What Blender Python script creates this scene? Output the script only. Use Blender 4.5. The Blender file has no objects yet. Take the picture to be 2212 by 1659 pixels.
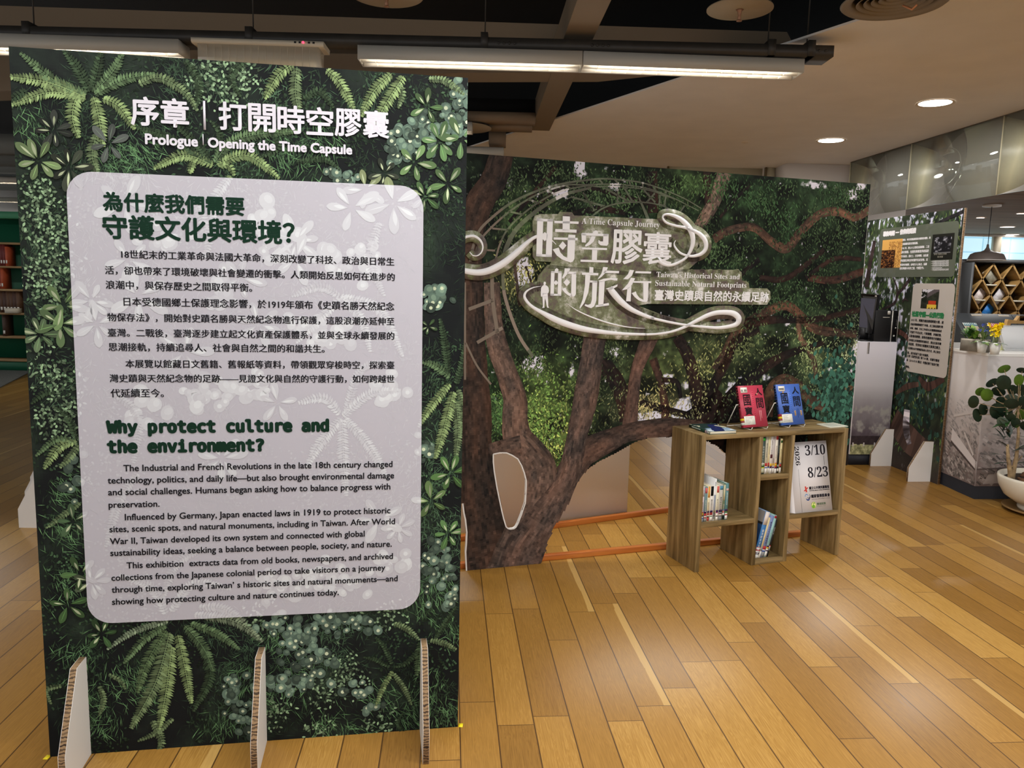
import bpy, bmesh, math, random, os
import numpy as np
from mathutils import Vector, Matrix
random.seed(7); rng = np.random.default_rng(7)
C = bpy.context.scene.collection
sc = bpy.context.scene
PI = math.pi

# ------------------------------------------------------------------ camera
W, H, HC, FPX, PITCH, ROLL = 2212, 1659, 1.6, 1666.3, 0.1315, 0.0242
FW = np.array([0, math.cos(PITCH), -math.sin(PITCH)]); UP0 = np.array([0, math.sin(PITCH), math.cos(PITCH)]); X0 = np.array([1., 0, 0])
RT = math.cos(ROLL)*X0 + math.sin(ROLL)*UP0; UP = -math.sin(ROLL)*X0 + math.cos(ROLL)*UP0
cam = bpy.data.cameras.new('camera'); co = bpy.data.objects.new('camera', cam); C.objects.link(co)
cam.sensor_width = 36; cam.lens = 36*FPX/W; cam.clip_start = .05
co.matrix_world = Matrix(((RT[0], UP[0], -FW[0], 0), (RT[1], UP[1], -FW[1], 0), (RT[2], UP[2], -FW[2], HC), (0, 0, 0, 1)))
sc.camera = co

# ------------------------------------------------------------------ world, exposure
sc.view_settings.view_transform = 'Standard'; sc.view_settings.look = 'None'
sc.view_settings.gamma = 1; sc.view_settings.use_curve_mapping = False
sc.view_settings.exposure = 0.0
wd = bpy.data.worlds.new('world'); sc.world = wd; wd.use_nodes = True
bg = wd.node_tree.nodes['Background']; bg.inputs[0].default_value = (.97, .985, 1.0, 1); bg.inputs[1].default_value = 1.05
sc.cycles.use_denoising = True
sc.cycles.max_bounces = 6; sc.cycles.diffuse_bounces = 4; sc.cycles.transparent_max_bounces = 8
sc.cycles.caustics_reflective = False; sc.cycles.caustics_refractive = False
TUBE = 9.0        # emission of the fluorescent tubes
AREA = 18.0       # watts of each fluorescent fitting
DOWN = 16.0        # watts of each downlight

# ------------------------------------------------------------------ pixel -> place helpers (camera model above)
CO = np.array([0, 0, HC])
def ray(x, y):
    return RT*(x-W/2)/FPX + UP*(H/2-y)/FPX + FW
def onz(x, y, z=0):
    g = ray(x, y); return CO + g*(z-HC)/g[2]
def ony(x, y, Y):
    g = ray(x, y); return CO + g*Y/g[1]
class Plane:
    """a vertical plane through (x,y) with heading a; gives (along, height) of a picture point"""
    def __init__(s, x, y, a): s.x, s.y, s.a = x, y, a; s.n = np.array([-math.sin(a), math.cos(a), 0]); s.d = np.array([math.cos(a), math.sin(a), 0])
    def __call__(s, px, py, off=0.0):
        g = ray(px, py); p = np.array([s.x, s.y, 0]) + s.n*off
        t = ((p-CO)@s.n)/(g@s.n); q = CO+g*t
        return float((q-p)@s.d), float(q[2])

# ------------------------------------------------------------------ materials
def lin(c):
    c = np.asarray(c, float)/255.0
    return np.where(c <= .04045, c/12.92, ((c+.055)/1.055)**2.4)
def L4(c): r = lin(c); return (float(r[0]), float(r[1]), float(r[2]), 1)
MATS = {}
def mat(name, col=(200, 200, 200), rough=.5, metal=0, spec=.4, emit=None, es=1, var=0.0, scale=12, bump=0, alpha=None):
    if name in MATS: return MATS[name]
    m = bpy.data.materials.new(name); m.use_nodes = True; nt = m.node_tree; b = nt.nodes['Principled BSDF']
    b.inputs['Base Color'].default_value = L4(col); b.inputs['Roughness'].default_value = rough
    b.inputs['Metallic'].default_value = metal; b.inputs['Specular IOR Level'].default_value = spec
    if emit is not None:
        b.inputs['Emission Color'].default_value = L4(emit); b.inputs['Emission Strength'].default_value = es
    if alpha is not None: b.inputs['Alpha'].default_value = alpha
    if var or bump:
        tc = nt.nodes.new('ShaderNodeTexCoord'); n = nt.nodes.new('ShaderNodeTexNoise'); n.inputs['Scale'].default_value = scale; n.inputs['Detail'].default_value = 5
        nt.links.new(tc.outputs['Object'], n.inputs['Vector'])
        if var:
            r = nt.nodes.new('ShaderNodeValToRGB'); c = np.array(col, float)
            r.color_ramp.elements[0].position = .3; r.color_ramp.elements[1].position = .7
            r.color_ramp.elements[0].color = L4(np.clip(c*(1-var), 0, 255)); r.color_ramp.elements[1].color = L4(np.clip(c*(1+var), 0, 255))
            nt.links.new(n.outputs['Fac'], r.inputs['Fac']); nt.links.new(r.outputs['Color'], b.inputs['Base Color'])
        if bump:
            bp = nt.nodes.new('ShaderNodeBump'); bp.inputs['Strength'].default_value = bump; bp.inputs['Distance'].default_value = .01
            nt.links.new(n.outputs['Fac'], bp.inputs['Height']); nt.links.new(bp.outputs['Normal'], b.inputs['Normal'])
    MATS[name] = m; return m
def mat_print(name='printed_ink', rough=.6, alpha=None, spec=.12):
    if name in MATS: return MATS[name]
    m = mat(name, rough=rough, spec=spec, alpha=alpha); nt = m.node_tree
    a = nt.nodes.new('ShaderNodeAttribute'); a.attribute_name = 'Col'
    nt.links.new(a.outputs['Color'], nt.nodes['Principled BSDF'].inputs['Base Color']); return m
def nd(nt, t, **kw):
    n = nt.nodes.new(t)
    for k, v in kw.items(): setattr(n, k, v)
    return n
def mth(nt, op, a, b=None):
    n = nt.nodes.new('ShaderNodeMath'); n.operation = op
    for i, v in enumerate((a, b)):
        if v is None: continue
        if isinstance(v, (int, float)): n.inputs[i].default_value = v
        else: nt.links.new(v, n.inputs[i])
    return n.outputs[0]
def mat_wood_plain(name, cols, sx=2, sy=40, rough=.5, axis='Z', spec=.35):
    """wood grain stretched along one object axis"""
    m = mat(name, cols[1], rough, spec=spec); nt = m.node_tree; b = nt.nodes['Principled BSDF']
    tc = nd(nt, 'ShaderNodeTexCoord'); mp = nd(nt, 'ShaderNodeMapping')
    s = {'X': (sx, sy, sy), 'Y': (sy, sx, sy), 'Z': (sy, sy, sx)}[axis]; mp.inputs['Scale'].default_value = s
    nt.links.new(tc.outputs['Object'], mp.inputs['Vector'])
    n = nd(nt, 'ShaderNodeTexNoise'); n.inputs['Scale'].default_value = 1; n.inputs['Detail'].default_value = 6; n.inputs['Roughness'].default_value = .6; n.inputs['Distortion'].default_value = .4
    nt.links.new(mp.outputs['Vector'], n.inputs['Vector'])
    r = nd(nt, 'ShaderNodeValToRGB'); e = r.color_ramp.elements
    e[0].position = .32; e[0].color = L4(cols[0]); e[1].position = .68; e[1].color = L4(cols[2]); k = e.new(.5); k.color = L4(cols[1])
    nt.links.new(n.outputs['Fac'], r.inputs['Fac']); nt.links.new(r.outputs['Color'], b.inputs['Base Color']); return m
def mat_floor(name, ang, width, length, phase):
    m = mat(name, (190, 145, 80), .34, spec=.5); nt = m.node_tree; b = nt.nodes['Principled BSDF']; lk = nt.links.new
    g = nd(nt, 'ShaderNodeNewGeometry'); sp = nd(nt, 'ShaderNodeSeparateXYZ'); lk(g.outputs['Position'], sp.inputs[0])
    ca, sa = math.cos(ang), math.sin(ang)
    u = mth(nt, 'ADD', mth(nt, 'MULTIPLY', sp.outputs[0], ca), mth(nt, 'MULTIPLY', sp.outputs[1], sa))
    v = mth(nt, 'ADD', mth(nt, 'MULTIPLY', sp.outputs[0], -sa), mth(nt, 'MULTIPLY', sp.outputs[1], ca))
    v = mth(nt, 'DIVIDE', mth(nt, 'SUBTRACT', v, phase), width)
    row = mth(nt, 'FLOOR', v); fv = mth(nt, 'FRACT', v)
    wn = nd(nt, 'ShaderNodeTexWhiteNoise', noise_dimensions='1D'); lk(row, wn.inputs['W'])
    uu = mth(nt, 'ADD', mth(nt, 'DIVIDE', u, length), mth(nt, 'MULTIPLY', wn.outputs['Value'], 7.3))
    idx = mth(nt, 'FLOOR', uu); fu = mth(nt, 'FRACT', uu)
    cb = nd(nt, 'ShaderNodeCombineXYZ'); lk(row, cb.inputs[0]); lk(idx, cb.inputs[1])
    w2 = nd(nt, 'ShaderNodeTexWhiteNoise', noise_dimensions='2D'); lk(cb.outputs[0], w2.inputs['Vector'])
    # grain
    gv = nd(nt, 'ShaderNodeCombineXYZ'); lk(mth(nt, 'MULTIPLY', u, 2.2), gv.inputs[0]); lk(mth(nt, 'MULTIPLY', v, 5.5), gv.inputs[1]); lk(mth(nt, 'MULTIPLY', w2.outputs['Value'], 60), gv.inputs[2])
    n1 = nd(nt, 'ShaderNodeTexNoise'); n1.inputs['Scale'].default_value = 1.0; n1.inputs['Detail'].default_value = 3; n1.inputs['Distortion'].default_value = .6; lk(gv.outputs[0], n1.inputs['Vector'])
    rings = mth(nt, 'FRACT', mth(nt, 'MULTIPLY', n1.outputs['Fac'], 16))
    rings = mth(nt, 'ABSOLUTE', mth(nt, 'SUBTRACT', rings, .5))
    gv2 = nd(nt, 'ShaderNodeCombineXYZ'); lk(mth(nt, 'MULTIPLY', u, 9), gv2.inputs[0]); lk(mth(nt, 'MULTIPLY', v, 42), gv2.inputs[1]); lk(mth(nt, 'MULTIPLY', w2.outputs['Value'], 90), gv2.inputs[2])
    n2 = nd(nt, 'ShaderNodeTexNoise'); n2.inputs['Scale'].default_value = 1.0; n2.inputs['Detail'].default_value = 5; lk(gv2.outputs[0], n2.inputs['Vector'])
    f = mth(nt, 'ADD', mth(nt, 'MULTIPLY', w2.outputs['Value'], .48), mth(nt, 'ADD', mth(nt, 'MULTIPLY', rings, .34), mth(nt, 'MULTIPLY', n2.outputs['Fac'], .58)))
    r = nd(nt, 'ShaderNodeValToRGB'); e = r.color_ramp.elements
    e[0].position = .15; e[0].color = L4((116, 81, 32)); e[1].position = 1.0; e[1].color = L4((190, 148, 76))
    for p_, c_ in ((.4, (141, 101, 43)), (.7, (162, 119, 53))): k = e.new(p_); k.color = L4(c_)
    lk(f, r.inputs['Fac'])
    # sapwood streak along one side of a few boards
    w3 = nd(nt, 'ShaderNodeTexWhiteNoise', noise_dimensions='3D'); lk(cb.outputs[0], w3.inputs['Vector'])
    sap = mth(nt, 'MULTIPLY', mth(nt, 'GREATER_THAN', w3.outputs['Value'], .92), mth(nt, 'LESS_THAN', mth(nt, 'ADD', fv, mth(nt, 'MULTIPLY', n1.outputs['Fac'], .25)), .36))
    mx = nd(nt, 'ShaderNodeMix', data_type='RGBA'); lk(mth(nt, 'MULTIPLY', sap, .42), mx.inputs[0]); lk(r.outputs['Color'], mx.inputs[6]); mx.inputs[7].default_value = L4((222, 184, 112))
    # seams
    ev = mth(nt, 'LESS_THAN', mth(nt, 'MINIMUM', fv, mth(nt, 'SUBTRACT', 1, fv)), .018)
    eu = mth(nt, 'LESS_THAN', mth(nt, 'MINIMUM', fu, mth(nt, 'SUBTRACT', 1, fu)), .0018)
    se = mth(nt, 'MAXIMUM', ev, eu)
    m2 = nd(nt, 'ShaderNodeMix', data_type='RGBA'); lk(mth(nt, 'MULTIPLY', se, .9), m2.inputs[0]); lk(mx.outputs[2], m2.inputs[6]); m2.inputs[7].default_value = L4((70, 44, 18))
    lk(m2.outputs[2], b.inputs['Base Color'])
    lk(mth(nt, 'ADD', mth(nt, 'MULTIPLY', n2.outputs['Fac'], .12), .27), b.inputs['Roughness'])
    return m
def mat_stripe(name, base, dark, per=.012, axis=2, rough=.8):
    """corrugated paper honeycomb seen on a cut edge"""
    m = mat(name, base, rough); nt = m.node_tree; b = nt.nodes['Principled BSDF']; lk = nt.links.new
    tc = nd(nt, 'ShaderNodeTexCoord'); sp = nd(nt, 'ShaderNodeSeparateXYZ'); lk(tc.outputs['Object'], sp.inputs[0])
    n = nd(nt, 'ShaderNodeTexNoise'); n.inputs['Scale'].default_value = 60; lk(tc.outputs['Object'], n.inputs['Vector'])
    z = mth(nt, 'ADD', mth(nt, 'DIVIDE', sp.outputs[axis], per), mth(nt, 'MULTIPLY', n.outputs['Fac'], 1.6))
    w = nd(nt, 'ShaderNodeTexWhiteNoise', noise_dimensions='1D'); lk(mth(nt, 'FLOOR', mth(nt, 'MULTIPLY', z, 1.0)), w.inputs['W'])
    s = mth(nt, 'MULTIPLY', mth(nt, 'GREATER_THAN', mth(nt, 'FRACT', z), .55), mth(nt, 'ADD', mth(nt, 'MULTIPLY', w.outputs['Value'], .5), .5))
    mx = nd(nt, 'ShaderNodeMix', data_type='RGBA'); lk(s, mx.inputs[0]); mx.inputs[6].default_value = L4(base); mx.inputs[7].default_value = L4(dark)
    lk(mx.outputs[2], b.inputs['Base Color']); return m
def mat_glass(name, tint=(225, 232, 228), refl=.2, haze=.30):
    m = bpy.data.materials.new(name); m.use_nodes = True; nt = m.node_tree; nt.nodes.clear()
    o = nd(nt, 'ShaderNodeOutputMaterial'); t = nd(nt, 'ShaderNodeBsdfTransparent'); t.inputs[0].default_value = L4(tint)
    gl = nd(nt, 'ShaderNodeBsdfGlossy'); gl.inputs['Roughness'].default_value = .03; gl.inputs['Color'].default_value = (.9, .92, .9, 1)
    fr = nd(nt, 'ShaderNodeFresnel'); fr.inputs[0].default_value = 1.5
    df = nd(nt, 'ShaderNodeBsdfDiffuse'); df.inputs[0].default_value = L4((206, 206, 194)); m0 = nd(nt, 'ShaderNodeMixShader'); m0.inputs[0].default_value = haze; nt.links.new(t.outputs[0], m0.inputs[1]); nt.links.new(df.outputs[0], m0.inputs[2])
    mx = nd(nt, 'ShaderNodeMixShader'); nt.links.new(mth(nt, 'ADD', fr.outputs[0], refl), mx.inputs[0]); nt.links.new(m0.outputs[0], mx.inputs[1]); nt.links.new(gl.outputs[0], mx.inputs[2])
    nt.links.new(mx.outputs[0], o.inputs[0]); MATS[name] = m; return m

PRINT = mat_print(); PRINT_SEMI = mat_print('printed_ink_translucent', alpha=.5)
WHITE = mat('white_board_face', (226, 222, 218), .6); HONEY = mat_stripe('honeycomb_board_edge', (146, 118, 86), (44, 28, 18), .010)
BLACK = mat('black_plastic', (20, 20, 22), .45); DARKM = mat('dark_painted_metal', (58, 54, 49), .5, var=.06)
GREYM = mat('grey_painted_metal', (186, 182, 172), .5); INK = mat('black_ink', (18, 16, 22), .6, spec=.15); GREENINK = mat('dark_green_ink', (8, 42, 28), .6, spec=.15)
WHITEINK = mat('white_ink', (246, 244, 246), .5)

# ------------------------------------------------------------------ mesh builder
class MB:
    def __init__(s): s.v = []; s.f = []; s.c = []; s.m = []; s.n = 0
    def add(s, verts, faces, col=(200, 200, 200), m=0):
        s.v.append(np.asarray(verts, float).reshape(-1, 3))
        for f in faces: s.f.append([i+s.n for i in f]); s.c.append(col); s.m.append(m)
        s.n += len(verts); return s
    def poly(s, pts, col=(200, 200, 200), m=0): return s.add(pts, [list(range(len(pts)))], col, m)
    def box(s, x0, x1, y0, y1, z0, z1, col=(200, 200, 200), m=0, M=None):
        p = np.array([(x, y, z) for z in (z0, z1) for y in (y0, y1) for x in (x0, x1)], float)
        if M is not None: p = np.array([tuple(M @ Vector(q)) for q in p])
        return s.add(p, [(0, 2, 3, 1), (4, 5, 7, 6), (0, 1, 5, 4), (2, 6, 7, 3), (0, 4, 6, 2), (1, 3, 7, 5)], col, m)
    def prism(s, prof, a0, a1, axis='x', m=0, mside=None, col=(200, 200, 200)):
        """profile polygon (p,q) extruded along an axis: x: (y,z); y: (x,z); z: (x,y)"""
        def P(p, a): return {'x': (a, p[0], p[1]), 'y': (p[0], a, p[1]), 'z': (p[0], p[1], a)}[axis]
        n = len(prof); v = [P(p, a0) for p in prof] + [P(p, a1) for p in prof]
        s.add(v, [list(range(n))[::-1], list(range(n, 2*n))], col, m)
        s.add(v, [(i, (i+1) % n, (i+1) % n+n, i+n) for i in range(n)], col, m if mside is None else mside); return s
    def lathe(s, prof, n=32, c=(0, 0), m=0, col=(200, 200, 200), a0=0, a1=2*PI):
        k = len(prof); v = []; full = abs(a1-a0-2*PI) < 1e-6; nn = n if full else n+1
        for i in range(nn):
            a = a0+(a1-a0)*i/n
            v += [(c[0]+r*math.cos(a), c[1]+r*math.sin(a), z) for r, z in prof]
        f = []
        for i in range(n):
            j = (i+1) % nn
            for q in range(k-1): f.append((i*k+q, j*k+q, j*k+q+1, i*k+q+1))
        return s.add(v, f, col, m)
    def tube(s, pts, r, n=8, m=0, col=(200, 200, 200), cap=True):
        pts = [Vector(p) for p in pts]; rs = r if isinstance(r, (list, tuple)) else [r]*len(pts); v = []; f = []
        ref = Vector((0.13, .27, 1)).normalized()
        for i, p in enumerate(pts):
            d = (pts[min(i+1, len(pts)-1)]-pts[max(i-1, 0)]).normalized()
            a = d.cross(ref); a = a.normalized() if a.length > .05 else d.cross(Vector((1, 0, 0))).normalized(); b = d.cross(a)
            v += [tuple(p+(a*math.cos(2*PI*k/n)+b*math.sin(2*PI*k/n))*rs[i]) for k in range(n)]
        for i in range(len(pts)-1):
            for k in range(n): f.append((i*n+k, i*n+(k+1) % n, (i+1)*n+(k+1) % n, (i+1)*n+k))
        if cap: f += [list(range(n))[::-1], list(range((len(pts)-1)*n, len(pts)*n))]
        return s.add(v, f, col, m)
    def grid(s, u0, u1, v0, v1, nu, nv, colfn, y=0, maskfn=None, m=0):
        us = np.linspace(u0, u1, nu+1); vs = np.linspace(v0, v1, nv+1)
        U, V = np.meshgrid(us, vs); base = s.n
        s.v.append(np.stack([U.ravel(), np.full(U.size, y), V.ravel()], 1)); s.n += U.size
        cu, cv = np.meshgrid((us[:-1]+us[1:])/2, (vs[:-1]+vs[1:])/2)
        cols = colfn(cu.ravel(), cv.ravel()); keep = np.ones(cu.size, bool) if maskfn is None else maskfn(cu.ravel(), cv.ravel())
        for k in np.nonzero(keep)[0]:
            j, i = divmod(int(k), nu); a = base+j*(nu+1)+i
            s.f.append([a, a+1, a+nu+2, a+nu+1]); s.c.append(tuple(cols[k])); s.m.append(m)
        return s
    def build(s, name, mats, parent=None, smooth=False, bevel=0, loc=None):
        me = bpy.data.meshes.new(name); V = np.concatenate(s.v)
        tot = np.array([len(f) for f in s.f], np.int32); st = np.concatenate([[0], np.cumsum(tot)[:-1]]).astype(np.int32)
        idx = np.concatenate([np.asarray(f, np.int32) for f in s.f])
        me.vertices.add(len(V)); me.vertices.foreach_set('co', V.astype(np.float32).ravel())
        me.loops.add(len(idx)); me.loops.foreach_set('vertex_index', idx)
        me.polygons.add(len(tot)); me.polygons.foreach_set('loop_start', st); me.polygons.foreach_set('loop_total', tot)
        me.polygons.foreach_set('material_index', np.array(s.m, np.int32))
        me.update(calc_edges=True)
        mats = mats if isinstance(mats, (list, tuple)) else [mats]
        for q in mats: me.materials.append(q)
        if any(q.name.startswith('printed_ink') for q in mats):
            at = me.attributes.new('Col', 'FLOAT_COLOR', 'CORNER'); cl = lin(np.array(s.c)); cl = np.concatenate([cl, np.ones((len(cl), 1))], 1)
            at.data.foreach_set('color', np.repeat(cl, tot, 0).astype(np.float32).ravel())
        me.validate()
        if smooth: me.polygons.foreach_set('use_smooth', np.ones(len(me.polygons), bool))
        o = bpy.data.objects.new(name, me); C.objects.link(o)
        if parent is not None: o.parent = parent
        if loc is not None: o.location = loc
        if bevel:
            b = o.modifiers.new('bevel', 'BEVEL'); b.width = bevel; b.segments = 2; b.limit_method = 'ANGLE'
        return o
def tag(o, label, cat, group=None):
    o['label'] = label; o['category'] = cat
    if group: o['group'] = group
    return o
def thing(name, label, cat, loc=(0, 0, 0), rz=0, group=None):
    o = bpy.data.objects.new(name, None); C.objects.link(o); o.location = loc; o.rotation_euler = (0, 0, rz); o.empty_display_size = .1
    return tag(o, label, cat, group)
def struct(o): o['kind'] = 'structure'; return o

# ------------------------------------------------------------------ text
FDIR = os.path.join(bpy.utils.system_resource('DATAFILES'), 'fonts'); FONTS = {}
def font(n):
    if n and n not in FONTS:
        try: FONTS[n] = bpy.data.fonts.load(os.path.join(FDIR, n))
        except Exception: FONTS[n] = None
    return FONTS.get(n)
MONO, INTER = 'DejaVuSansMono.woff2', 'Inter.woff2'
GC = {}
def glyphs(s, fn=None, res=3):
    k = (s, fn, res)
    if k in GC: return GC[k]
    c = bpy.data.curves.new('tmp', 'FONT'); c.body = s; c.size = 1; c.resolution_u = res
    f = font(fn)
    if f: c.font = f
    o = bpy.data.objects.new('tmp', c); C.objects.link(o); dg = bpy.context.evaluated_depsgraph_get()
    me = bpy.data.meshes.new_from_object(o.evaluated_get(dg))
    v = np.empty(len(me.vertices)*3); me.vertices.foreach_get('co', v); v = v.reshape(-1, 3)[:, :2]
    fs = [list(p.vertices) for p in me.polygons]
    bpy.data.objects.remove(o); bpy.data.curves.remove(c); bpy.data.meshes.remove(me)
    GC[k] = (v, fs); return GC[k]
def serif(s):
    r = ''
    for ch in s:
        if 'A' <= ch <= 'Z': r += chr(0x1D400+ord(ch)-65)
        elif 'a' <= ch <= 'z': r += chr(0x1D41A+ord(ch)-97)
        elif '0' <= ch <= '9': r += chr(0x1D7CE+ord(ch)-48)
        else: r += ch
    return r
def text(mb, s, u, v, width, height=None, bold=0.0, y=0, fn=None, bottom=True, m=0, col=(26, 24, 30), rot=0, res=3):
    """lay a line of lettering on the x-z plane: left edge u, lowest ink at v (or baseline), fitted to a width; bold = stroke spread"""
    V, F = glyphs(s, fn, res); lo, hi = V.min(0), V.max(0); P = V-[lo[0], lo[1] if bottom else 0]
    k = width/(hi[0]-lo[0]); ky = k if height is None else height/(hi[1]-lo[1]); P = P*[k, ky]
    offs = [(0, 0)] if not bold else [(bold*math.cos(a), bold*math.sin(a)) for a in np.arange(8)*PI/4]
    c, sn = math.cos(rot), math.sin(rot)
    for ko, (du, dv) in enumerate(offs):
        q = P+[du, dv]; Q = np.stack([u+q[:, 0]*c-q[:, 1]*sn, np.full(len(q), y-ko*.00006), v+q[:, 0]*sn+q[:, 1]*c], 1)
        mb.add(Q, F, col, m)
def text_px(mb, pl, s, a, b, **kw):
    (u0, v0), (u1, v1) = pl(*a), pl(*b); text(mb, s, u0, (v0+v1)/2, u1-u0, **kw)

# ------------------------------------------------------------------ small 2D kit for printed pictures
def hash2(i, j, s=0): 
    x = np.sin(i*127.1+j*311.7+s*74.7)*43758.5453; return x-np.floor(x)
def vnoise(x, y, s=0):
    i, j = np.floor(x), np.floor(y); fx, fy = x-i, y-j; fx = fx*fx*(3-2*fx); fy = fy*fy*(3-2*fy)
    a, b, c, d = hash2(i, j, s), hash2(i+1, j, s), hash2(i, j+1, s), hash2(i+1, j+1, s)
    return (a*(1-fx)+b*fx)*(1-fy)+(c*(1-fx)+d*fx)*fy
def fbm(x, y, s=0, o=4):
    x = np.asarray(x, float); y = np.asarray(y, float); t = 0; a = .5
    for k in range(o): t = t+a*vnoise(x*2**k, y*2**k, s+k*13); a *= .5
    return t/(1-.5**o)
def mixc(a, b, t):
    t = np.clip(np.asarray(t, float), 0, 1)[..., None]; return np.asarray(a, float)*(1-t)+np.asarray(b, float)*t
def catmull(pts, n=8):
    P = [np.asarray(p, float) for p in pts]; P = [2*P[0]-P[1]]+P+[2*P[-1]-P[-2]]; out = []
    for i in range(1, len(P)-2):
        for k in range(n):
            t = k/n; out.append(.5*((2*P[i])+(-P[i-1]+P[i+1])*t+(2*P[i-1]-5*P[i]+4*P[i+1]-P[i+2])*t*t+(-P[i-1]+3*P[i]-3*P[i+1]+P[i+2])*t**3))
    out.append(P[-2]); return np.array(out)
def clip(poly, a, b, keep_left=True):
    out = []; n = len(poly)
    for i in range(n):
        p, q = poly[i], poly[(i+1) % n]
        sp = (b[0]-a[0])*(p[1]-a[1])-(b[1]-a[1])*(p[0]-a[0]); sq = (b[0]-a[0])*(q[1]-a[1])-(b[1]-a[1])*(q[0]-a[0])
        if sp >= 0: out.append(p)
        if (sp >= 0) != (sq >= 0):
            t = sp/(sp-sq); out.append((p[0]+(q[0]-p[0])*t, p[1]+(q[1]-p[1])*t))
    return out
def clip_convex(poly, hull):
    for i in range(len(hull)):
        if len(poly) < 3: return []
        poly = clip(poly, hull[i], hull[(i+1) % len(hull)])
    return poly if len(poly) >= 3 else []
def rrect(u0, u1, v0, v1, r, n=8):
    out = []
    for cx, cy, a in ((u1-r, v0+r, -PI/2), (u1-r, v1-r, 0), (u0+r, v1-r, PI/2), (u0+r, v0+r, PI)):
        out += [(cx+r*math.cos(a+PI/2*k/n), cy+r*math.sin(a+PI/2*k/n)) for k in range(n+1)]
    return out
def pip(u, v, poly):
    u = np.asarray(u, float); v = np.asarray(v, float); r = np.zeros(u.shape, bool); n = len(poly)
    for i in range(n):
        (x1, y1), (x2, y2) = poly[i], poly[(i+1) % n]
        if y1 == y2: continue
        c = ((y1 > v) != (y2 > v)) & (u < (x2-x1)*(v-y1)/(y2-y1)+x1); r ^= c
    return r
class Art:
    """a stack of flat printed shapes: (polygon, colour, depth)"""
    def __init__(s): s.p = []
    def add(s, poly, col, d): s.p.append(([tuple(map(float, q)) for q in poly], tuple(float(x) for x in np.clip(col, 0, 255)), d))
    def leaf(s, c, a, l, w, col, d, n=6, point=.8):
        pts = []
        for k in range(n+1):
            t = k/n; pts.append((t*l, w*.5*math.sin(PI*t**point)))
        for k in range(n-1, 0, -1):
            t = k/n; pts.append((t*l, -w*.5*math.sin(PI*t**point)))
        ca, sa = math.cos(a), math.sin(a); s.add([(c[0]+x*ca-y*sa, c[1]+x*sa+y*ca) for x, y in pts], col, d)
    def oblong(s, c, a, l, w, col, d):
        n = 9; ts = [(1-math.cos(PI*k/n))/2 for k in range(n+1)]; f = lambda t: w*.5*(math.sin(PI*t**1.2)**.62)*(.55+.6*t)
        pts = [(t*l, f(t)) for t in ts]+[(t*l, -f(t)) for t in ts[-2:0:-1]]; ca, sa = math.cos(a), math.sin(a)
        s.add([(c[0]+x*ca-y*sa, c[1]+x*sa+y*ca) for x, y in pts], col, d)
    def disc(s, c, r, col, d, n=10, e=1, a=0):
        ca, sa = math.cos(a), math.sin(a)
        s.add([(c[0]+r*math.cos(2*PI*k/n)*ca-e*r*math.sin(2*PI*k/n)*sa, c[1]+r*math.cos(2*PI*k/n)*sa+e*r*math.sin(2*PI*k/n)*ca) for k in range(n)], col, d)
    def frond(s, path, w, col, d, step=.0085):
        P = catmull(path, 10); seg = np.linalg.norm(np.diff(P, axis=0), axis=1); T = np.concatenate([[0], np.cumsum(seg)]); n = max(6, int(T[-1]/step))
        col = np.array(col, float)
        for k in range(n):
            t = (k+.5)/n; p = np.array([np.interp(t*T[-1], T, P[:, i]) for i in (0, 1)]); q = np.array([np.interp(min(1, t+.03)*T[-1], T, P[:, i]) for i in (0, 1)]); p0 = np.array([np.interp(max(0, t-.03)*T[-1], T, P[:, i]) for i in (0, 1)])
            a = math.atan2(*(q-p0)[::-1]); l = w*(math.sin(PI*(.12+.83*t))**.6)*(1-.25*t)
            for sd in (1, -1):
                j = random.uniform(.72, 1.18)*(1.08 if sd > 0 else .82); s.leaf(p, a+sd*random.uniform(1.02, 1.25), l*random.uniform(.9, 1.06), step*random.uniform(.8, 1.05), col*j, d+random.random()*.0003, 5, .7)
        for k in range(len(P)-1):
            a, b = P[k], P[k+1]; dd = b-a; nn = np.array([-dd[1], dd[0]])/(np.linalg.norm(dd)+1e-9)*w*.035
            s.add([a-nn, b-nn, b+nn, a+nn], col*1.12, d+.00035)
    def rosette(s, c, r, col, d, n=6, cream=True, a0=None):
        a0 = random.uniform(0, 6) if a0 is None else a0
        for k in range(n):
            a = a0+2*PI*k/n+random.uniform(-.25, .25); l = r*random.uniform(.75, 1.1); j = random.uniform(.75, 1.25); o = random.random()*.0002
            s.oblong((c[0]+r*.16*math.cos(a), c[1]+r*.16*math.sin(a)), a, l, l*.44, np.array(col)*j*(.86, .80, .88), d+o)
            if cream and random.random() < .72: s.leaf((c[0]+r*.25*math.cos(a+.02), c[1]+r*.25*math.sin(a+.02)), a+random.uniform(-.12, .12), l*random.uniform(.5, .75), l*random.uniform(.08, .17), np.array((188, 200, 164))*random.uniform(.7, 1), d+o+.0001, 6, random.uniform(.8, 1.6))
            else: s.leaf((c[0]+r*.2*math.cos(a), c[1]+r*.2*math.sin(a)), a, l*.85, l*.03, np.array(col)*1.3, d+o+.0001, 4, 1)
    def euca(s, c, spread, n, rr, d, bright=1):
        for k in range(n):
            q = (c[0]+random.gauss(0, spread), c[1]+random.gauss(0, spread)); r = rr*random.uniform(.7, 1.35); j = random.uniform(.55, 1.15)*bright; dd = d+random.random()*.0006
            s.disc(q, r, np.array((88, 108, 96))*j, dd, 12, random.uniform(.7, 1), random.uniform(0, 3))
            s.disc((q[0]+r*.15, q[1]+r*.2), r*.55, np.array((112, 134, 116))*j, dd+.00005, 9, .8, random.uniform(0, 3))
            if random.random() < .38: s.disc((q[0], q[1]), r*.36, np.array((206, 216, 184))*bright*random.uniform(.8, 1), dd+.0001, 7)
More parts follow.
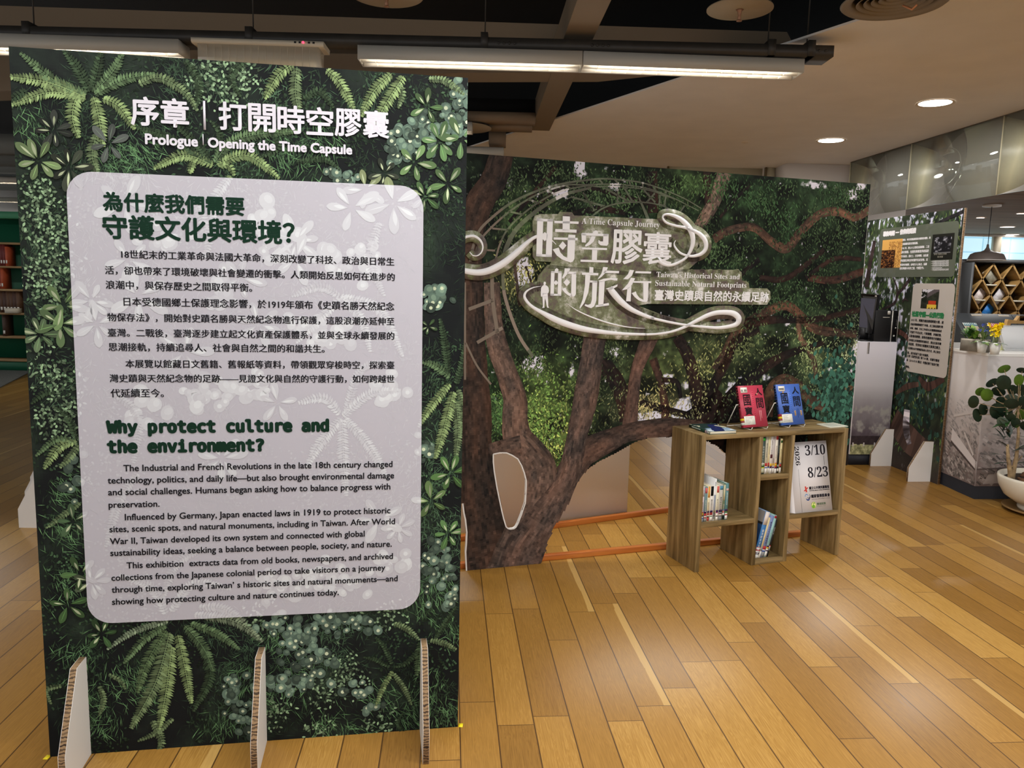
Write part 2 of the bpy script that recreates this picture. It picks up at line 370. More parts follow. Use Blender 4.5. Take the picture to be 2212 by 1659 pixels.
    def needles(s, c, n, l, d, col, spread=.02, dirr=None):
        for k in range(n):
            p = (c[0]+random.gauss(0, spread), c[1]+random.gauss(0, spread)); a = random.uniform(0, 2*PI) if dirr is None else dirr+random.gauss(0, .55); j = random.uniform(.6, 1.35); L_ = l*random.uniform(.6, 1.3)
            s.leaf(p, a, L_, .0022, np.array(col)*j, d+random.random()*.0007, 2, 1)
    def tiny(s, c, n, r, d, col, spread=.03):
        for k in range(n):
            p = (c[0]+random.gauss(0, spread), c[1]+random.gauss(0, spread)); j = random.uniform(.45, 1.45)
            s.leaf(p, random.uniform(0, 6.28), r*random.uniform(.7, 1.5), r*.7, np.array(col)*j, d+random.random()*.0007, 3, .9)
    def emit(s, mb, hull, y0=0, colf=None, m=0):
        hb = np.array(hull); lo, hi = hb.min(0), hb.max(0)
        for p, c, d in s.p:
            a = np.array(p); l, h = a.min(0), a.max(0)
            if (h < lo).any() or (l > hi).any(): continue
            q = clip_convex(p, hull)
            if len(q) >= 3: mb.poly([(x, y0-d, z) for x, z in q], tuple(colf(c)) if colf else c, m)

# ================================================================== SETTING
FANG = -1.4869+PI
def across(x, y): p = onz(x, y); return -math.sin(FANG)*p[0]+math.cos(FANG)*p[1]
_w = [across(x, 1230) for x in (1089.9, 1296.8)]
M_FLOOR = mat_floor('oak_plank_floor', FANG, abs(_w[1]-_w[0])/4, .95, _w[0])
mb = MB(); mb.box(-9, 12, -4, 16, -.05, 0); struct(mb.build('floor', M_FLOOR))
M_CARPET = mat('grey_carpet', (96, 98, 94), .95, var=.15, scale=60)
g0, g1 = onz(0, 838), onz(62, 806); cd = (g1-g0)/np.linalg.norm(g1-g0)
mb = MB(); q = [g0-cd*3, g0+cd*3.2]; mb.prism([(q[0][0], q[0][1]), (q[1][0], q[1][1]), (q[1][0]-6, 16), (-14, 16), (-14, q[0][1])], .0, .012, 'z'); struct(mb.build('floor', M_CARPET))
# open, unlit ceiling void high above
M_VOID = mat('black_ceiling_void', (14, 12, 10), .95)
mb = MB(); mb.box(-14, 13, -4, 17, 3.75, 3.85); struct(mb.build('ceiling', M_VOID))
# plaster soffit with its straight raking edge
M_SOFF = mat('plaster_soffit', (230, 226, 222), .75, var=.015, scale=3)
e1, e4 = onz(1094, 292, 3.0), onz(1844, 48, 3.0); ed = (e4-e1)/np.linalg.norm(e4-e1)
a_, b_ = e1-ed*4.2, e4+ed*7
soff = [(a_[0], a_[1]), (b_[0], b_[1]), (12, b_[1]), (12, 17), (a_[0], 17)]
mb = MB(); mb.prism(soff, 3.0, 3.012, 'z'); struct(mb.build('ceiling', M_SOFF))
# lower timber-look ceiling beyond the glass
GP = Plane(3.676, 8.764, math.atan2(6.124-8.764, 3.856-3.676))
M_CEIL2 = mat_wood_plain('timber_look_ceiling', ((112, 90, 68), (130, 106, 82), (148, 122, 98)), .5, 9, .7, 'X')
mb = MB(); mb.box(4.02, 12, -1, 14.2, 2.66, 2.78); struct(mb.build('ceiling', M_CEIL2))
# white pillar and frosted strip at the far end of the soffit
M_WALL = mat('white_plaster_wall', (226, 219, 212), .8)
mb = MB(); mb.box(3.03, 4.42, 8.95, 9.5, 0, 2.999); struct(mb.build('wall_back', M_WALL))
M_FROST = mat('frosted_glass', (214, 206, 178), .45, alpha=.9)
w0 = struct(bpy.data.objects.new('window_1', None)); C.objects.link(w0)
for xa, xb in ((.2, 1.78), (1.79, 2.905), (2.915, 3.02)):
    mb = MB(); mb.box(xa, xb, 9.40-.09*(xa-1.78), 9.412-.09*(xa-1.78), 2.3, 2.999); mb.build('pane', M_FROST, w0)
for x_ in (1.785, 2.91):
    mb = MB(); mb.box(x_-.008, x_+.008, 9.37-.09*(x_-1.78), 9.42-.09*(x_-1.78), 2.3, 2.999); mb.build('glazing_bead', mat('brown_silicone_joint', (120, 104, 78), .5), w0)
# hanging glass partition
M_GL = mat_glass('partition_glass', (224, 228, 220), .04)
w1 = struct(bpy.data.objects.new('window_2', None)); C.objects.link(w1); w1.location = (GP.x, GP.y, 0); w1.rotation_euler = (0, 0, GP.a)
edges = [0, GP(1970, 310)[0], GP(2170, 250)[0], 3.9, 5.4, 6.9]
for i in range(5):
    mb = MB(); mb.box(edges[i]+.004, edges[i+1]-.004, 0, .012, 2.384, 2.998); mb.build('pane', M_GL, w1)
M_JOINT = mat('pale_edge_of_glass', (196, 190, 160), .4)
for e_ in edges[:-1]:
    mb = MB(); mb.box(e_-.005, e_+.005, -.004, .016, 2.384, 2.998); mb.build('glazing_bead', M_JOINT, w1)
mb = MB(); mb.box(0, 6.9, -.004, .016, 2.992, 2.9995); mb.build('head_channel', mat('dark_line_of_channel', (90, 82, 66), .5), w1)
# daylight window wall far right
M_SKYPANE = mat('daylight_through_pane', (190, 225, 240), .3, emit=(186, 226, 246), es=1.0)
M_FRAME = mat('cream_window_frame', (226, 214, 190), .5)
w2 = struct(bpy.data.objects.new('window_3', None)); C.objects.link(w2); w2.location = (0, 14.25, 0)
nt = M_SKYPANE.node_tree; br = nd(nt, 'ShaderNodeTexBrick'); tc = nd(nt, 'ShaderNodeTexCoord'); mp = nd(nt, 'ShaderNodeMapping'); mp.inputs['Rotation'].default_value = (PI/2, 0, 0); nt.links.new(tc.outputs['Object'], mp.inputs['Vector']); nt.links.new(mp.outputs['Vector'], br.inputs['Vector'])
br.inputs['Scale'].default_value = 1.0; br.inputs['Brick Width'].default_value = .5; br.inputs['Row Height'].default_value = .26; br.inputs['Mortar Size'].default_value = .012; br.offset = 0.0
br.inputs['Color1'].default_value = L4((196, 228, 240)); br.inputs['Color2'].default_value = L4((180, 220, 238)); br.inputs['Mortar'].default_value = L4((140, 190, 214)); nt.links.new(br.outputs['Color'], nt.nodes['Principled BSDF'].inputs['Emission Color'])
xs = [7.2, 7.86, 8.72, 10.0, 11.3]
for i in range(4):
    mb = MB(); mb.box(xs[i]+.06, xs[i+1]-.06, .02, .03, .1, 2.62); mb.build('pane', M_SKYPANE, w2)
    mb = MB(); mb.box(xs[i]-.07, xs[i]+.07, -.06, .08, 0, 2.62); mb.build('mullion', M_FRAME, w2)
mb = MB(); mb.box(7.1, 12, 14.2, 14.4, 2.62, 2.66); struct(mb.build('wall_right', M_WALL))
M_BLUEWALL = mat('blue_grey_wall_outside', (128, 156, 176), .7)
mb = MB(); mb.box(7.95, 11.3, 14.15, 14.2, .6, 1.96); struct(mb.build('trim_1', M_BLUEWALL))
# far wall beyond the tall green shelving at the left
M_FAR = mat('grey_far_wall', (164, 166, 162), .8)
mb = MB(); mb.box(-14, 2.9, 15.2, 15.3, 0, 3.7); struct(mb.build('wall_left', M_FAR))
M_BAND = mat('dull_painted_beam', (112, 112, 106), .7)
for i, (py, yy) in enumerate(((330, 9.5), (355, 11), (372, 12.5), (408, 13.6))):
    z_ = ony(15, py, yy)[2]; mb = MB(); mb.box(-13, -1.5, yy, yy+.25, z_, z_+.22); struct(mb.build('trim_2', M_BAND))

# ------------------------------------------------------------------ ceiling steelwork and fittings
M_BEAM = mat('brown_painted_beam', (122, 106, 86), .7)
p0, p1 = ony(0, 12, 5.35), ony(1490, 62, 5.35)
zt = [ony(-300, 5, 5.35)[2], ony(1700, 69, 5.35)[2]]
mb = MB(); xl, xr = -5.2, 1.05
bq = [ony(px, py, 5.35) for px, py in ((-420, 214), (1000, 157), (1300, 156), (1660, 118), (1712, 92), (1700, 69), (-420, -2))]
mb.prism([(q[0], q[2]) for q in bq], 5.35, 5.6, 'y'); struct(mb.build('trim_3', M_BEAM))
bl_, br_, bl2, br2 = onz(1245, 0, 2.98), onz(1320.5, 0, 2.98), onz(1157, 247, 2.98), onz(1186.6, 282.7, 2.98)
bd = (br2-br_); bd = bd/np.linalg.norm(bd)
n_ = br_-bd*3.2; f_ = br2; wv = np.array([-.165, -.006, 0])
mb = MB(); mb.prism([(n_[0], n_[1]), (f_[0], f_[1]), (f_[0]+wv[0], f_[1]+wv[1]), (n_[0]+wv[0], n_[1]+wv[1])], 2.98, 3.16, 'z')
struct(mb.build('trim_4', M_BEAM, bevel=.004))
# second, farther cross beams seen between the panels
M_BEAM2 = mat('dim_brown_beam', (128, 108, 86), .7)
def beam_at(name, pl, pr_, y, z0, z1, m, dep=.2):
    a, b = ony(*pl, y), ony(*pr_, y); mb = MB(); mb.box(a[0], b[0], y, y+dep, z0, z1); struct(mb.build(name, m))
beam_at('trim_5', (960, 248), (1157, 253), 6.75, 2.95, 3.02, M_BEAM2)
beam_at('trim_5', (960, 232), (1157, 240), 6.85, 3.03, 3.15, M_VOID)
beam_at('trim_5', (1056, 270), (1150, 274), 7.0, 2.94, 2.99, M_BEAM2)
a = ony(1056, 282, 7.35); b = ony(1092, 310, 7.35)
mb = MB(); mb.box(a[0], b[0], 7.35, 7.6, b[2], a[2]); mb.build('trim_5', M_BEAM2)['kind'] = 'structure'

def lighting_rail(y, x0, x1, z0=2.885, z1=2.945, d=.17, label=''):
    t = thing('lighting_rail', label, 'rail', ((x0+x1)/2, y, z0)); L_ = (x1-x0)/2
    mb = MB(); mb.prism([(0, 0), (d, 0), (d, .06), (d-.01, .06), (d-.01, .01), (.01, .01), (.01, .06), (0, .06)], -L_, L_, 'x'); mb.build('channel', DARKM, t)
    return t
rail = lighting_rail(4.5, -5.0, 1.745, label='long dark steel channel running across ceiling above the lit fluorescent fittings')
for xb in (-1.51, -.2, 1.40, 1.62, -2.75):
    mb = MB(); mb.box(xb-.02, xb+.02, -.006, .176, .0, .085); mb.tube([(xb, .08, .08), (xb, .08, .865)], .004, 6); mb.build('hanger', DARKM, rail, loc=(-(-5.0+1.745)/2, 0, 0))
for k, xb in enumerate((-.12, -.09, -.06, -.03, .40, .43, .46, .49, 1.665, 1.70)):
    mb = MB(); mb.tube([(xb, .002, .03), (xb, -.006, .03)], .008, 8); mb.build('bolt', DARKM, rail, loc=(1.6275, 0, 0))
M_TUBE = mat('lit_fluorescent_tube', (255, 250, 240), .4, emit=(255, 247, 232), es=TUBE)
M_REFL = mat('louvre_reflector', (236, 230, 220), .3, metal=.0, spec=.6)
def fixture(x0, x1, y0, label, z=2.8, power=AREA, yaw=0):
    L_ = x1-x0; t = thing('fluorescent_light', label, 'ceiling light', (x0, y0, z), yaw, 'fluorescent fittings under the lighting rails')
    d = .165
    mb = MB(); mb.box(0, L_, 0, .004, 0, .073); mb.box(0, L_, d-.004, d, 0, .073); mb.box(0, .004, .004, d-.004, 0, .073); mb.box(L_-.004, L_, .004, d-.004, 0, .073); mb.box(0, L_, 0, d, .07, .074)
    mb.build('housing', GREYM, t)
    mb = MB()
    for k in range(2): mb.tube([(.03, .05+.065*k, .042), (L_-.03, .05+.065*k, .042)], .011, 10)
    mb.build('tube', M_TUBE, t)
    mb = MB(); n = 14
    for k in range(1, n):
        x = L_*k/n; mb.add([(x, .006, .002), (x, d-.006, .002), (x, d-.006, .032), (x, d/2, .020), (x, .006, .032)], [(0, 1, 2, 3, 4)])
    mb.box(.006, L_-.006, .005, .008, .002, .05); mb.box(.006, L_-.006, d-.008, d-.005, .002, .05); mb.box(.006, L_-.006, d/2-.002, d/2+.002, .002, .025)
    mb.box(.006, L_-.006, .005, d-.005, .062, .066)
    mb.build('louvre', M_REFL, t)
    ld = bpy.data.lights.new('tube_light', 'AREA'); ld.shape = 'RECTANGLE'; ld.size = L_*.95; ld.size_y = d*.8; ld.energy = power; ld.color = (1, .985, .955)
    lo = bpy.data.objects.new('tube_light', ld); C.objects.link(lo); lo.parent = t; lo.location = (L_/2, d/2, -.012)
    return t
fixture(-.896, .346, 4.453, 'lit fluorescent fitting just left of the big brown cross beam', yaw=.009)
fixture(.351, 1.592, 4.464, 'lit fluorescent fitting at the right end of the dark rail', yaw=.04)
fixture(-3.12, -1.872, 4.39, 'lit fluorescent fitting above top left corner of the foliage board', yaw=.03)
# far fitting over the top of the tree mural
pf = ony(1088, 327, 7.3); fixture(pf[0]-1.25, pf[0], 7.3, 'small distant fluorescent fitting just above left end of the tree mural', z=ony(1050, 335, 7.3)[2], power=AREA*.6)
pf = ony(1019, 283, 6.6); fixture(pf[0]-1.25, pf[0], 6.6, 'fitting mostly hidden by foliage board, only lit end showing at its right edge', z=ony(1015, 283, 6.6)[2], power=AREA*.6)
# the next rails of fittings, over and behind the photographer
for yy in (1.7, -1.1):
    lighting_rail(yy+.05, -4.2, 3.2, label='dark ceiling channel over the foreground floor' if yy > 0 else 'dark ceiling channel behind the camera position')
    for k, xx in enumerate((-3.4, -1.9, -.4, 1.1)):
        fixture(xx, xx+1.245, yy, power=AREA*((.6, .62, 1.6, 2.4)[k] if yy > 0 else 1.15), label='fluorescent fitting in the %s overhead row, %s from left' % ('near' if yy > 0 else 'rearmost', ('first', 'second', 'third', 'fourth')[k]))
# left distance strips
for i, (py, yy) in enumerate(((391, 10.5), (433, 13.8))):
    z_ = ony(15, py, yy)[2]; fixture(ony(36, py, yy)[0]-1.1, ony(36, py, yy)[0]+.15, yy, 'thin distant strip light at the left edge, %s one' % ('upper' if i == 0 else 'lower'), z=z_-.02, power=14)

# emergency light under the rail
M_CLEAR = mat('clear_ribbed_plastic', (230, 222, 204), .25, alpha=.42)
e_ = thing('emergency_light', 'unlit box light with clear ribbed cover and small red indicator', 'emergency light', (-1.80, 4.43, 2.74), .03)
mb = MB(); mb.prism([(.0, .116), (-.012, .124), (-.012, .143), (.16, .143), (.15, .116)], 0, .72, 'x'); mb.build('base_tray', mat('ivory_plastic', (206, 196, 176), .5), e_)
mb = MB(); mb.box(.03, .69, .003, .14, .005, .116); mb.build('cover', M_CLEAR, e_)
mb = MB(); mb.tube([(.06, .07, .045), (.66, .07, .045)], .02, 10); mb.build('tube', mat('unlit_tube', (236, 222, 186), .4), e_)
for k in range(15): mb = MB(); mb.box(.08+.04*k, .083+.04*k, -.001, .003, .01, .11); mb.build('rib', M_CLEAR, e_)
mb = MB(); mb.lathe([(0, 0), (.006, 0), (.006, .006), (0, .006)], 10); o = mb.build('red_indicator', mat('red_led', (255, 60, 90), .3, emit=(255, 60, 90), es=3), e_, loc=(.61, -.0125, .134)); o.rotation_euler = (PI/2, 0, 0)
for k, x in enumerate((.56, .585, .635, .66)):
    mb = MB(); mb.box(x, x+.012, -.0135, -.011, .129, .139); mb.build('socket', BLACK, e_)

# round plates with sprinkler heads, round air diffuser
M_DISC = mat('pale_brown_disc', (150, 134, 110), .7)
for px, w_, z_, lab in (((1598, 21), .325, 2.98, 'round beige sprinkler plate with brass head beside the air diffuser'), ((835, -10), .36, 2.98, 'round beige sprinkler plate cut off by top edge, left of the beam'), ((1000, 277), .5, 3.0, 'round beige plate peeping out past the foliage board, far away')):
    p = onz(*px, z_) if px[1] < 200 else np.array([*ony(*px, 7.0)[:2], ony(*px, 7.0)[2]])
    t = thing('sprinkler_plate', lab, 'sprinkler', tuple(p), 0, 'sprinkler plates under the ceiling void')
    mb = MB(); mb.lathe([(0, 0), (w_/2, 0), (w_/2, .006), (0, .012)], 40); mb.build('plate', M_DISC, t)
    mb = MB(); mb.lathe([(0, 0), (.02, 0), (.012, -.008), (.008, -.03), (.01, -.045), (.004, -.05), (.014, -.052), (.014, -.055), (0, -.055)], 14); mb.build('sprinkler_head', mat('brass_sprinkler', (150, 110, 84), .4, metal=.6), t, smooth=True)
    mb = MB(); mb.tube([(0, 0, .01), (0, 0, 3.74-p[2])], .012, 8); mb.build('drop_pipe', M_VOID, t)
p = onz(1932, 8, 2.925)
t = thing('air_diffuser', 'large round grey ceiling air diffuser with concentric rings', 'air vent', tuple(p))
M_DIFF = mat('grey_diffuser_metal', (134, 122, 106), .55)
mb = MB(); mb.lathe([(.215, .02), (.235, .004), (.225, -.004), (.185, .012), (.18, .06), (.215, .06)], 48); mb.build('outer_ring', M_DIFF, t, smooth=True)
for k in range(5):
    r = .165-.032*k; mb = MB(); mb.lathe([(r, .004+.004*k), (r-.004, .002+.004*k), (r-.022, .035), (r-.018, .037)], 44); mb.build('ring', M_DIFF, t, smooth=True)
mb = MB(); mb.lathe([(0, .06), (.18, .06)], 40); mb.build('dark_throat', M_VOID, t)
mb = MB(); mb.tube([(.05, .02, 0), (.075, -.02, -.03), (.08, -.05, -.02)], .005, 6); mb.build('tape_streamer', mat('orange_streamer', (206, 140, 96), .5), t)
for x, y in ((.2, .05), (.18, -.1)): mb = MB(); mb.tube([(x, y, .05), (x, y, .0745)], .004, 6); mb.build('fixing_stud', M_VOID, t)

# downlights
M_DL = mat('lit_downlight_lens', (255, 255, 250), .4, emit=(255, 250, 244), es=9); M_RING = mat('white_trim_ring', (226, 214, 196), .5)
def downlight(p, r, label, power, nm='soffit downlights'):
    t = thing('downlight', label, 'downlight', tuple(p), 0, nm)
    mb = MB(); mb.lathe([(r*.9, -.001), (r*1.06, -.006), (r*1.06, 0)], 36); mb.build('trim_ring', M_RING, t)
    mb = MB(); mb.lathe([(0, -.004), (r*.9, -.002)], 32); mb.build('lens', M_DL, t)
    if power:
        ld = bpy.data.lights.new('downlight_light', 'AREA'); ld.shape = 'DISK'; ld.size = r*1.8; ld.energy = power; ld.color = (1, .975, .94)
        lo = bpy.data.objects.new('downlight_light', ld); C.objects.link(lo); lo.parent = t; lo.location = (0, 0, -.02)
downlight(onz(2020, 222, 3.0)+[0, 0, -.002], .125, 'bright round downlight in the soffit, larger and nearer the top right', DOWN)
downlight(onz(1795, 303, 3.0)+[0, 0, -.002], .125, 'bright round downlight in the soffit above the mural', DOWN)
downlight(np.array([3.25, 4.3, 2.998]), .125, 'bright round downlight of the soffit row, outside right edge of the picture', DOWN)
downlight(np.array([3.4, 2.5, 2.998]), .125, 'bright round downlight of the soffit row, nearest the photographer', DOWN)
downlight(np.array([3.5, .7, 2.998]), .125, 'bright round downlight of the soffit row, behind the photographer', DOWN)
for px, lab in (((2176, 490), 'middle of the small distant downlights beyond the glass'), ((2187, 506.5), 'lowest of the distant downlights beyond the glass, over the window head'), ((2206, 461), 'small distant downlight at right picture edge beyond the glass'), ((2118, 470), 'tiny distant downlight left of pendant cord'), ((2206, 409), 'nearest downlight beyond the glass, cut by right picture edge')):
    downlight(onz(*px, 2.66)+[0, 0, -.002], .11 if px[0] not in (2118, 2206) else .06, lab, (0 if px[0] == 2187 else 16) if px[0] > 2150 else 0, 'downlights of the timber-look ceiling')
p = onz(1610, 306, 3.0); mb = MB(); mb.lathe([(0, -.012), (.03, -.01), (.035, 0)], 20); tag(mb.build('ceiling_sensor', mat('white_sensor', (210, 194, 170), .5), loc=tuple(p)), 'tiny white sensor stud on the soffit left of the downlights', 'sensor')

# ================================================================== EXHIBIT BOARDS
BW, BH, BT = 1.357, 2.251, .022
FOOT = [(0, 0), (-.205, 0), (-.205, .12), (-.08, .345), (0, .345)]     # profile in front of the board
def board_core(t, w=BW, h=BH, back=True):
    mb = MB(); mb.box(0, w, 0, BT, 0, h, m=1)
    mb.box(0, w, -.0006, 0, 0, h, m=0); mb.box(0, w, BT, BT+.0006, 0, h, m=0); return mb.build('board_core', [WHITE, HONEY], t)
def foot(t, u, both=True):
    mb = MB(); prof = FOOT; th = .019
    mb.prism(prof, u-th/2, u+th/2, 'x', m=1, mside=1); mb.prism(prof, u-th/2-.0012, u-th/2, 'x'); mb.prism(prof, u+th/2, u+th/2+.0012, 'x')
    if both:
        pb = [(BT+.001-x, z) for x, z in prof]; mb.prism(pb, u-th/2, u+th/2, 'x', m=1, mside=1); mb.prism(pb, u-th/2-.0012, u-th/2, 'x'); mb.prism(pb, u+th/2, u+th/2+.0012, 'x')
    return mb.build('foot', [WHITE, HONEY], t)

# ---------------------------------------------------------- prologue board (left)
LB = Plane(-1.5037, 2.3737, .1711)
tl = thing('exhibit_board', 'tall dark green foliage board with long white prologue text panel', 'display board', (LB.x, LB.y, 0), LB.a)
board_core(tl)
for px in ((190, 1627), (570, 1600), (913, 1574)): foot(tl, LB(*px)[0])
LP_ = lambda *q: [np.array(LB(x, y)) for x, y in q]
S = .00152
art = Art()
# deep background, fine sprays and tiny leaves, thicker where the wall of plants is brighter
for k in range(900):
    c = (random.uniform(0, BW), random.uniform(0, BH)); b = float(fbm(c[0]*3.2, c[1]*3.2, 3)); 
    if b < .34: continue
    art.needles(c, 26, .03, .0004, np.array((72, 98, 74))*(b*1.3), .026, random.choice((-1.2, -1.8, -.6, -2.3)))
for k in range(340):
    c = (random.uniform(0, BW), random.uniform(0, BH)); b = float(fbm(c[0]*3.2+7, c[1]*3.2, 9)); 
    if b < .42: continue
    art.tiny(c, 34, .010, .0010, np.array((66, 92, 66))*(b*1.2), .034)
for px in ((75, 420), (110, 440), (95, 480), (120, 520), (90, 560), (130, 580), (75, 600), (110, 640), (100, 790), (120, 830), (150, 870), (110, 900), (135, 940), (700, 1490), (760, 1470), (740, 1440), (840, 1330), (600, 1540), (680, 1580), (820, 1560), (560, 1330), (460, 150), (430, 180), (480, 130), (500, 200), (530, 160)):
    c = LB(*px); art.tiny(c, 60, .011, .0014, (106, 128, 100), .032)
for px in ((640, 1430), (700, 1560), (760, 1580), (820, 1500), (880, 1540), (930, 1480), (960, 1540), (620, 1480), (300, 1500), (260, 1460), (220, 1560), (170, 1400), (140, 1250), (130, 1150), (140, 1050), (190, 1500), (480, 1560), (520, 1450), (560, 1500), (600, 1370), (900, 1300), (950, 1260), (970, 1360), (700, 300), (660, 340), (590, 320), (60, 260), (250, 350), (300, 320)):
    art.needles(LB(*px), 70, .038, .0015, (88, 122, 84), .034, random.choice((-1.2, -1.9, -.8)))
# round-leaved grey-green sprays
for a, b, n, sp in (((1002, 205), (985, 260), 26, .03), ((960, 260), (905, 290), 22, .028), ((890, 270), (862, 320), 18, .022), ((870, 335), (850, 330), 8, .018), ((590, 1355), (690, 1350), 24, .03), ((700, 1335), (780, 1345), 22, .028), ((635, 1385), (680, 1420), 26, .03), ((620, 1440), (680, 1470), 16, .03), ((510, 1480), (535, 1580), 30, .024), ((600, 1490), (640, 1480), 12, .022), ((770, 1480), (800, 1530), 10, .022), ((935, 630), (945, 650), 14, .022), ((915, 960), (925, 975), 8, .016), ((950, 1200), (970, 1290), 26, .026), ((925, 1215), (930, 1250), 8, .018), ((170, 1000), (155, 1060), 8, .02), ((720, 380), (760, 385), 10, .015)):
    for t in (0, .5, 1): art.euca(np.array(LB(*a))*(1-t)+np.array(LB(*b))*t, sp, max(4, n//2), .0145, .0022)
LT, MD, DK, OL = (122, 142, 96), (88, 110, 78), (54, 70, 50), (102, 120, 86)
FR = [  # fern fronds: path in the photograph, width px, colour
 (((189, 204), (120, 175), (45, 115)), 24, MD), (((185, 210), (110, 180), (18, 166)), 30, LT), (((187, 215), (110, 200), (26, 228)), 26, LT), (((195, 200), (170, 150), (138, 108)), 24, DK), (((200, 200), (212, 150), (220, 108)), 24, DK), (((205, 200), (245, 155), (268, 112)), 24, MD), (((205, 205), (270, 172), (335, 160)), 24, MD), (((300, 182), (345, 168), (400, 200), (428, 240)), 22, OL), (((187, 205), (166, 212), (158, 255), (171, 298)), 30, LT), (((203, 209), (214, 250), (224, 318)), 30, LT), (((210, 290), (200, 335), (212, 375)), 26, OL), (((222, 213), (258, 230), (292, 280)), 26, LT), (((60, 195), (30, 215), (15, 250)), 20, DK),
 (((634, 138), (600, 165), (572, 214)), 28, LT), (((642, 146), (638, 195), (646, 245)), 30, OL), (((705, 150), (735, 180), (766, 240)), 26, LT), (((846, 160), (808, 198), (780, 252)), 28, LT), (((872, 165), (838, 218), (806, 272)), 30, LT), (((655, 215), (690, 198), (722, 234)), 18, DK), (((858, 180), (870, 200), (860, 235)), 16, OL), (((925, 172), (960, 175), (1003, 205)), 20, OL), (((530, 130), (500, 165), (520, 210)), 20, DK), (((400, 130), (430, 180), (424, 235)), 20, DK),
 (((462, 358), (400, 336), (333, 364)), 26, LT), (((460, 352), (420, 305), (380, 272)), 20, DK), (((455, 352), (370, 300), (285, 272)), 22, DK), (((463, 352), (500, 308), (560, 290), (645, 284)), 26, MD), (((468, 356), (535, 336), (604, 386)), 26, LT), (((475, 360), (495, 358), (507, 380)), 18, LT), (((420, 345), (415, 360), (410, 375)), 18, LT), (((470, 350), (475, 290), (455, 260)), 18, DK), (((640, 350), (700, 345), (735, 368)), 16, DK), (((590, 285), (600, 320), (560, 340)), 18, DK),
 (((972, 828), (930, 880), (903, 922)), 24, LT), (((980, 845), (962, 915), (940, 990)), 30, LT), (((985, 865), (990, 930), (984, 992)), 26, OL), (((972, 815), (940, 790), (912, 782)), 22, MD), (((968, 808), (962, 750), (950, 688)), 22, DK), (((985, 830), (1000, 780), (1004, 740)), 22, DK), (((990, 840), (1000, 880), (998, 930)), 20, OL),
 (((168, 953), (130, 965), (96, 1012)), 24, LT), (((170, 958), (125, 948), (78, 985)), 16, MD), (((165, 950), (150, 905), (122, 878)), 18, DK), (((172, 960), (150, 990), (130, 1010)), 18, OL), (((175, 1085), (135, 1115), (100, 1140)), 16, OL), (((120, 845), (95, 850), (68, 872)), 16, DK),
 (((365, 1340), (290, 1363), (232, 1402)), 18, (120, 136, 112)), (((360, 1350), (310, 1383), (268, 1432)), 22, MD), (((360, 1360), (318, 1430), (298, 1495)), 30, (84, 104, 72)), (((368, 1365), (338, 1470), (284, 1572)), 38, OL), (((372, 1395), (360, 1490), (344, 1574)), 34, LT), (((385, 1370), (402, 1450), (414, 1518)), 30, LT), (((400, 1350), (440, 1398), (462, 1448)), 28, MD), (((428, 1375), (455, 1455), (418, 1535)), 28, DK), (((412, 1345), (470, 1368), (518, 1402)), 24, MD), (((420, 1325), (510, 1342), (568, 1385)), 28, (116, 130, 106)), (((430, 1310), (480, 1312), (530, 1340)), 26, (120, 132, 112)), (((375, 1550), (340, 1580), (298, 1600)), 16, OL), (((330, 1555), (350, 1600), (340, 1625)), 22, OL), (((235, 1455), (262, 1470), (272, 1488)), 12, OL), (((215, 1480), (225, 1510), (215, 1545)), 16, OL),
 (((848, 1448), (825, 1490), (812, 1524)), 16, LT), (((850, 1453), (875, 1490), (889, 1522)), 16, OL), (((842, 1440), (812, 1424), (785, 1418)), 13, DK), (((847, 1434), (832, 1400), (812, 1374)), 14, DK), (((908, 1386), (906, 1420), (900, 1458)), 26, MD), (((850, 1345), (880, 1358), (906, 1382)), 18, OL), (((928, 1382), (958, 1388), (986, 1402)), 18, OL), (((905, 1400), (880, 1430), (850, 1440)), 16, DK), (((940, 1380), (965, 1340), (985, 1310)), 16, DK), (((135, 1480), (100, 1490), (112, 1520)), 14, OL), (((880, 1600), (860, 1560), (870, 1540)), 14, DK)]
GH = [  # fronds that only show through the pale panel
 (((735, 640), (820, 670), (870, 770)), 26, LT), (((735, 640), (780, 690), (800, 760)), 24, LT), (((735, 645), (690, 690), (640, 740)), 24, LT), (((735, 640), (690, 620), (630, 640)), 24, MD), (((740, 900), (800, 850), (866, 842)), 26, LT), (((738, 902), (690, 960), (662, 1010)), 28, LT), (((740, 905), (742, 980), (748, 1070)), 30, LT), (((745, 902), (795, 960), (836, 1030)), 28, LT), (((735, 895), (700, 860), (645, 870)), 26, LT), (((745, 895), (780, 800), (840, 780)), 24, MD), (((420, 420), (450, 520), (440, 560)), 26, MD), (((300, 1020), (260, 1080), (230, 1180)), 24, MD), (((250, 850), (300, 900), (290, 1000)), 24, MD), (((440, 1180), (380, 1220), (350, 1300)), 24, MD), (((370, 1320), (420, 1260), (500, 1270)), 26, LT), (((360, 1325), (330, 1270), (260, 1240)), 26, LT), (((500, 380), (460, 440), (470, 500)), 24, LT), (((820, 480), (800, 560), (830, 640)), 26, MD)]
for p, w_, c in FR+GH: art.frond(LP_(*p), w_*S*.62, c, .0032)
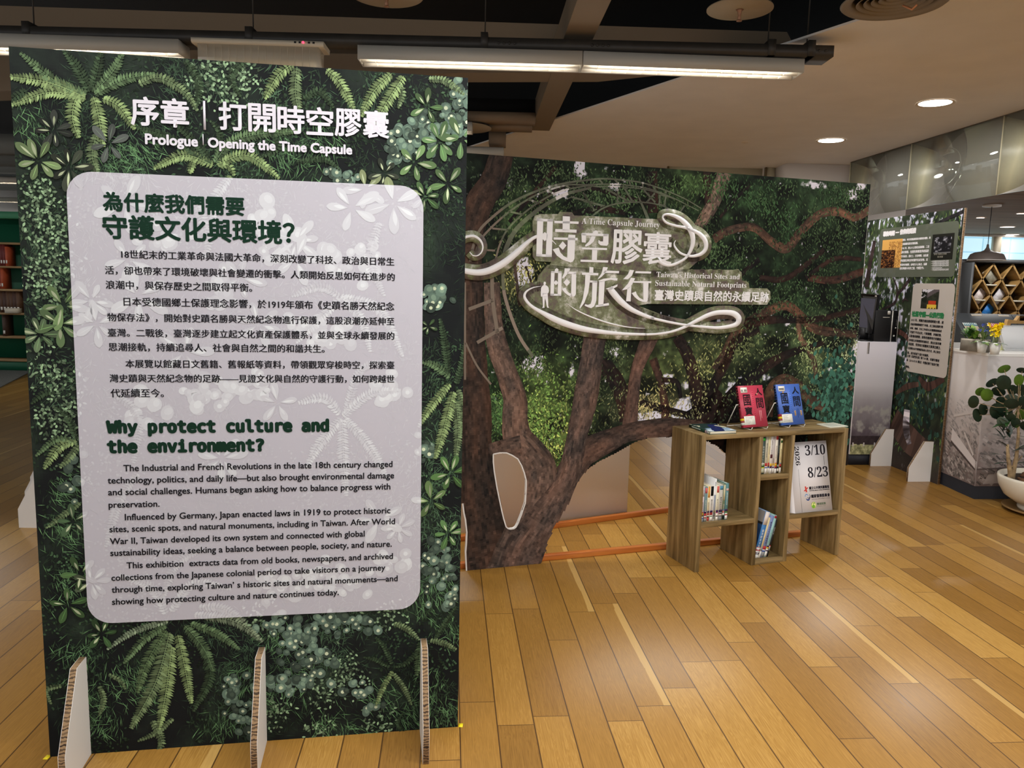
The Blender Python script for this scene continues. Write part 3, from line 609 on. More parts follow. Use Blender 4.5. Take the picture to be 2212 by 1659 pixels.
for px, r, c, cr in (((85, 348), 46, (120, 152, 96), 1), ((152, 362), 44, (56, 66, 50), 1), ((118, 282), 38, (54, 62, 52), 1), ((236, 312), 40, (84, 96, 84), 0), ((922, 232), 40, (84, 118, 70), 1), ((950, 306), 44, (92, 132, 78), 1), ((996, 300), 50, (104, 144, 88), 1), ((895, 352), 44, (108, 148, 88), 1), ((968, 398), 40, (88, 122, 72), 1), ((830, 375), 32, (62, 74, 56), 1), ((918, 425), 34, (84, 122, 70), 1), ((138, 660), 48, (104, 138, 84), 1), ((131, 700), 46, (96, 128, 80), 1), ((88, 722), 38, (100, 130, 88), 1), ((175, 1238), 42, (76, 112, 64), 1), ((148, 1305), 44, (74, 112, 62), 1), ((221, 1368), 36, (66, 102, 58), 1), ((160, 1125), 36, (76, 108, 70), 1), ((973, 1022), 46, (82, 124, 66), 1), ((931, 1082), 44, (108, 146, 84), 1), ((968, 1152), 36, (86, 128, 72), 1), ((925, 705), 20, (70, 100, 60), 1),
                    ((270, 440), 60, LT, 1), ((520, 600), 50, MD, 1), ((300, 640), 60, LT, 1), ((640, 520), 55, LT, 1), ((400, 760), 60, MD, 1), ((560, 700), 55, MD, 1), ((600, 870), 45, LT, 1), ((280, 560), 50, LT, 1), ((760, 450), 60, LT, 1), ((790, 410), 50, LT, 1), ((640, 560), 55, LT, 1), ((850, 440), 60, LT, 1), ((480, 990), 50, LT, 1), ((820, 1120), 60, LT, 1), ((860, 1140), 40, LT, 1), ((200, 1255), 40, MD, 1), ((210, 700), 44, LT, 1), ((200, 650), 44, LT, 1)):
    art.rosette(LB(*px), r*S*.9, c, .0044, random.choice((5, 5, 6, 7)), bool(cr))
for px in ((560, 480), (600, 520), (720, 560), (790, 560), (520, 840), (470, 850), (560, 830), (430, 860), (320, 890), (660, 700), (720, 720), (580, 1260), (640, 1270), (700, 1250), (840, 1220), (760, 1260), (350, 520), (480, 640), (840, 840)):
    art.euca(LB(*px), .03, 12, .02, .0022, 1.25)
full = [(.0005, .0005), (BW-.0005, .0005), (BW-.0005, BH-.0005), (.0005, BH-.0005)]
mb = MB()
def colbg(u, v):
    n = fbm(u*9, v*9, 5); m_ = fbm(u*60, v*60, 11, 3)
    return mixc((20, 23, 24), (44, 58, 46), np.clip((n-.4)*2.2, 0, 1)*(.4+.9*m_))
mb.grid(0, BW, 0, BH, 150, 250, colbg, y=-.0009)
art.emit(mb, full, y0=-.001)
mb.build('printed_foliage', PRINT, tl)
# pale rounded panel with the foliage ghosting through
u0, u1, v0, v1 = .140, 1.217, .459, 1.901
rr = rrect(u0, u1, v0, v1, .075)
mb = MB(); mb.poly([(x, -.0072, z) for x, z in rr], (178, 176, 186))
def ghost(c):
    l = .3*c[0]+.59*c[1]+.11*c[2]; k = (l-34)*.235
    if k < 3: return None
    return np.array((177, 176, 185))+np.array((.90, 1.05, .93))*min(k, 34)
for p, c, d in art.p:
    g_ = ghost(c)
    if g_ is None or (d < .0009 and random.random() < .5): continue
    a = np.array(p); 
    if (a.max(0) < (u0, v0)).any() or (a.min(0) > (u1, v1)).any(): continue
    q = clip_convex(p, rr)
    if len(q) >= 3: mb.poly([(x, -.0073-d*.12, z) for x, z in q], tuple(g_))
tp = mb.build('text_panel', PRINT, tl); tp['label'] = 'pale lavender rounded panel with ghosted leaves'
YT = -.0084
mb = MB(); wc = (222, 218, 228)
(ua, va), (ub, vb) = LB(286, 270), LB(790, 297)
wch = (ub-ua); cw = wch/8.35; vt = (va+vb)/2
kx = ua
for s_ in '序章': text(mb, s_, kx, vt, cw*.93, cw*.98, .0022, -.0068, res=2, col=wc); kx += cw*1.03
mb.box(kx+cw*.42, kx+cw*.5, -.0069, -.0067, vt-.004, vt+cw*.98, wc); kx += cw*.98
for s_ in '打開時空膠囊': text(mb, s_, kx, vt, cw*.95, cw*.98, .0019, -.0068, res=2, col=wc); kx += cw*1.045
text_px(mb, LB, 'Prologue', (316, 311), (428, 317), bold=.0016, y=-.0068, bottom=False, col=wc); 
(ua, va), (ub, vb) = LB(439, 312), LB(441, 312); mb.box(ua, ub, -.0069, -.0067, va-.003, va+.03, wc)
text_px(mb, LB, 'Opening the Time Capsule', (451, 318), (760, 334), bold=.0016, y=-.0068, bottom=False, col=wc)
mb.build('printed_title', mat('pale_lilac_ink', (206, 203, 213), .5), tl)
mb = MB()
text_px(mb, LB, '為什麼我們需要', (226, 457), (528, 465), bold=.0021, y=YT); HD = [mb]; mb = MB(); HD.append(mb); text_px(mb, LB, '守護文化與環境？', (226, 518), (636, 525), bold=.0024, y=YT)
mb = MB(); HD.append(mb); text_px(mb, LB, 'Why protect culture and', (234, 934), (709, 929), bold=.0038, y=YT, fn=MONO, bottom=False); mb = MB(); HD.append(mb); text_px(mb, LB, 'the environment?', (236, 977), (569.5, 971), bold=.0038, y=YT, fn=MONO, bottom=False)
for q in HD: q.build('printed_heading', GREENINK, tl)['label'] = 'bold dark green heading line'
mb = MB()
for s_, a, b in (('18世紀末的工業革命與法國大革命，深刻改變了科技、政治與日常生', (264, 558), (851, 575)), ('活，卻也帶來了環境破壞與社會變遷的衝擊。人類開始反思如何在進步的', (229, 593), (852, 607)), ('浪潮中，與保存歷史之間取得平衡。', (230.5, 626), (545, 629)), ('日本受德國鄉土保護理念影響，於1919年頒布《史蹟名勝天然紀念', (269, 662), (851, 670)), ('物保存法》，開始對史蹟名勝與天然紀念物進行保護，這股浪潮亦延伸至', (234, 694.6), (851, 702)), ('臺灣。二戰後，臺灣逐步建立起文化資產保護體系，並與全球永續發展的', (235, 728), (851, 733)), ('思潮接軌，持續追尋人、社會與自然之間的和諧共生。', (236.6, 759), (701, 761)), ('本展覽以館藏日文舊籍、舊報紙等資料，帶領觀眾穿梭時空，探索臺', (273, 794), (851, 797)), ('灣史蹟與天然紀念物的足跡——見證文化與自然的守護行動，如何跨越世', (239, 826), (851, 826)), ('代延續至今。', (241, 858), (355, 857))):
    text_px(mb, LB, s_, a, b, bold=0, y=YT, res=2); text_px(mb, LB, s_, (a[0]+.9, a[1]+.3), (b[0]+.9, b[1]+.3), bold=0, y=YT-.0001, res=2)
for s_, a, b in (('The Industrial and French Revolutions in the late 18th century changed', (269, 1017), (847.5, 1006.7)), ('technology, politics, and daily life—but also brought environmental damage', (235, 1043.6), (851, 1031)), ('and social challenges. Humans began asking how to balance progress with', (236, 1069), (843, 1055)), ('preservation.', (237, 1095), (346, 1093)), ('Influenced by Germany, Japan enacted laws in 1919 to protect historic', (272, 1123), (843, 1106)), ('sites, scenic spots, and natural monuments, including in Taiwan. After World', (239, 1149.4), (853, 1129)), ('War II, Taiwan developed its own system and connected with global', (240, 1175), (787.6, 1156)), ('sustainability ideas, seeking a balance between people, society, and nature.', (240.7, 1200), (846, 1178)), ('This exhibition  extracts data from old books, newspapers, and archived', (275.8, 1227), (848.5, 1204)), ('collections from the Japanese colonial period to take visitors on a journey', (243, 1252.7), (832, 1229.7)), ('through time, exploring Taiwan’ s historic sites and natural monuments—and', (243.5, 1278.6), (858.6, 1252.7)), ('showing how protecting culture and nature continues today.', (244.4, 1304.4), (732, 1282.7))):
    text_px(mb, LB, s_, a, b, bold=.0005, y=YT, bottom=False, res=3)
mb.build('printed_body_text', INK, tl)
# yellow tape tabs on the floor at its two ends
for px, lab in (((995, 1567), 'small yellow tape tab on floor at right foot of foliage board'), ((102, 1636), 'small yellow tape tab on floor at left bottom corner of foliage board')):
    p = onz(*px); mb = MB(); mb.box(-.008, .008, -.012, .012, 0, .0008); o = mb.build('floor_tape', mat('yellow_tape', (250, 226, 30), .5), loc=(p[0], p[1], .0003)); tag(o, lab, 'tape')

# ---------------------------------------------------------- tree mural with cut-out trunk
MP = Plane(-.2297, 4.1249, .3203)
tm = thing('tree_mural', 'wide cut-out board printed with dark branching trees and raised white title', 'display board', (MP.x, MP.y, 0), MP.a)
P_ = lambda *q: [np.array(MP(x, y)) for x, y in q]
UL, UR, ZT = -.40, 2.562, 2.256
tr_left = P_((1007.3, 1233.7), (1005.5, 1192), (1007, 1175), (1008, 1150), (1005, 1122), (1002, 1109), (999, 1087))
tr_left[0][1] = 0
low = P_((1838, 1000), (1600, 1000), (1563, 976), (1555, 966), (1525, 950), (1480, 936), (1439, 944), (1400, 946), (1378, 952), (1362, 960), (1329.5, 978.7), (1293, 997), (1266.5, 1015), (1248, 1041.7), (1228, 1086.5), (1209.5, 1117), (1195, 1141), (1184, 1166), (1180, 1180), (1175, 1200), (1169.2, 1215.2))
low[-1][1] = 0; low[0][0] = UR
outline = tr_left+[np.array((UL, tr_left[-1][1])), np.array((UL, ZT)), np.array((UR, ZT))]+low
hole = [np.array(MP(1000+x/2.458, 700+y/2.458)) for x, y in ((160, 690), (195, 683), (230, 683), (262, 697), (290, 715), (310, 750), (325, 790), (335, 830), (335, 860), (332, 920), (330, 950), (318, 985), (310, 1010), (298, 1040), (290, 1060), (280, 1078), (270, 1085), (250, 1088), (238, 1084), (228, 1075), (216, 1035), (205, 990), (180, 870), (165, 780), (160, 730))]
cu = bpy.data.curves.new('tmp', 'CURVE'); cu.dimensions = '2D'; cu.fill_mode = 'BOTH'; cu.extrude = .011
for lp in (outline, hole):
    sp = cu.splines.new('POLY'); sp.points.add(len(lp)-1); sp.use_cyclic_u = True
    for k, q in enumerate(lp): sp.points[k].co = (q[0], q[1], 0, 1)
o = bpy.data.objects.new('tmp', cu); C.objects.link(o); me = bpy.data.meshes.new_from_object(o.evaluated_get(bpy.context.evaluated_depsgraph_get())); bpy.data.objects.remove(o)
me.transform(Matrix.Translation((0, .0115, 0)) @ Matrix.Rotation(PI/2, 4, 'X'))
M_TRUNKBASE = mat('dark_brown_print_base', (62, 50, 46), .55); me.materials.clear()
for q in (M_TRUNKBASE, WHITE): me.materials.append(q)
for p in me.polygons: p.material_index = 0 if (abs(p.normal.y) > .9 and p.center.y < .002) else 1
me.name = 'board_core'; o = bpy.data.objects.new('board_core', me); C.objects.link(o); o.parent = tm
MPX = lambda u, v: None
# regions of the printed photograph (place, spread, colour, weight), in picture terms laid on the board
REG = [((1180, 900), (70, 90), (120, 150, 76), 1.0), ((1215, 960), (30, 60), (142, 158, 84), .9), ((1090, 890), (30, 60), (70, 110, 62), .6), ((1130, 590), (40, 40), (136, 144, 84), .8), ((1420, 800), (60, 60), (112, 126, 72), .8), ((1540, 780), (60, 50), (120, 132, 80), .7), ((1470, 870), (60, 40), (138, 140, 96), .8), ((1400, 880), (60, 30), (150, 150, 104), .7), ((1620, 820), (50, 60), (92, 110, 72), .6), ((1810, 850), (45, 90), (66, 104, 82), .9), ((1760, 760), (60, 60), (96, 116, 76), .7), ((1830, 780), (25, 60), (150, 160, 120), .6), ((1620, 450), (160, 60), (60, 88, 54), .8), ((1780, 430), (90, 60), (64, 90, 58), .7), ((1500, 390), (60, 40), (92, 116, 66), .7), ((1230, 380), (90, 40), (66, 92, 60), .6), ((1350, 440), (80, 60), (54, 80, 50), .6), ((1720, 600), (120, 70), (44, 68, 42), .7), ((1560, 590), (50, 60), (58, 84, 52), .6), ((1150, 470), (50, 50), (80, 108, 60), .6), ((1340, 700), (80, 40), (80, 104, 58), .6), ((1640, 740), (60, 40), (86, 104, 66), .6), ((1060, 780), (20, 80), (60, 96, 54), .4), ((1690, 460), (200, 160), (40, 60, 38), .6)]
REG = [(np.array(MP(*c)), (s[0]*.0029, s[1]*.0026), np.array(k, float), w) for c, s, k, w in REG]
def region_col(u, v):
    acc = np.zeros(np.shape(u)+(3,))+np.array((30, 42, 30))*.35; ws = np.zeros(np.shape(u))+.35
    for c, s, k, w in REG:
        g = w*np.exp(-(((u-c[0])/s[0])**2+((v-c[1])/s[1])**2)); acc += g[..., None]*k; ws += g
    return acc/ws[..., None]
SKY = [((1252, 362), (12, 26), 1), ((1130, 590), (20, 32), 1), ((1152, 788), (26, 18), 1), ((1405, 902), (36, 14), 1), ((1475, 885), (30, 28), 1), ((1440, 820), (18, 14), .8), ((1580, 838), (16, 20), .7), ((1205, 415), (24, 16), .8), ((1330, 402), (14, 12), .7), ((1760, 400), (40, 12), .6), ((1860, 400), (16, 14), .8), ((1100, 400), (14, 18), .5), ((1530, 870), (30, 18), .7), ((1655, 815), (14, 12), .6), ((1700, 700), (14, 8), .6), ((1560, 690), (20, 14), .6), ((1845, 770), (14, 50), .7), ((1236, 800), (10, 22), .6), ((1840, 420), (16, 16), .7), ((1330, 760), (14, 18), .5), ((1020, 560), (8, 14), .4), ((1440, 760), (20, 10), .5), ((1790, 800), (18, 14), .5), ((1480, 830), (22, 14), .5), ((1360, 905), (16, 12), .6)]
SKY = [(np.array(MP(*c)), (s[0]*.0029, s[1]*.0026), w) for c, s, w in SKY]
def mural_bg(u, v):
    n = fbm(u*11, v*11, 21); m_ = fbm(u*48, v*48, 31, 3); base = region_col(u, v)*(.25+1.15*np.clip((n-.3)*1.9, 0, 1)*(.35+m_))[..., None]
    sk = np.zeros(u.shape)
    for c, s, w in SKY: sk = np.maximum(sk, w*np.exp(-(((u-c[0])/s[0])**2+((v-c[1])/s[1])**2)))
    sp = fbm(u*36, v*36, 77, 3); k = np.clip((sk*1.5+sp-1.02)*5, 0, 1)
    k = np.maximum(k, np.clip((sp-.80)*16, 0, 1)*.8)
    return mixc(base, (226, 222, 234), k)
mb = MB()
inside = lambda u, v: pip(u, v, outline) & ~pip(u, v, hole)
mb.grid(UL, UR, .47, ZT, 380, 230, mural_bg, y=-.0006, maskfn=lambda u, v: inside(u, v) & (v > .52))
art = Art()
def trunk(path, col, d, var=.42, na=9, step=6.0, seed=1, rough=1.0, edge=.5, clip_out=True):
    Q = catmull([(x, y) for x, y, w in path], 12); wv_ = catmull([(w, 0) for x, y, w in path], 12)[:, 0]
    U = np.array([MP(x, y) for x, y in Q]); sc_ = np.linalg.norm(U[-1]-U[0])/max(1e-6, np.linalg.norm(Q[-1]-Q[0])); Wm = wv_*sc_*.5
    L_ = np.concatenate([[0], np.cumsum(np.linalg.norm(np.diff(U, axis=0), axis=1))]); n = max(4, int(L_[-1]/(step*.0026)))
    S_ = np.linspace(0, L_[-1], n+1); X = np.interp(S_, L_, U[:, 0]); Y = np.interp(S_, L_, U[:, 1]); Wd = np.interp(S_, L_, Wm)
    Wd = Wd*(1+.16*(fbm(S_*9+seed*3, S_*0+seed, seed)-.5)*rough)
    T = np.stack([np.gradient(X), np.gradient(Y)], 1); T /= np.linalg.norm(T, axis=1)[:, None]+1e-9; N = np.stack([-T[:, 1], T[:, 0]], 1)
    col = np.array(col, float)
    for i in range(n):
        for k in range(na):
            t0, t1 = -1+2*k/na, -1+2*(k+1)/na; tm_ = (t0+t1)/2
            w_ = 1.25*(fbm(S_[i]*44, tm_*Wd[i]*110+seed*9, seed+5, 3)-.5); w2_ = fbm(S_[i]*7, tm_*Wd[i]*24+seed*5, seed+2, 2)-.5
            c = col*(1+var*(1.7*w_+1.2*w2_))*(1-edge*max(0, tm_)**2*.6-edge*max(0, -tm_)**3*.35); c = c+np.array((10, 2, -2))*(2*w2_)
            A = [(X[j]+N[j, 0]*Wd[j]*t, Y[j]+N[j, 1]*Wd[j]*t) for j, t in ((i, t0), (i+1, t0), (i+1, t1), (i, t1))]
            if clip_out and not inside(np.array([(A[0][0]+A[2][0])/2]), np.array([(A[0][1]+A[2][1])/2]))[0]: continue
            art.add(A[::-1], c, d)
DKB = (40, 30, 27)
# far dark limbs
for k, (p, c) in enumerate([
    ([(1517, 895, 46), (1502, 830, 32), (1486, 770, 26), (1462, 728, 22)], DKB), ([(1520, 880, 34), (1548, 820, 24), (1572, 775, 22), (1590, 735, 20), (1640, 712, 16)], DKB),
    ([(1545, 800, 26), (1566, 770, 24), (1590, 719, 20), (1622, 694, 20), (1667, 668, 18), (1700, 660, 18), (1728, 682, 18), (1765, 712, 18), (1850, 722, 14)], (84, 62, 50)),
    ([(1724, 680, 14), (1728, 727, 13), (1752, 765, 14), (1760, 800, 13), (1756, 832, 9)], (110, 84, 68)),
    ([(1541, 517, 16), (1572, 499, 15), (1626, 491, 14), (1667, 523, 16), (1700, 536, 18), (1732, 497, 17), (1773, 462, 17), (1814, 458, 16), (1846, 470, 15), (1880, 452, 14)], (98, 72, 58)),
    ([(1565, 372, 34), (1545, 430, 30), (1522, 470, 28), (1505, 492, 20)], (120, 100, 88)), ([(1527, 370, 20), (1528, 440, 16)], (60, 42, 34)), ([(1407, 370, 28), (1411, 460, 28)], (58, 38, 32)),
    ([(1300, 780, 30), (1330, 822, 34), (1348, 870, 34), (1352, 910, 30)], DKB), ([(1410, 775, 18), (1426, 822, 17), (1435, 870, 20), (1440, 918, 24)], (70, 50, 42)), ([(1382, 868, 12), (1420, 880, 14), (1488, 897, 12)], DKB), ([(1430, 820, 10), (1462, 826, 10), (1470, 860, 8)], DKB),
    ([(1655, 900, 26), (1664, 845, 22), (1692, 820, 20), (1728, 838, 22), (1756, 866, 24), (1790, 885, 12)], (88, 66, 52)), ([(1846, 834, 10), (1814, 850, 12), (1796, 886, 10)], (120, 90, 64)),
    ([(1745, 600, 12), (1800, 605, 14), (1870, 585, 14)], (70, 48, 40)), ([(1600, 700, 20), (1680, 690, 14), (1760, 690, 12), (1860, 668, 10)], DKB), ([(1560, 940, 60), (1580, 880, 60), (1620, 820, 30), (1690, 770, 18), (1780, 740, 10)], (36, 28, 26)), ([(1500, 925, 90), (1530, 890, 60), (1560, 850, 30)], (34, 26, 25)),
    ([(1160, 440, 7), (1230, 400, 9), (1330, 420, 8), (1400, 440, 8)], DKB), ([(1210, 470, 12), (1290, 452, 14), (1350, 460, 10)], DKB), ([(1110, 560, 7), (1122, 660, 7)], (72, 58, 52)), ([(1135, 575, 5), (1150, 620, 5), (1146, 650, 5)], DKB), ([(1640, 560, 10), (1590, 600, 12), (1530, 640, 10)], DKB), ([(1780, 540, 10), (1700, 600, 12), (1640, 600, 10)], DKB), ([(1860, 560, 8), (1800, 560, 9), (1740, 600, 8)], DKB), ([(1200, 360, 9), (1150, 420, 9), (1100, 480, 8)], DKB), ([(1620, 400, 6), (1580, 440, 7), (1555, 470, 6)], DKB)]):
    trunk(p, c, .0014, seed=k+3, na=6, step=5, var=.5)
# leaves, coloured by the part of the picture they fall in
for k in range(900):
    c = np.array((random.uniform(UL+.35, UR), random.uniform(.55, ZT))); n = float(fbm(c[0]*4.5, c[1]*4.5, 41))
    if n < .36: continue
    base = region_col(np.array([c[0]]), np.array([c[1]]))[0]
    for j in range(24):
        p = c+np.array((random.gauss(0, .045), random.gauss(0, .04))); 
        if not inside(p[:1], p[1:]-.05)[0] or not inside(p[:1], p[1:])[0]: continue
        sh = random.uniform(.5, 1.5)*(.55+n); art.leaf(p, random.uniform(-2.6, -.5), random.uniform(.012, .026), random.uniform(.005, .009), base*sh*(1.34, 1.2, 1.22), .0008+random.random()*.001, 3, .9)
for k in range(520):   # larger teal leaves low on the right, bright sprays low on the left
    p = np.array(MP(random.gauss(1812, 30), random.gauss(850, 55)))
    if not inside(p[:1], p[1:])[0]: continue
    art.leaf(p, random.uniform(-2.2, -.9), random.uniform(.03, .05), random.uniform(.02, .03), np.array((52, 90, 76))*random.uniform(.5, 1.45), .0019+random.random()*.0008, 5, 1.1)
for k in range(800):
    p = np.array(MP(random.gauss(1172, 34), random.gauss(910, 60)))
    if not (inside(p[:1], p[1:]-.05)[0] and inside(p[:1], p[1:])[0]): continue
    art.leaf(p, random.uniform(-3, 0), random.uniform(.012, .022), random.uniform(.007, .012), np.array((112, 146, 74))*random.uniform(.5, 1.3), .0012+random.random()*.0008, 4, .9)
for cx, cy, n in ((1085, 880, 160), (1050, 900, 90), (1150, 770, 120), (1560, 400, 200), (1640, 430, 240), (1700, 480, 200), (1800, 420, 160), (1480, 395, 160)):
    for k in range(n):
        p = np.array(MP(random.gauss(cx, 24), random.gauss(cy, 22)))
        if not inside(p[:1], p[1:])[0]: continue
        base = region_col(p[:1], p[1:])[0]; art.leaf(p, random.uniform(-2.6, -.5), random.uniform(.016, .03), random.uniform(.005, .009), base*random.uniform(.7, 1.7), .0020+random.random()*.0006, 3, .9)
# near trunks
trunk([(1085, 330, 50), (1066, 390, 56), (1035, 440, 60), (1014, 510, 60), (1010, 600, 64), (1014, 700, 66), (1018, 800, 70), (1026, 900, 72), (1028, 980, 74), (1034, 1060, 84), (1046, 1140, 100), (1058, 1245, 120)], (70, 54, 46), .0030, seed=31, na=16, step=4)
trunk([(1062, 610, 36), (1066, 700, 40), (1076, 753, 44), (1094, 805, 46), (1112, 862, 52), (1112, 905, 58), (1118, 945, 62), (1142, 972, 64), (1166, 1010, 70), (1166, 1060, 76), (1150, 1120, 84), (1120, 1170, 90), (1090, 1245, 90)], (106, 86, 76), .0032, seed=37, na=16, step=4)
trunk([(1125, 960, 40), (1095, 966, 36), (1072, 970, 34), (1066, 955, 22)], (100, 80, 70), .0033, seed=39, na=10, step=4)
trunk([(1295, 700, 54), (1285, 728, 52), (1264, 863, 56), (1246, 944, 50), (1228, 1025, 56), (1200, 1085, 74), (1168, 1140, 92), (1135, 1190, 100), (1118, 1250, 110)], (96, 78, 70), .0034, seed=43, na=18, step=4)
trunk([(1225, 1030, 60), (1255, 985, 56), (1280, 968, 54), (1318, 950, 46), (1366, 932, 38), (1440, 924, 40), (1500, 918, 20), (1540, 925, 12)], (84, 66, 58), .0033, seed=47, na=14, step=4)
trunk([(1358, 940, 40), (1366, 863, 30), (1375, 800, 30), (1398, 741, 38), (1418, 700, 40)], (90, 70, 62), .0032, seed=53, na=10, step=4)
trunk([(1440, 935, 50), (1500, 960, 60), (1560, 970, 50)], DKB, .0028, seed=59, na=8, step=5)
trunk([(1560, 985, 60), (1700, 975, 70), (1840, 965, 70)], (28, 24, 22), .0016, seed=61, na=6, step=8)
art.emit(mb, [(UL, 0), (UR, 0), (UR, ZT-.001), (UL, ZT-.001)], y0=-.0006)
def trunk_base(u, v):
    a = fbm(u*70, v*34, 91, 4); b = fbm(u*16, v*9, 95, 3); c = mixc((46, 36, 37), (134, 112, 100), np.clip(.5+(a-.5)*2.1+(b-.5)*.9, 0, 1))
    return c*(1-.35*np.clip((u-.36)/.25, 0, 1))[..., None]+(fbm(u*9, v*5, 99)[..., None]-.5)*np.array((26, 6, 8))
mb.grid(-.05, .75, 0, .66, 200, 165, trunk_base, y=-.0026, maskfn=lambda u, v: inside(u, v) & inside(u+.006, v) & inside(u-.006, v) & (v < .46))
mb.build('printed_trees', PRINT, tm)
# white margin along the cut of the hole and the left of the trunk
def ribbon(mb, pts, w, y, col=(236, 233, 238), m=0, closed=False, n=10, depth=0, raw=False, colfn=None):
    P = np.asarray(pts, float) if raw else catmull(pts, n); w = np.full(len(P), w) if np.isscalar(w) else np.interp(np.linspace(0, 1, len(P)), np.linspace(0, 1, len(w)), w)
    if closed: P = np.concatenate([P, P[:1]]); w = np.concatenate([w, w[:1]])
    T = np.gradient(P, axis=0); T /= np.linalg.norm(T, axis=1)[:, None]+1e-9; N = np.stack([-T[:, 1], T[:, 0]], 1)
    A, B = P+N*w[:, None]/2, P-N*w[:, None]/2; n_ = len(P)
    V = [(a[0], y, a[1]) for a in A]+[(b[0], y, b[1]) for b in B]
    F = [(i, i+1, n_+i+1, n_+i) for i in range(n_-1)]
    if depth:
        V += [(a[0], y+depth, a[1]) for a in A]+[(b[0], y+depth, b[1]) for b in B]
        F += [(2*n_+i, 2*n_+i+1, i+1, i) for i in range(n_-1)]+[(n_+i, n_+i+1, 3*n_+i+1, 3*n_+i) for i in range(n_-1)]+[(0, n_, 3*n_, 2*n_), (n_-1, 2*n_-1, 4*n_-1, 3*n_-1)]
    mb.add(V, F, col, m)
    if colfn is not None:
        q = (P[:-1]+P[1:])/2; mb.c[-len(F):] = [tuple(k) for k in colfn(q[:, 0], q[:, 1])]
mb = MB(); ribbon(mb, hole, .007, -.0046, closed=True, raw=True); ribbon(mb, tr_left, .008, -.0046, raw=True); mb.build('cut_margin', WHITE, tm)
# faint clock dial printed over the trees
mb = MB(); PX3 = lambda x, y: MP(1000+x/6.382, 380+y/6.382); PX4 = lambda x, y: MP(1260+x/6.38, 380+y/6.38); PX5 = lambda x, y: MP(1100+x/6.9125, 560+y/6.9125); PX6 = lambda x, y: MP(1390+x/7.628, 560+y/7.628)
K = .00042; dial = (206, 198, 178)
def dial_col(u, v):
    b = mural_bg(u, v); b[u < .16] = (76, 60, 52); b[(u > .16) & (u < .33) & (v < 1.55)] = (100, 82, 74); return b*.60+np.array(dial)*.40
def rb(q, w, **k):
    if k.get('raw'): q = [np.array(q[0])*(1-t)+np.array(q[1])*t for t in np.linspace(0, 1, 7)]
    k['colfn'] = dial_col; ribbon(mb, q, np.asarray(w, float)*K if not np.isscalar(w) else w*K, -.0052, dial, **k)
rb([PX3(95, 1180), PX3(130, 1000), PX3(220, 760), PX3(380, 590), PX3(620, 400), PX3(900, 255), PX3(1200, 150), PX3(1500, 85), PX4(0, 65), PX4(250, 40), PX4(500, 55), PX4(800, 95), PX4(1100, 190), PX4(1400, 320), PX4(1620, 450)], [34, 34, 30, 26, 22, 18, 14])
rb([PX3(160, 1120), PX3(230, 900), PX3(400, 700), PX3(640, 490), PX3(900, 320), PX3(1150, 205), PX3(1450, 125), PX4(0, 125), PX4(300, 115), PX4(600, 130), PX4(900, 180), PX4(1200, 290), PX4(1580, 480)], [30, 26, 22, 18, 16, 12])
rb([PX3(440, 1180), PX3(500, 960), PX3(610, 740), PX3(830, 520), PX3(1080, 340), PX3(1350, 210), PX3(1700, 140), PX4(200, 150), PX4(500, 150), PX4(900, 200), PX4(1250, 320)], [26, 22, 20, 16, 12])
rb([PX3(540, 1250), PX3(600, 980), PX3(730, 740), PX3(940, 540), PX3(1180, 370), PX3(1420, 250), PX3(1650, 190), PX4(100, 165)], [66, 60, 50, 40, 28])
rb([PX4(110, 560), PX4(260, 450), PX4(450, 385), PX4(700, 362), PX4(950, 380), PX4(1150, 440), PX4(1330, 540)], [22, 20, 16, 14])
for a, b in ((PX3(620, 490), PX3(830, 535)), (PX3(400, 725), PX3(620, 745)), (PX3(270, 1020), PX3(440, 1030)), (PX3(890, 325), PX3(1050, 375)), (PX3(1160, 205), PX3(1280, 260)), (PX3(1410, 130), PX3(1480, 180)), (PX4(215, 50), PX4(260, 105)), (PX4(425, 50), PX4(480, 110)), (PX4(630, 70), PX4(640, 120)), (PX4(812, 100), PX4(815, 150)), (PX4(978, 150), PX4(978, 190)), (PX4(1135, 200), PX4(1130, 245)), (PX4(1390, 410), PX4(1320, 510)),
             (PX3(1650, 230), PX3(1790, 450)), (PX3(1480, 290), PX3(1790, 370)), (PX4(0, 250), PX4(150, 480)), (PX4(0, 345), PX4(280, 415)), (PX4(310, 180), PX4(600, 345)), (PX4(470, 180), PX4(465, 355)), (PX4(565, 180), PX4(665, 340)), (PX4(830, 200), PX4(985, 365)), (PX4(980, 240), PX4(880, 350)), (PX4(1050, 260), PX4(1042, 385)), (PX4(1130, 290), PX4(1112, 410))):
    rb([a, b], 24, raw=True)
for a, b in ((PX3(1425, 320), PX3(1530, 280)), (PX4(230, 430), PX4(295, 405)), (PX4(120, 488), PX4(180, 460)), (PX4(270, 180), PX4(370, 180)), (PX4(545, 178), PX4(605, 178)), (PX4(560, 345), PX4(695, 342)), (PX4(450, 358), PX4(490, 355)), (PX4(860, 352), PX4(900, 350)), (PX4(1030, 262), PX4(1165, 292)), (PX4(1020, 384), PX4(1132, 412))): rb([a, b], 12, raw=True)
rb([PX4(722, 215), PX4(790, 370), PX4(860, 530), PX4(890, 600)], [2, 30, 44, 40])
for q, w_ in ((((1004, 610), (1004, 700), (1004, 820)), 26), (((1062, 590), (1064, 650), (1074, 720)), 50), (((1085, 580), (1090, 640), (1118, 720), (1150, 770)), 44), (((1005, 740), (1030, 790), (1060, 830)), 26)): rb(P_(*q), w_)
for a, b in (((1012, 668), (1065, 648)), ((1030, 740), (1085, 708))): rb([MP(*a), MP(*b)], 44, raw=True)
mb.build('printed_clock_dial', PRINT, tm)

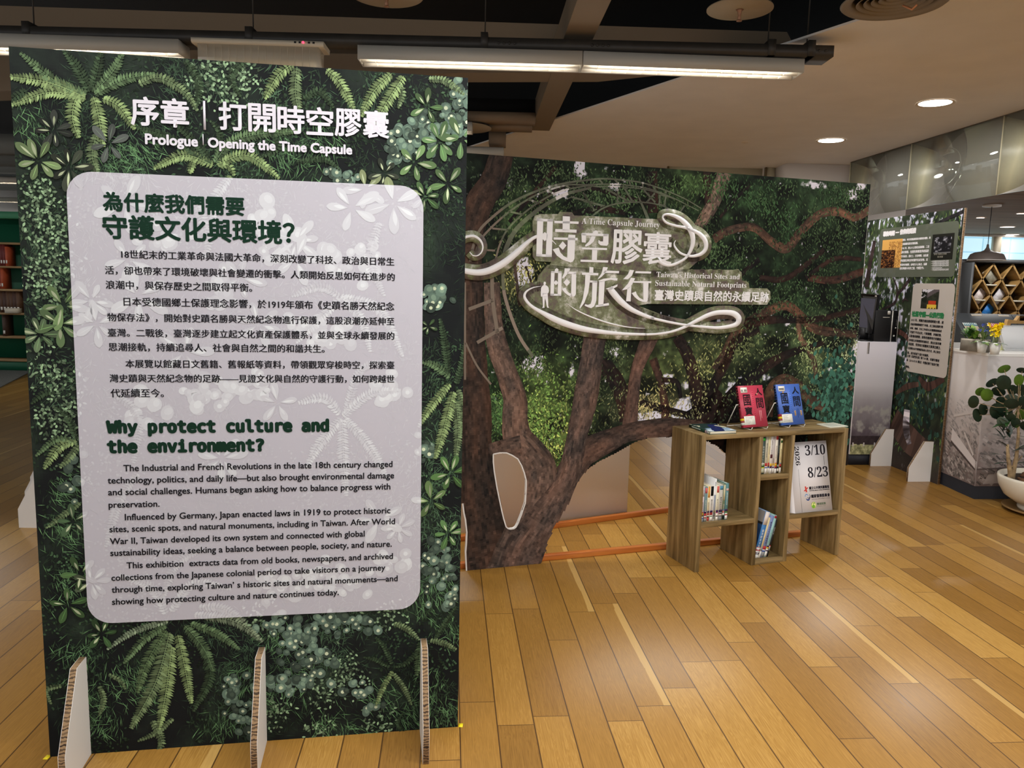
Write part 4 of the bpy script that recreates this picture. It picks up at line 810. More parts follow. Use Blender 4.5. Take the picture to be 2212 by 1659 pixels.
# raised title plaque
M_PLQ = mat('plaque_face_print', (120, 114, 96), .5); nt = M_PLQ.node_tree; tc = nd(nt, 'ShaderNodeTexCoord'); n1 = nd(nt, 'ShaderNodeTexNoise'); n1.inputs['Scale'].default_value = 8; n1.inputs['Detail'].default_value = 10; n1.inputs['Roughness'].default_value = .7; nt.links.new(tc.outputs['Object'], n1.inputs['Vector'])
r = nd(nt, 'ShaderNodeValToRGB'); e = r.color_ramp.elements; e[0].position = .36; e[0].color = L4((70, 60, 54)); e[1].position = .66; e[1].color = L4((236, 234, 228))
for p_, c_ in ((.44, (104, 90, 82)), (.49, (108, 112, 78)), (.54, (134, 138, 108)), (.59, (176, 174, 158))): k = e.new(p_); k.color = L4(c_)
nt.links.new(n1.outputs['Fac'], r.inputs['Fac']); nt.links.new(r.outputs['Color'], nt.nodes['Principled BSDF'].inputs['Base Color'])
S1 = [PX4(x, y) for x, y in ((1010, 1165), (1080, 1215), (1180, 1230), (1300, 1185), (1400, 1110), (1465, 985), (1480, 870), (1445, 745), (1360, 640), (1260, 570), (1150, 535), (1080, 545), (1068, 590), (1120, 650), (1240, 690), (1370, 715), (1480, 755), (1580, 810), (1650, 900), (1655, 1000), (1600, 1070), (1500, 1105), (1400, 1100), (1300, 1060), (1235, 985), (1222, 930), (1245, 890))]
W1 = [60, 46, 40, 34, 34, 55, 70, 80, 70, 52, 32, 24, 24, 30, 32, 40, 46, 60, 66, 60, 50, 40, 30, 30, 26, 14, 4]
S2 = [PX3(x, y) for x, y in ((1000, 835), (930, 872), (840, 945), (730, 1050), (600, 1160), (480, 1240), (340, 1305), (200, 1332), (40, 1315), (-60, 1280))]; W2 = [40, 42, 58, 76, 84, 88, 84, 78, 70, 60]
S2b = [PX3(x, y) for x, y in ((-30, 870), (45, 840), (140, 835), (220, 890), (255, 970), (240, 1050), (185, 1100), (120, 1098), (75, 1050))]; W2b = [34, 34, 34, 28, 20, 16, 14, 12, 8]
S3 = [PX5(x, y) for x, y in ((450, 400), (330, 425), (235, 480), (205, 555), (250, 640), (340, 720), (480, 800), (650, 890), (850, 970), (1100, 1040), (1400, 1085), (1700, 1110), (2000, 1118))]+[PX6(x, y) for x, y in ((0, 1235), (200, 1225), (400, 1195), (600, 1130), (800, 1030), (1000, 930), (1150, 882), (1300, 872), (1440, 890), (1525, 960), (1515, 1040), (1430, 1090), (1200, 1125), (950, 1110), (700, 1085), (400, 1035), (100, 965))]+[PX5(x, y) for x, y in ((2120, 878), (2000, 840), (1800, 750), (1650, 640), (1540, 520), (1470, 430))]
W3 = [4, 14, 24, 34, 38, 40, 52, 78, 84, 78, 62, 44, 34, 32, 30, 30, 34, 44, 56, 62, 66, 72, 84, 88, 70, 52, 42, 34, 32, 34, 38, 44, 50, 66, 84, 90, 80]
S4 = [PX5(x, y) for x, y in ((820, 650), (1000, 770), (1250, 880), (1500, 960), (1750, 1010), (2000, 1030))]; W4 = [2, 14, 20, 20, 14, 3]
YP = -.022
mb = MB()
for s_, w_, hl in ((S1, W1, 120), (S2, W2, 120), (S2b, W2b, 105), (S3, W3, 120)): ribbon(mb, s_, (np.array(w_)+hl)*K, YP, depth=.012)
def slab(q): mb.prism([MP(*x) for x in q][::-1], YP, YP+.012, 'y')
slab([(1148, 478), (1153, 466), (1164, 463), (1203, 463), (1206, 458), (1232, 459), (1237, 466), (1330, 470), (1415, 474), (1470, 500), (1508, 560), (1480, 585), (1400, 600), (1180, 580), (1188, 566), (1155, 564), (1148, 554)])
slab([(1180, 572), (1400, 590), (1400, 655), (1375, 660), (1480, 700), (1440, 722), (1340, 722), (1200, 690), (1130, 650), (1122, 628), (1157, 612), (1160, 596)])
slab([(1395, 585), (1466, 582), (1590, 583), (1597, 588), (1598, 606), (1608, 607), (1613, 612), (1614, 622), (1652, 623), (1659, 630), (1660, 645), (1652, 658), (1395, 656)])
for x_ in (1475, 1490, 1513, 1532, 1550, 1588): mb.prism([tuple(np.array(MP(x_, 586))+.016*np.array((math.cos(t), .8*math.sin(t)))) for t in np.arange(12)*PI/6], YP, YP+.012, 'y')
pq = mb.build('title_plaque', M_PLQ, tm); pq['label'] = 'raised camouflage-toned plaque carrying the white title'
YL = YP-.0045
mb = MB()
for s_, w_ in ((S1, W1), (S2, W2), (S2b, W2b), (S3, W3), (S4, W4)): ribbon(mb, s_, np.array(w_)*K, YL, depth=.0042)
def strokes(f, polys):
    for q in polys: mb.prism([f(*x) for x in q], YL, YL+.0042, 'y')
strokes(PX3, [  # shi
 [(1003, 590), (1085, 594), (1068, 1115), (988, 1112)], [(1140, 598), (1217, 602), (1200, 1120), (1118, 1118)], [(1003, 590), (1217, 602), (1215, 636), (1001, 628)], [(990, 1078), (1202, 1084), (1200, 1120), (988, 1112)], [(1074, 805), (1106, 778), (1142, 808), (1140, 868), (1105, 903), (1072, 868)],
 [(1353, 560), (1450, 565), (1447, 765), (1348, 758)], [(1237, 622), (1570, 634), (1567, 666), (1234, 655)], [(1250, 735), (1542, 745), (1539, 787), (1247, 776)], [(1228, 850), (1557, 858), (1554, 892), (1226, 880)],
 [(1432, 812), (1524, 817), (1511, 1145), (1492, 1180), (1458, 1196), (1412, 1178), (1420, 890)], [(1414, 1180), (1345, 1155), (1272, 1102), (1214, 1016), (1296, 990), (1318, 1055), (1366, 1108), (1418, 1132)], [(1352, 905), (1402, 962), (1352, 1024), (1298, 968)], [(1210, 888), (1265, 945), (1256, 948), (1207, 900)]])
strokes(PX4, [  # kong
 [(-42, 788), (322, 803), (319, 838), (-44, 822)], [(100, 792), (118, 765), (150, 752), (172, 768), (175, 798)], [(248, 800), (322, 803), (318, 940), (300, 966), (212, 960), (180, 930), (184, 884), (210, 906), (246, 905)], [(88, 835), (142, 838), (120, 900), (70, 950), (8, 980), (-2, 960), (52, 905)], [(-42, 988), (300, 996), (298, 1024), (-44, 1014)], [(96, 1020), (166, 1022), (160, 1166), (92, 1164)], [(-62, 1155), (316, 1166), (312, 1196), (-64, 1184)]])
strokes(PX3, [[(1608, 795), (1672, 800), (1668, 922), (1612, 918)]])
strokes(PX5, [  # de
 [(600, 180), (652, 182), (640, 545), (588, 541)], [(705, 184), (757, 186), (750, 545), (697, 545)], [(600, 178), (757, 184), (755, 208), (598, 202)], [(652, 182), (660, 150), (685, 132), (708, 152), (706, 186)], [(590, 512), (750, 517), (750, 545), (588, 541)], [(638, 350), (672, 312), (708, 350), (672, 390)],
 [(803, 135), (884, 140), (862, 195), (800, 268), (765, 290), (768, 266), (795, 205)], [(848, 185), (974, 190), (971, 226), (836, 216)], [(905, 212), (973, 200), (968, 520), (950, 550), (916, 560), (872, 552), (898, 520)], [(918, 560), (850, 537), (795, 492), (758, 440), (815, 424), (832, 468), (870, 503), (905, 515)], [(832, 290), (882, 345), (832, 402), (783, 345)],
 # lv
 [(1172, 116), (1228, 122), (1226, 212), (1165, 210)], [(1060, 198), (1302, 206), (1299, 242), (1058, 232)], [(1110, 232), (1182, 240), (1176, 330), (1150, 500), (1092, 650), (1030, 735), (1022, 725), (1072, 590), (1102, 400)], [(1170, 315), (1287, 320), (1282, 352), (1167, 346)], [(1215, 320), (1287, 320), (1270, 620), (1240, 700), (1195, 728), (1148, 714), (1098, 690), (1106, 668), (1150, 680), (1188, 664), (1206, 600)],
 [(1373, 116), (1442, 122), (1420, 190), (1352, 260), (1293, 302), (1300, 284), (1350, 210)], [(1398, 168), (1610, 176), (1606, 210), (1378, 206)], [(1303, 320), (1380, 290), (1500, 280), (1588, 285), (1582, 320), (1480, 305), (1400, 326), (1330, 345)], [(1315, 325), (1397, 322), (1376, 690), (1300, 692)], [(1265, 685), (1457, 650), (1462, 685), (1260, 713)], [(1588, 375), (1582, 406), (1480, 462), (1410, 440), (1500, 410)],
 # xing
 [(1770, 158), (1832, 165), (1800, 245), (1740, 300), (1673, 297), (1690, 280), (1742, 225)], [(1788, 275), (1848, 285), (1802, 380), (1745, 442), (1653, 464), (1672, 440), (1746, 360)], [(1735, 430), (1792, 398), (1782, 628), (1714, 625)], [(1858, 178), (2087, 185), (2083, 214), (1848, 208)], [(1828, 325), (2090, 328), (2086, 356), (1823, 350)], [(1970, 345), (2047, 350), (2036, 610), (2015, 636), (1963, 636), (1972, 600)], [(1967, 637), (1900, 612), (1840, 562), (1798, 505), (1860, 480), (1872, 520), (1912, 572), (1972, 606)],
 # standing figure
 [(488, 352), (494, 338), (508, 334), (520, 342), (523, 358), (516, 378), (512, 388), (494, 388), (490, 374)],
 [(492, 382), (515, 382), (545, 400), (562, 425), (568, 470), (560, 500), (545, 510), (500, 520), (472, 545), (466, 560), (450, 555), (447, 500), (452, 425), (470, 398)], [(474, 505), (548, 505), (552, 560), (512, 562), (472, 560)], [(472, 555), (514, 558), (504, 620), (500, 700), (502, 722), (468, 724), (480, 700)], [(508, 555), (552, 555), (556, 640), (556, 695), (568, 722), (544, 722), (534, 690), (522, 620)]])
text_px(mb, MP, '膠', (1260+355/6.38, 380+1205/6.38), (1260+768/6.38, 380+1215/6.38), height=MP(1350, 500)[1]-MP(1350, 571)[1], bold=.0040, y=YL, res=2)
text_px(mb, MP, '囊', (1260+785/6.38, 380+1215/6.38), (1260+1175/6.38, 380+1220/6.38), height=MP(1410, 503)[1]-MP(1410, 571)[1], bold=.0026, y=YL, res=2)
text_px(mb, MP, serif('A Time Capsule Journey'), (1252, 485), (1420, 491), y=YL, bottom=False)
text_px(mb, MP, serif("Taiwan's Historical Sites and"), (1413, 599.3), (1592, 602.6), y=YL, bottom=False)
text_px(mb, MP, serif('Sustainable Natural Footprints'), (1410.3, 617.7), (1606.3, 621), y=YL, bottom=False)
text_px(mb, MP, '臺灣史蹟與自然的永續足跡', (1409, 649.5), (1654, 651.5), bold=.0016, y=YL, res=2)
lt_ = mb.build('raised_lettering', WHITEINK, pq)

# wooden rails lying on the floor under and behind the mural
M_RAIL = mat_wood_plain('orange_stained_timber', ((150, 78, 28), (176, 98, 38), (196, 120, 54)), 1.5, 30, .45, 'X')
def floor_rail(a, b, w, h, label):
    a, b = np.array(a[:2]), np.array(b[:2]); d = b-a; L_ = np.linalg.norm(d)
    mb = MB(); mb.box(0, L_, 0, w, 0, h); o = mb.build('floor_rail', M_RAIL, bevel=.003, loc=(a[0], a[1], 0)); o.rotation_euler = (0, 0, math.atan2(d[1], d[0])); return tag(o, label, 'wooden rail', 'stained timber rails on the floor')
ra, rb_ = onz(1430, 1183), onz(1727, 1160); dr = (rb_-ra)/np.linalg.norm(rb_-ra)
off = np.array([-math.sin(MP.a), math.cos(MP.a), 0])*.026
pA = np.array([MP.x, MP.y, 0])+off
floor_rail(pA-MP.d*.35, pA+MP.d*2.28, .035, .034, 'orange stained timber rail on the floor along foot of the tree mural')
q1, q2 = onz(1190, 1143), onz(1430, 1109.5); dq = (q2-q1)/np.linalg.norm(q2-q1)
floor_rail(q1-dq*.9, q2+dq*.30, .035, .034, 'orange stained timber rail farther back, in front of the blank white panel')

# blank white backs of other exhibit boards
wl, wr = onz(1195, 1131), onz(1354, 1114); dw = wr-wl; aw = math.atan2(dw[1], dw[0])
t = thing('exhibit_board', 'blank white back of a board standing behind the tree trunk cut-out', 'display board', (wr[0]-math.cos(aw)*1.357, wr[1]-math.sin(aw)*1.357, 0), aw)
M_BACK = mat('white_panel_back', (242, 236, 230), .7)
mb = MB(); mb.box(0, 1.357, 0, BT, 0, 2.2); mb.build('board_core', M_BACK, t)
fl, fr = onz(30, 1144), onz(77, 1141.5)
fd = np.array([-.42, .907, 0]); ang = math.atan2(fd[1], fd[0])+PI    # feet run away from the camera along a hidden board
t = thing('exhibit_board', 'board hidden behind the foliage board, only its white feet poke out at left', 'display board', (fr[0], fr[1], 0), 0)
def foot_profile(x0, y, s=1): return [(x0, 0), (x0-.21*s, 0), (x0-.21*s, .12), (x0-.085*s, .345), (x0, .345)]
bo = np.array([fr[0]+.06, fr[1]]); st = [(0, .01), (-0.203, 0.399), (-0.393, 0.763)]
for k, (dx, dy) in enumerate(st):
    mb = MB(); mb.prism(foot_profile(.10+dx, 0), dy, dy+.018, 'y', m=1, mside=1); mb.prism(foot_profile(.10+dx, 0), dy-.0012, dy, 'y'); mb.prism(foot_profile(.10+dx, 0), dy+.018, dy+.0192, 'y'); mb.build('foot', [WHITE, HONEY], t)
mb = MB(); v = [(.102, -.0), (.126, -.0), (-0.553, 1.3), (-0.577, 1.3)]; mb.prism(v, 0, 2.2, 'z'); mb.build('board_core', M_BACK, t)

# ---------------------------------------------------------- far exhibit board on the right
FP = Plane(3.4322, 7.6742, -1.453); FW_, FH_ = 1.359, 2.275
tf = thing('exhibit_board', 'sunlit tree board with two translucent text cards, beside the computer plinth', 'display board', (FP.x, FP.y, 0), FP.a)
board_core(tf, FW_, FH_)
def foot_f(u):
    th = .019; mb = MB(); mb.prism(FOOT, u-th/2, u+th/2, 'x', m=1, mside=1); mb.prism(FOOT, u-th/2-.0012, u-th/2, 'x'); mb.prism(FOOT, u+th/2, u+th/2+.0012, 'x'); mb.build('foot', [WHITE, HONEY], tf)
foot_f(.70); foot_f(1.255)
def far_bg(u, v):
    n = fbm(u*7, v*5, 121); m_ = fbm(u*40, v*26, 131, 3); w = np.clip((v-.55)/.4, 0, 1)
    base = mixc((30, 36, 30), (96, 116, 74), np.clip((n-.3)*1.8, 0, 1)*(.3+m_)); base = mixc(base, (58, 46, 44), np.clip(.55-v, 0, 1)*1.6)
    sp = fbm(u*30, v*20, 141, 3)+.30*fbm(u*5, v*4, 151)*w; return mixc(base, (214, 214, 236), np.clip((sp-.70)*7, 0, 1)*(.25+.75*w))
mb = MB(); mb.grid(0, FW_, 0, FH_, 150, 240, far_bg, y=-.0008)
art = Art()
for k in range(2600):
    p = (random.uniform(0, FW_), random.uniform(.2, FH_)); br_ = .6+.5*fbm(np.array([p[0]*5]), np.array([p[1]*5]), 161)[0]
    if br_ < .8 or random.random() < .3: continue
    art.leaf(p, random.uniform(-2.4, -.7), random.uniform(.03, .06), random.uniform(.008, .015), np.array(random.choice(((92, 126, 66), (60, 90, 60), (128, 150, 84), (46, 66, 48))))*br_, .0004+random.random()*.001, 4, .9)
for k in range(240):
    p = (random.gauss(.95, .2), random.gauss(.75, .2)); art.leaf(p, random.uniform(-2.2, -.9), random.uniform(.05, .08), random.uniform(.03, .045), np.array((36, 58, 50))*random.uniform(.6, 1.5), .0012+random.random()*.0006, 5, 1.1)
def fpix(q): return [FP(x, y) for x, y in q]
def twig(q, w, col):
    P = catmull(fpix(q), 8); wv_ = np.interp(np.linspace(0, 1, len(P)), np.linspace(0, 1, len(w)), w); T = np.gradient(P, axis=0); T /= np.linalg.norm(T, axis=1)[:, None]; N = np.stack([-T[:, 1], T[:, 0]], 1)
    for i in range(len(P)-1):
        A = [P[i]-N[i]*wv_[i]/2, P[i+1]-N[i+1]*wv_[i+1]/2, P[i+1]+N[i+1]*wv_[i+1]/2, P[i]+N[i]*wv_[i]/2]
        art.add(A if (A[1][0]-A[0][0])*(A[2][1]-A[1][1])-(A[1][1]-A[0][1])*(A[2][0]-A[1][0]) > 0 else A[::-1], np.array(col)*random.uniform(.7, 1.25), .0022)
twig([(1900, 672), (1932, 655), (1940, 635), (1952, 622), (1966, 602)], [.02, .03, .035, .03, .03], (58, 46, 48)); twig([(1938, 640), (1938, 622), (1930, 600)], [.02, .02, .015], (58, 46, 48)); twig([(1950, 652), (1955, 646), (1962, 650)], [.02, .02, .01], (58, 46, 48))
twig([(1932, 712), (1955, 724), (1970, 745)], [.05, .045, .03], (84, 58, 52)); twig([(1890, 520), (1880, 570), (1872, 620)], [.05, .06, .07], (62, 50, 50)); twig([(2000, 500), (2035, 478), (2085, 455)], [.02, .03, .03], (40, 38, 40))
twig([(1985, 815), (2005, 835), (2040, 818)], [.03, .08, .05], (74, 52, 46)); twig([(1935, 850), (1960, 835), (1985, 830)], [.03, .06, .04], (84, 62, 54)); twig([(1930, 905), (1965, 950), (2010, 985)], [.22, .26, .2], (78, 60, 54)); twig([(1960, 885), (1958, 925), (1965, 960)], [.08, .10, .06], (212, 206, 220))
art.emit(mb, [(0, 0), (FW_, 0), (FW_, FH_), (0, FH_)], y0=-.0008); mb.build('printed_trees', PRINT, tf)
def quad_card(mb, q, r, y, col):
    (ua, va), (ub, vb) = FP(*q[0]), FP(*q[1]); rr_ = rrect(ua, ub, vb, va, r); mb.poly([(a, y, b) for a, b in rr_], col); return ua, ub, vb, va
mb = MB(); c1 = quad_card(mb, ((1903, 495), (2062, 598)), .04, -.0036, (104, 110, 96)); o = mb.build('text_card', mat_print('printed_ink_card', alpha=.82), tf)
mb = MB(); c2 = quad_card(mb, ((1974, 612), (2045, 818)), .045, -.0036, (206, 198, 190)); mb.build('text_card', mat_print('printed_ink_card', alpha=.82), tf)
Y2 = -.0046
mb = MB()
text_px(mb, FP, '戰後時期', (1909, 511), (1933, 508), bold=.005, y=Y2, res=1); text_px(mb, FP, '—', (1936, 503), (1943, 502), bold=.004, y=Y2, res=1); text_px(mb, FP, '信仰的延續', (1945, 507), (1979, 502.5), bold=.005, y=Y2, res=1)
for s_, a, b in (('戰後，地方民間組織發起老樹保存運動，與', (1951, 521), (2011, 516)), ('其維護的歷史記憶延續。', (1950.5, 530), (1984, 527)), ('1982 年，熱心人士發起社區護樹，二百', (1949, 539), (2008, 535.5)), ('歲老榕樹，在居民與鄰里長者協助', (1948, 548), (2007, 545)), ('下所保存，歷史上，日治時期，由此處', (1947, 557), (2006, 554)), ('參道通往神社的老樹列名紀念物。其', (1946, 566), (2005, 563.5)), ('所留存的樹群，由地方人士為主，延續', (1945, 575), (2003, 573)), ('信仰與樹木共存之道，守護至今。', (1944, 583), (1997, 581.5))):
    text_px(mb, FP, s_, a, b, bold=.0008, y=Y2, res=1)
for k in range(5): text_px(mb, FP, '一老樹舊照與報導資料說明', (2012, 567.5+k*4.6), (2050-(14 if k == 3 else 0), 566+k*4.4), y=Y2, res=1)
mb.build('printed_card_text', WHITEINK, tf)
def pix_grid(name, q, fn, nu, nv):
    (ua, va), (ub, vb) = FP(*q[0]), FP(*q[1]); mb = MB(); mb.grid(ua, ub, vb, va, nu, nv, lambda u, v: fn((u-ua)/(ub-ua), (v-vb)/(va-vb)), y=Y2); return mb.build(name, PRINT, tf)
def newsp(x, y):
    c = np.tile(np.array((232, 178, 96), float), (len(x), 1)); ph = (x < .68) & (y < .64); n = fbm(x*26, y*30, 171, 3)
    tx = (~ph) & (x > .35) & (np.sin(x*170+3*np.sin(y*60)) > -.2) & (n > .46) & ((y < .92)); c[tx] = (150, 98, 52); c[ph] = mixc((36, 20, 16), (172, 112, 58), np.clip((n[ph]-.42)*3, 0, 1)); return c
pix_grid('newspaper_picture', ((1908, 519), (1946, 578)), newsp, 40, 60)
def bwphoto(x, y):
    c = np.tile(np.array((32, 32, 27), float), (len(x), 1)); ph = (x > .12) & (x < .88) & (y > .30) & (y < .9); n = fbm(x*9, y*12, 181, 4); c[ph] = mixc((24, 24, 28), (190, 190, 200), np.clip((n[ph]-.5)*4-.2*(y[ph]-.5), 0, 1)); g = (x > .12) & (x < .88) & (y > .24) & (y < .3); c[g] = (112, 112, 112); return c
pix_grid('black_framed_photo', ((2016, 507), (2058, 560)), bwphoto, 36, 48)
mb = MB(); text_px(mb, FP, '臺中第一市場神社之老榕樹', (2018.5, 552), (2046, 549), y=Y2-.0006, res=1); text_px(mb, FP, '舊日寫真', (2026, 557.5), (2038, 556), y=Y2-.0006, res=1); mb.build('photo_caption', mat('grey_ink', (170, 166, 150), .5), tf)
def temple(x, y):
    c = mixc((24, 26, 22), (66, 70, 56), fbm(x*9, y*9, 191)); r_ = y-.55*x; c[(r_ > .52)] = (206, 204, 212); c[(r_ > .38) & (r_ <= .62) & (x > .25)] = (92, 84, 86); c[(x < .35) & (fbm(x*12, y*12, 192) < .62) & (y > .3)] = (30, 34, 26)
    c[(y < .42) & (y > .22) & (x > .42) & (x < .86)] = (186, 62, 34); c[(y <= .22) & (x > .38) & (x < .9)] = (222, 190, 72); c[(y < .06) & (x > .4) & (np.sin(x*40) > 0)] = (40, 32, 24); return c
pix_grid('temple_photo', ((1993, 625), (2026.5, 668)), temple, 30, 36)
mb = MB(); text_px(mb, FP, '社區守護—公民行動', (1971, 683), (2039, 688), bold=.004, y=Y2, res=1); o = mb.build('printed_card_heading', mat('mid_green_ink', (40, 124, 74), .5), tf); o['label'] = 'bold green heading line'
mb = MB()
for k, s_ in enumerate(('2015 年，規劃於廟前廣場興建大樓，居', '民組成護樹聯盟守下老樹。志工發起連署行動', '參與，教師、文化工作者及公民團體連線組成', '「老樹下不走出走」行動團體，討論記憶，', '以影像和歌聲，說明老樹與地方的關係，', '向地區公所陳情與表達訴求，提出社區老樹', '保留案，受到地方媒體與文資單位關注，', '共同提出以守護樹群為核心的方式，終止砍伐', '案，成功保留下這片老樹群。', '公視《我們的島》第 764 集，老樹守護者', '案（2014.07.05 播出）完整紀錄下這段行動', '歷程。')):
    f = k/11; x0_, x1_ = 1969-11*f, 2039-11*f; fr_ = (1, 1, .97, .98, 1, 1, 1, 1, .66, 1, 1, .1)[k]
    text_px(mb, FP, s_, (x0_, 694+k*8.75), (x0_+(x1_-x0_)*fr_, 699.5+k*9.05), bold=.0007, y=Y2, res=1)
mb.build('printed_card_text', INK, tf)

# ================================================================== BOOKCASE AND WHAT STANDS ON IT
BX, BY, BA = 1.0544, 4.1767, .3535; BWd, BHt, BDp = 1.0213, .7844, .306
BP = Plane(BX, BY, BA)
def bworld(u, y, z): c, s = math.cos(BA), math.sin(BA); return (BX+u*c-y*s, BY+u*s+y*c, z)
tb = thing('bookcase', 'low open walnut-look bookcase with three bays standing on the oak floor', 'bookcase', (BX, BY, 0), BA)
BC = ((92, 74, 44), (134, 111, 71), (168, 143, 99))
M_BV = mat_wood_plain('walnut_board_upright', BC, 2.2, 26, .5, 'Z'); M_BH = mat_wood_plain('walnut_board_level', BC, 2.2, 26, .5, 'X')
def bx(name, m, *a): mb = MB(); mb.box(*a); return mb.build(name, m, tb, bevel=.0012)
bx('side_panel', M_BV, 0, .028, 0, BDp, 0, BHt); bx('side_panel', M_BV, BWd-.028, BWd, 0, BDp, 0, BHt)
bx('divider', M_BV, .384, .410, 0, BDp, 0, BHt-.024); bx('divider', M_BV, .606, .633, 0, BDp, 0, BHt-.024)
bx('top_panel', M_BH, .028, BWd-.028, 0, BDp, BHt-.024, BHt)
bx('shelf', M_BH, .028, .384, 0, BDp, .256, .284); bx('shelf', M_BH, .410, .606, 0, BDp, .505, .533); bx('shelf', M_BH, .410, .606, 0, BDp, .0, .030); bx('shelf', M_BH, .633, BWd-.028, 0, BDp, .256, .284)
bx('back_panel', M_BV, .410, .606, BDp-.012, BDp, .030, .505); bx('back_panel', M_BV, .410, .606, BDp-.012, BDp, .533, BHt-.024)

M_PAPER = mat('page_edges', (236, 228, 206), .8)
def book(label, cov, w, h, d, group, loc, rz=0, tilt=0, title=None, bands=(), top=None, cover=None):
    """upright book: spine faces local -y, thickness along x"""
    t = thing('book', label, 'book', loc, rz, group); t.rotation_euler = (0, tilt, rz)
    cm = mat('cover_%d_%d_%d' % tuple(cov), cov, .45)
    mb = MB(); mb.box(.0015, w-.0015, .002, d-.003, .002, h-.002); mb.build('pages', M_PAPER, t)
    mb = MB(); mb.box(0, .0015, 0, d, 0, h); mb.box(w-.0015, w, 0, d, 0, h); mb.box(.0015, w-.0015, 0, .002, 0, h); cv = mb.build('cover', cm, t)
    mb = MB(); any_ = False
    for z0, z1, c in bands: mb.box(.0004, w-.0004, -.0006, .0002, z0, z1, c); any_ = True
    if top: mb.box(.0004, w-.0004, -.0006, .0002, h*top[0], h*top[1], top[2]); any_ = True
    if any_: mb.build('spine_label', PRINT, cv)
    if title:
        mb = MB(); z = h*title[0]; n = title[2]
        for k in range(n):
            q = w*.5; V, F = glyphs(title[3][k % len(title[3])], None, 1); lo, hi = V.min(0), V.max(0); P = (V-lo)/(hi-lo).max()*q
            mb.add(np.stack([w/2-q/2+P[:, 0], np.full(len(P), -.0009), z-q+P[:, 1]], 1), F, title[1]); z -= q*1.25
        mb.build('spine_title', PRINT, cv)
    return t
CJ = '臺灣歷史文化資產保存自然地景老樹巡禮'
def bands(*cs, z=.062): 
    out = []; 
    for c, hh in cs: out.append((z-hh, z, c)); z -= hh
    return out
PUR, RED, YEL, WHT, GRN, BLU, BLK, GRY = (62, 34, 84), (190, 60, 62), (226, 180, 50), (238, 234, 226), (84, 130, 70), (70, 96, 170), (26, 24, 26), (150, 150, 150)
gl_ = 'books on the left shelf of the bookcase'
xs_ = .034
for lab, cov, w, h, ttl, top, bn in (
    ('slim white book at far left of the left shelf, against the bookcase side', (226, 214, 218), .017, .205, (.56, (70, 60, 70), 8), (.72, .9, (196, 186, 186)), bands((RED, .006), (YEL, .014), (BLK, .006), (WHT, .008), (BLU, .006), (GRY, .02), z=.058)),
    ('grey-blue book with red-marked spine top, second from left on left shelf', (110, 138, 140), .016, .202, (.62, (226, 232, 226), 7), (.82, .97, (214, 110, 110)), bands((PUR, .014), (RED, .014), (WHT, .008), (RED, .006), (GRY, .018))),
    ('thin cream book with orange spine top on the left shelf', (240, 228, 190), .013, .205, (.55, (110, 100, 80), 9), (.68, .99, (232, 166, 74)), bands((PUR, .012), (RED, .014), (WHT, .006), (BLK, .006), (RED, .02))),
    ('white book with black spine top block on the left shelf', (236, 232, 224), .018, .205, (.62, (40, 36, 36), 8), (.72, .99, (16, 16, 16)), bands((PUR, .012), (RED, .014), (WHT, .006), (GRN, .004), (WHT, .022))),
    ('tallest white book on the left shelf, standing above its neighbours', (238, 238, 236), .013, .245, (.93, (50, 50, 52), 3), (.05, .62, (150, 156, 168)), bands((YEL, .016), (GRY, .006), (WHT, .008), (PUR, .004), (WHT, .022))),
    ('cream book with red spine top in the right half of the left shelf', (238, 232, 206), .015, .205, (.62, (120, 110, 100), 7), (.80, .98, (216, 110, 104)), bands((PUR, .014), ((220, 120, 160), .005), (WHT, .016), (PUR, .004), (WHT, .02))),
    ('grey book with blue spine top, third from right on the left shelf', (196, 192, 182), .021, .208, (.66, (70, 70, 70), 8), (.86, .97, (90, 150, 180)), bands((PUR, .014), (GRY, .008), (RED, .004), (WHT, .008), (BLK, .004), (GRY, .022))),
    ('thin book with mottled cream and dark spine on the left shelf', (110, 124, 96), .012, .210, (.45, (236, 232, 220), 7), (.55, .98, (214, 206, 170)), bands((BLU, .006), (RED, .014), (WHT, .014), (BLK, .022))),
    ('green-edged teal book at right end of the left shelf row', (92, 138, 140), .017, .213, (.75, (226, 234, 230), 7), (.80, .86, (220, 190, 190)), bands((PUR, .012), (GRN, .01), (WHT, .008), (RED, .006), (WHT, .022)))):
    book(lab, cov, w, h, .15, gl_, bworld(xs_, .022, .284), BA, 0, ttl+(CJ,), bn, top); xs_ += w+.0045
gu = 'books in the upper middle compartment'
xs_ = .428
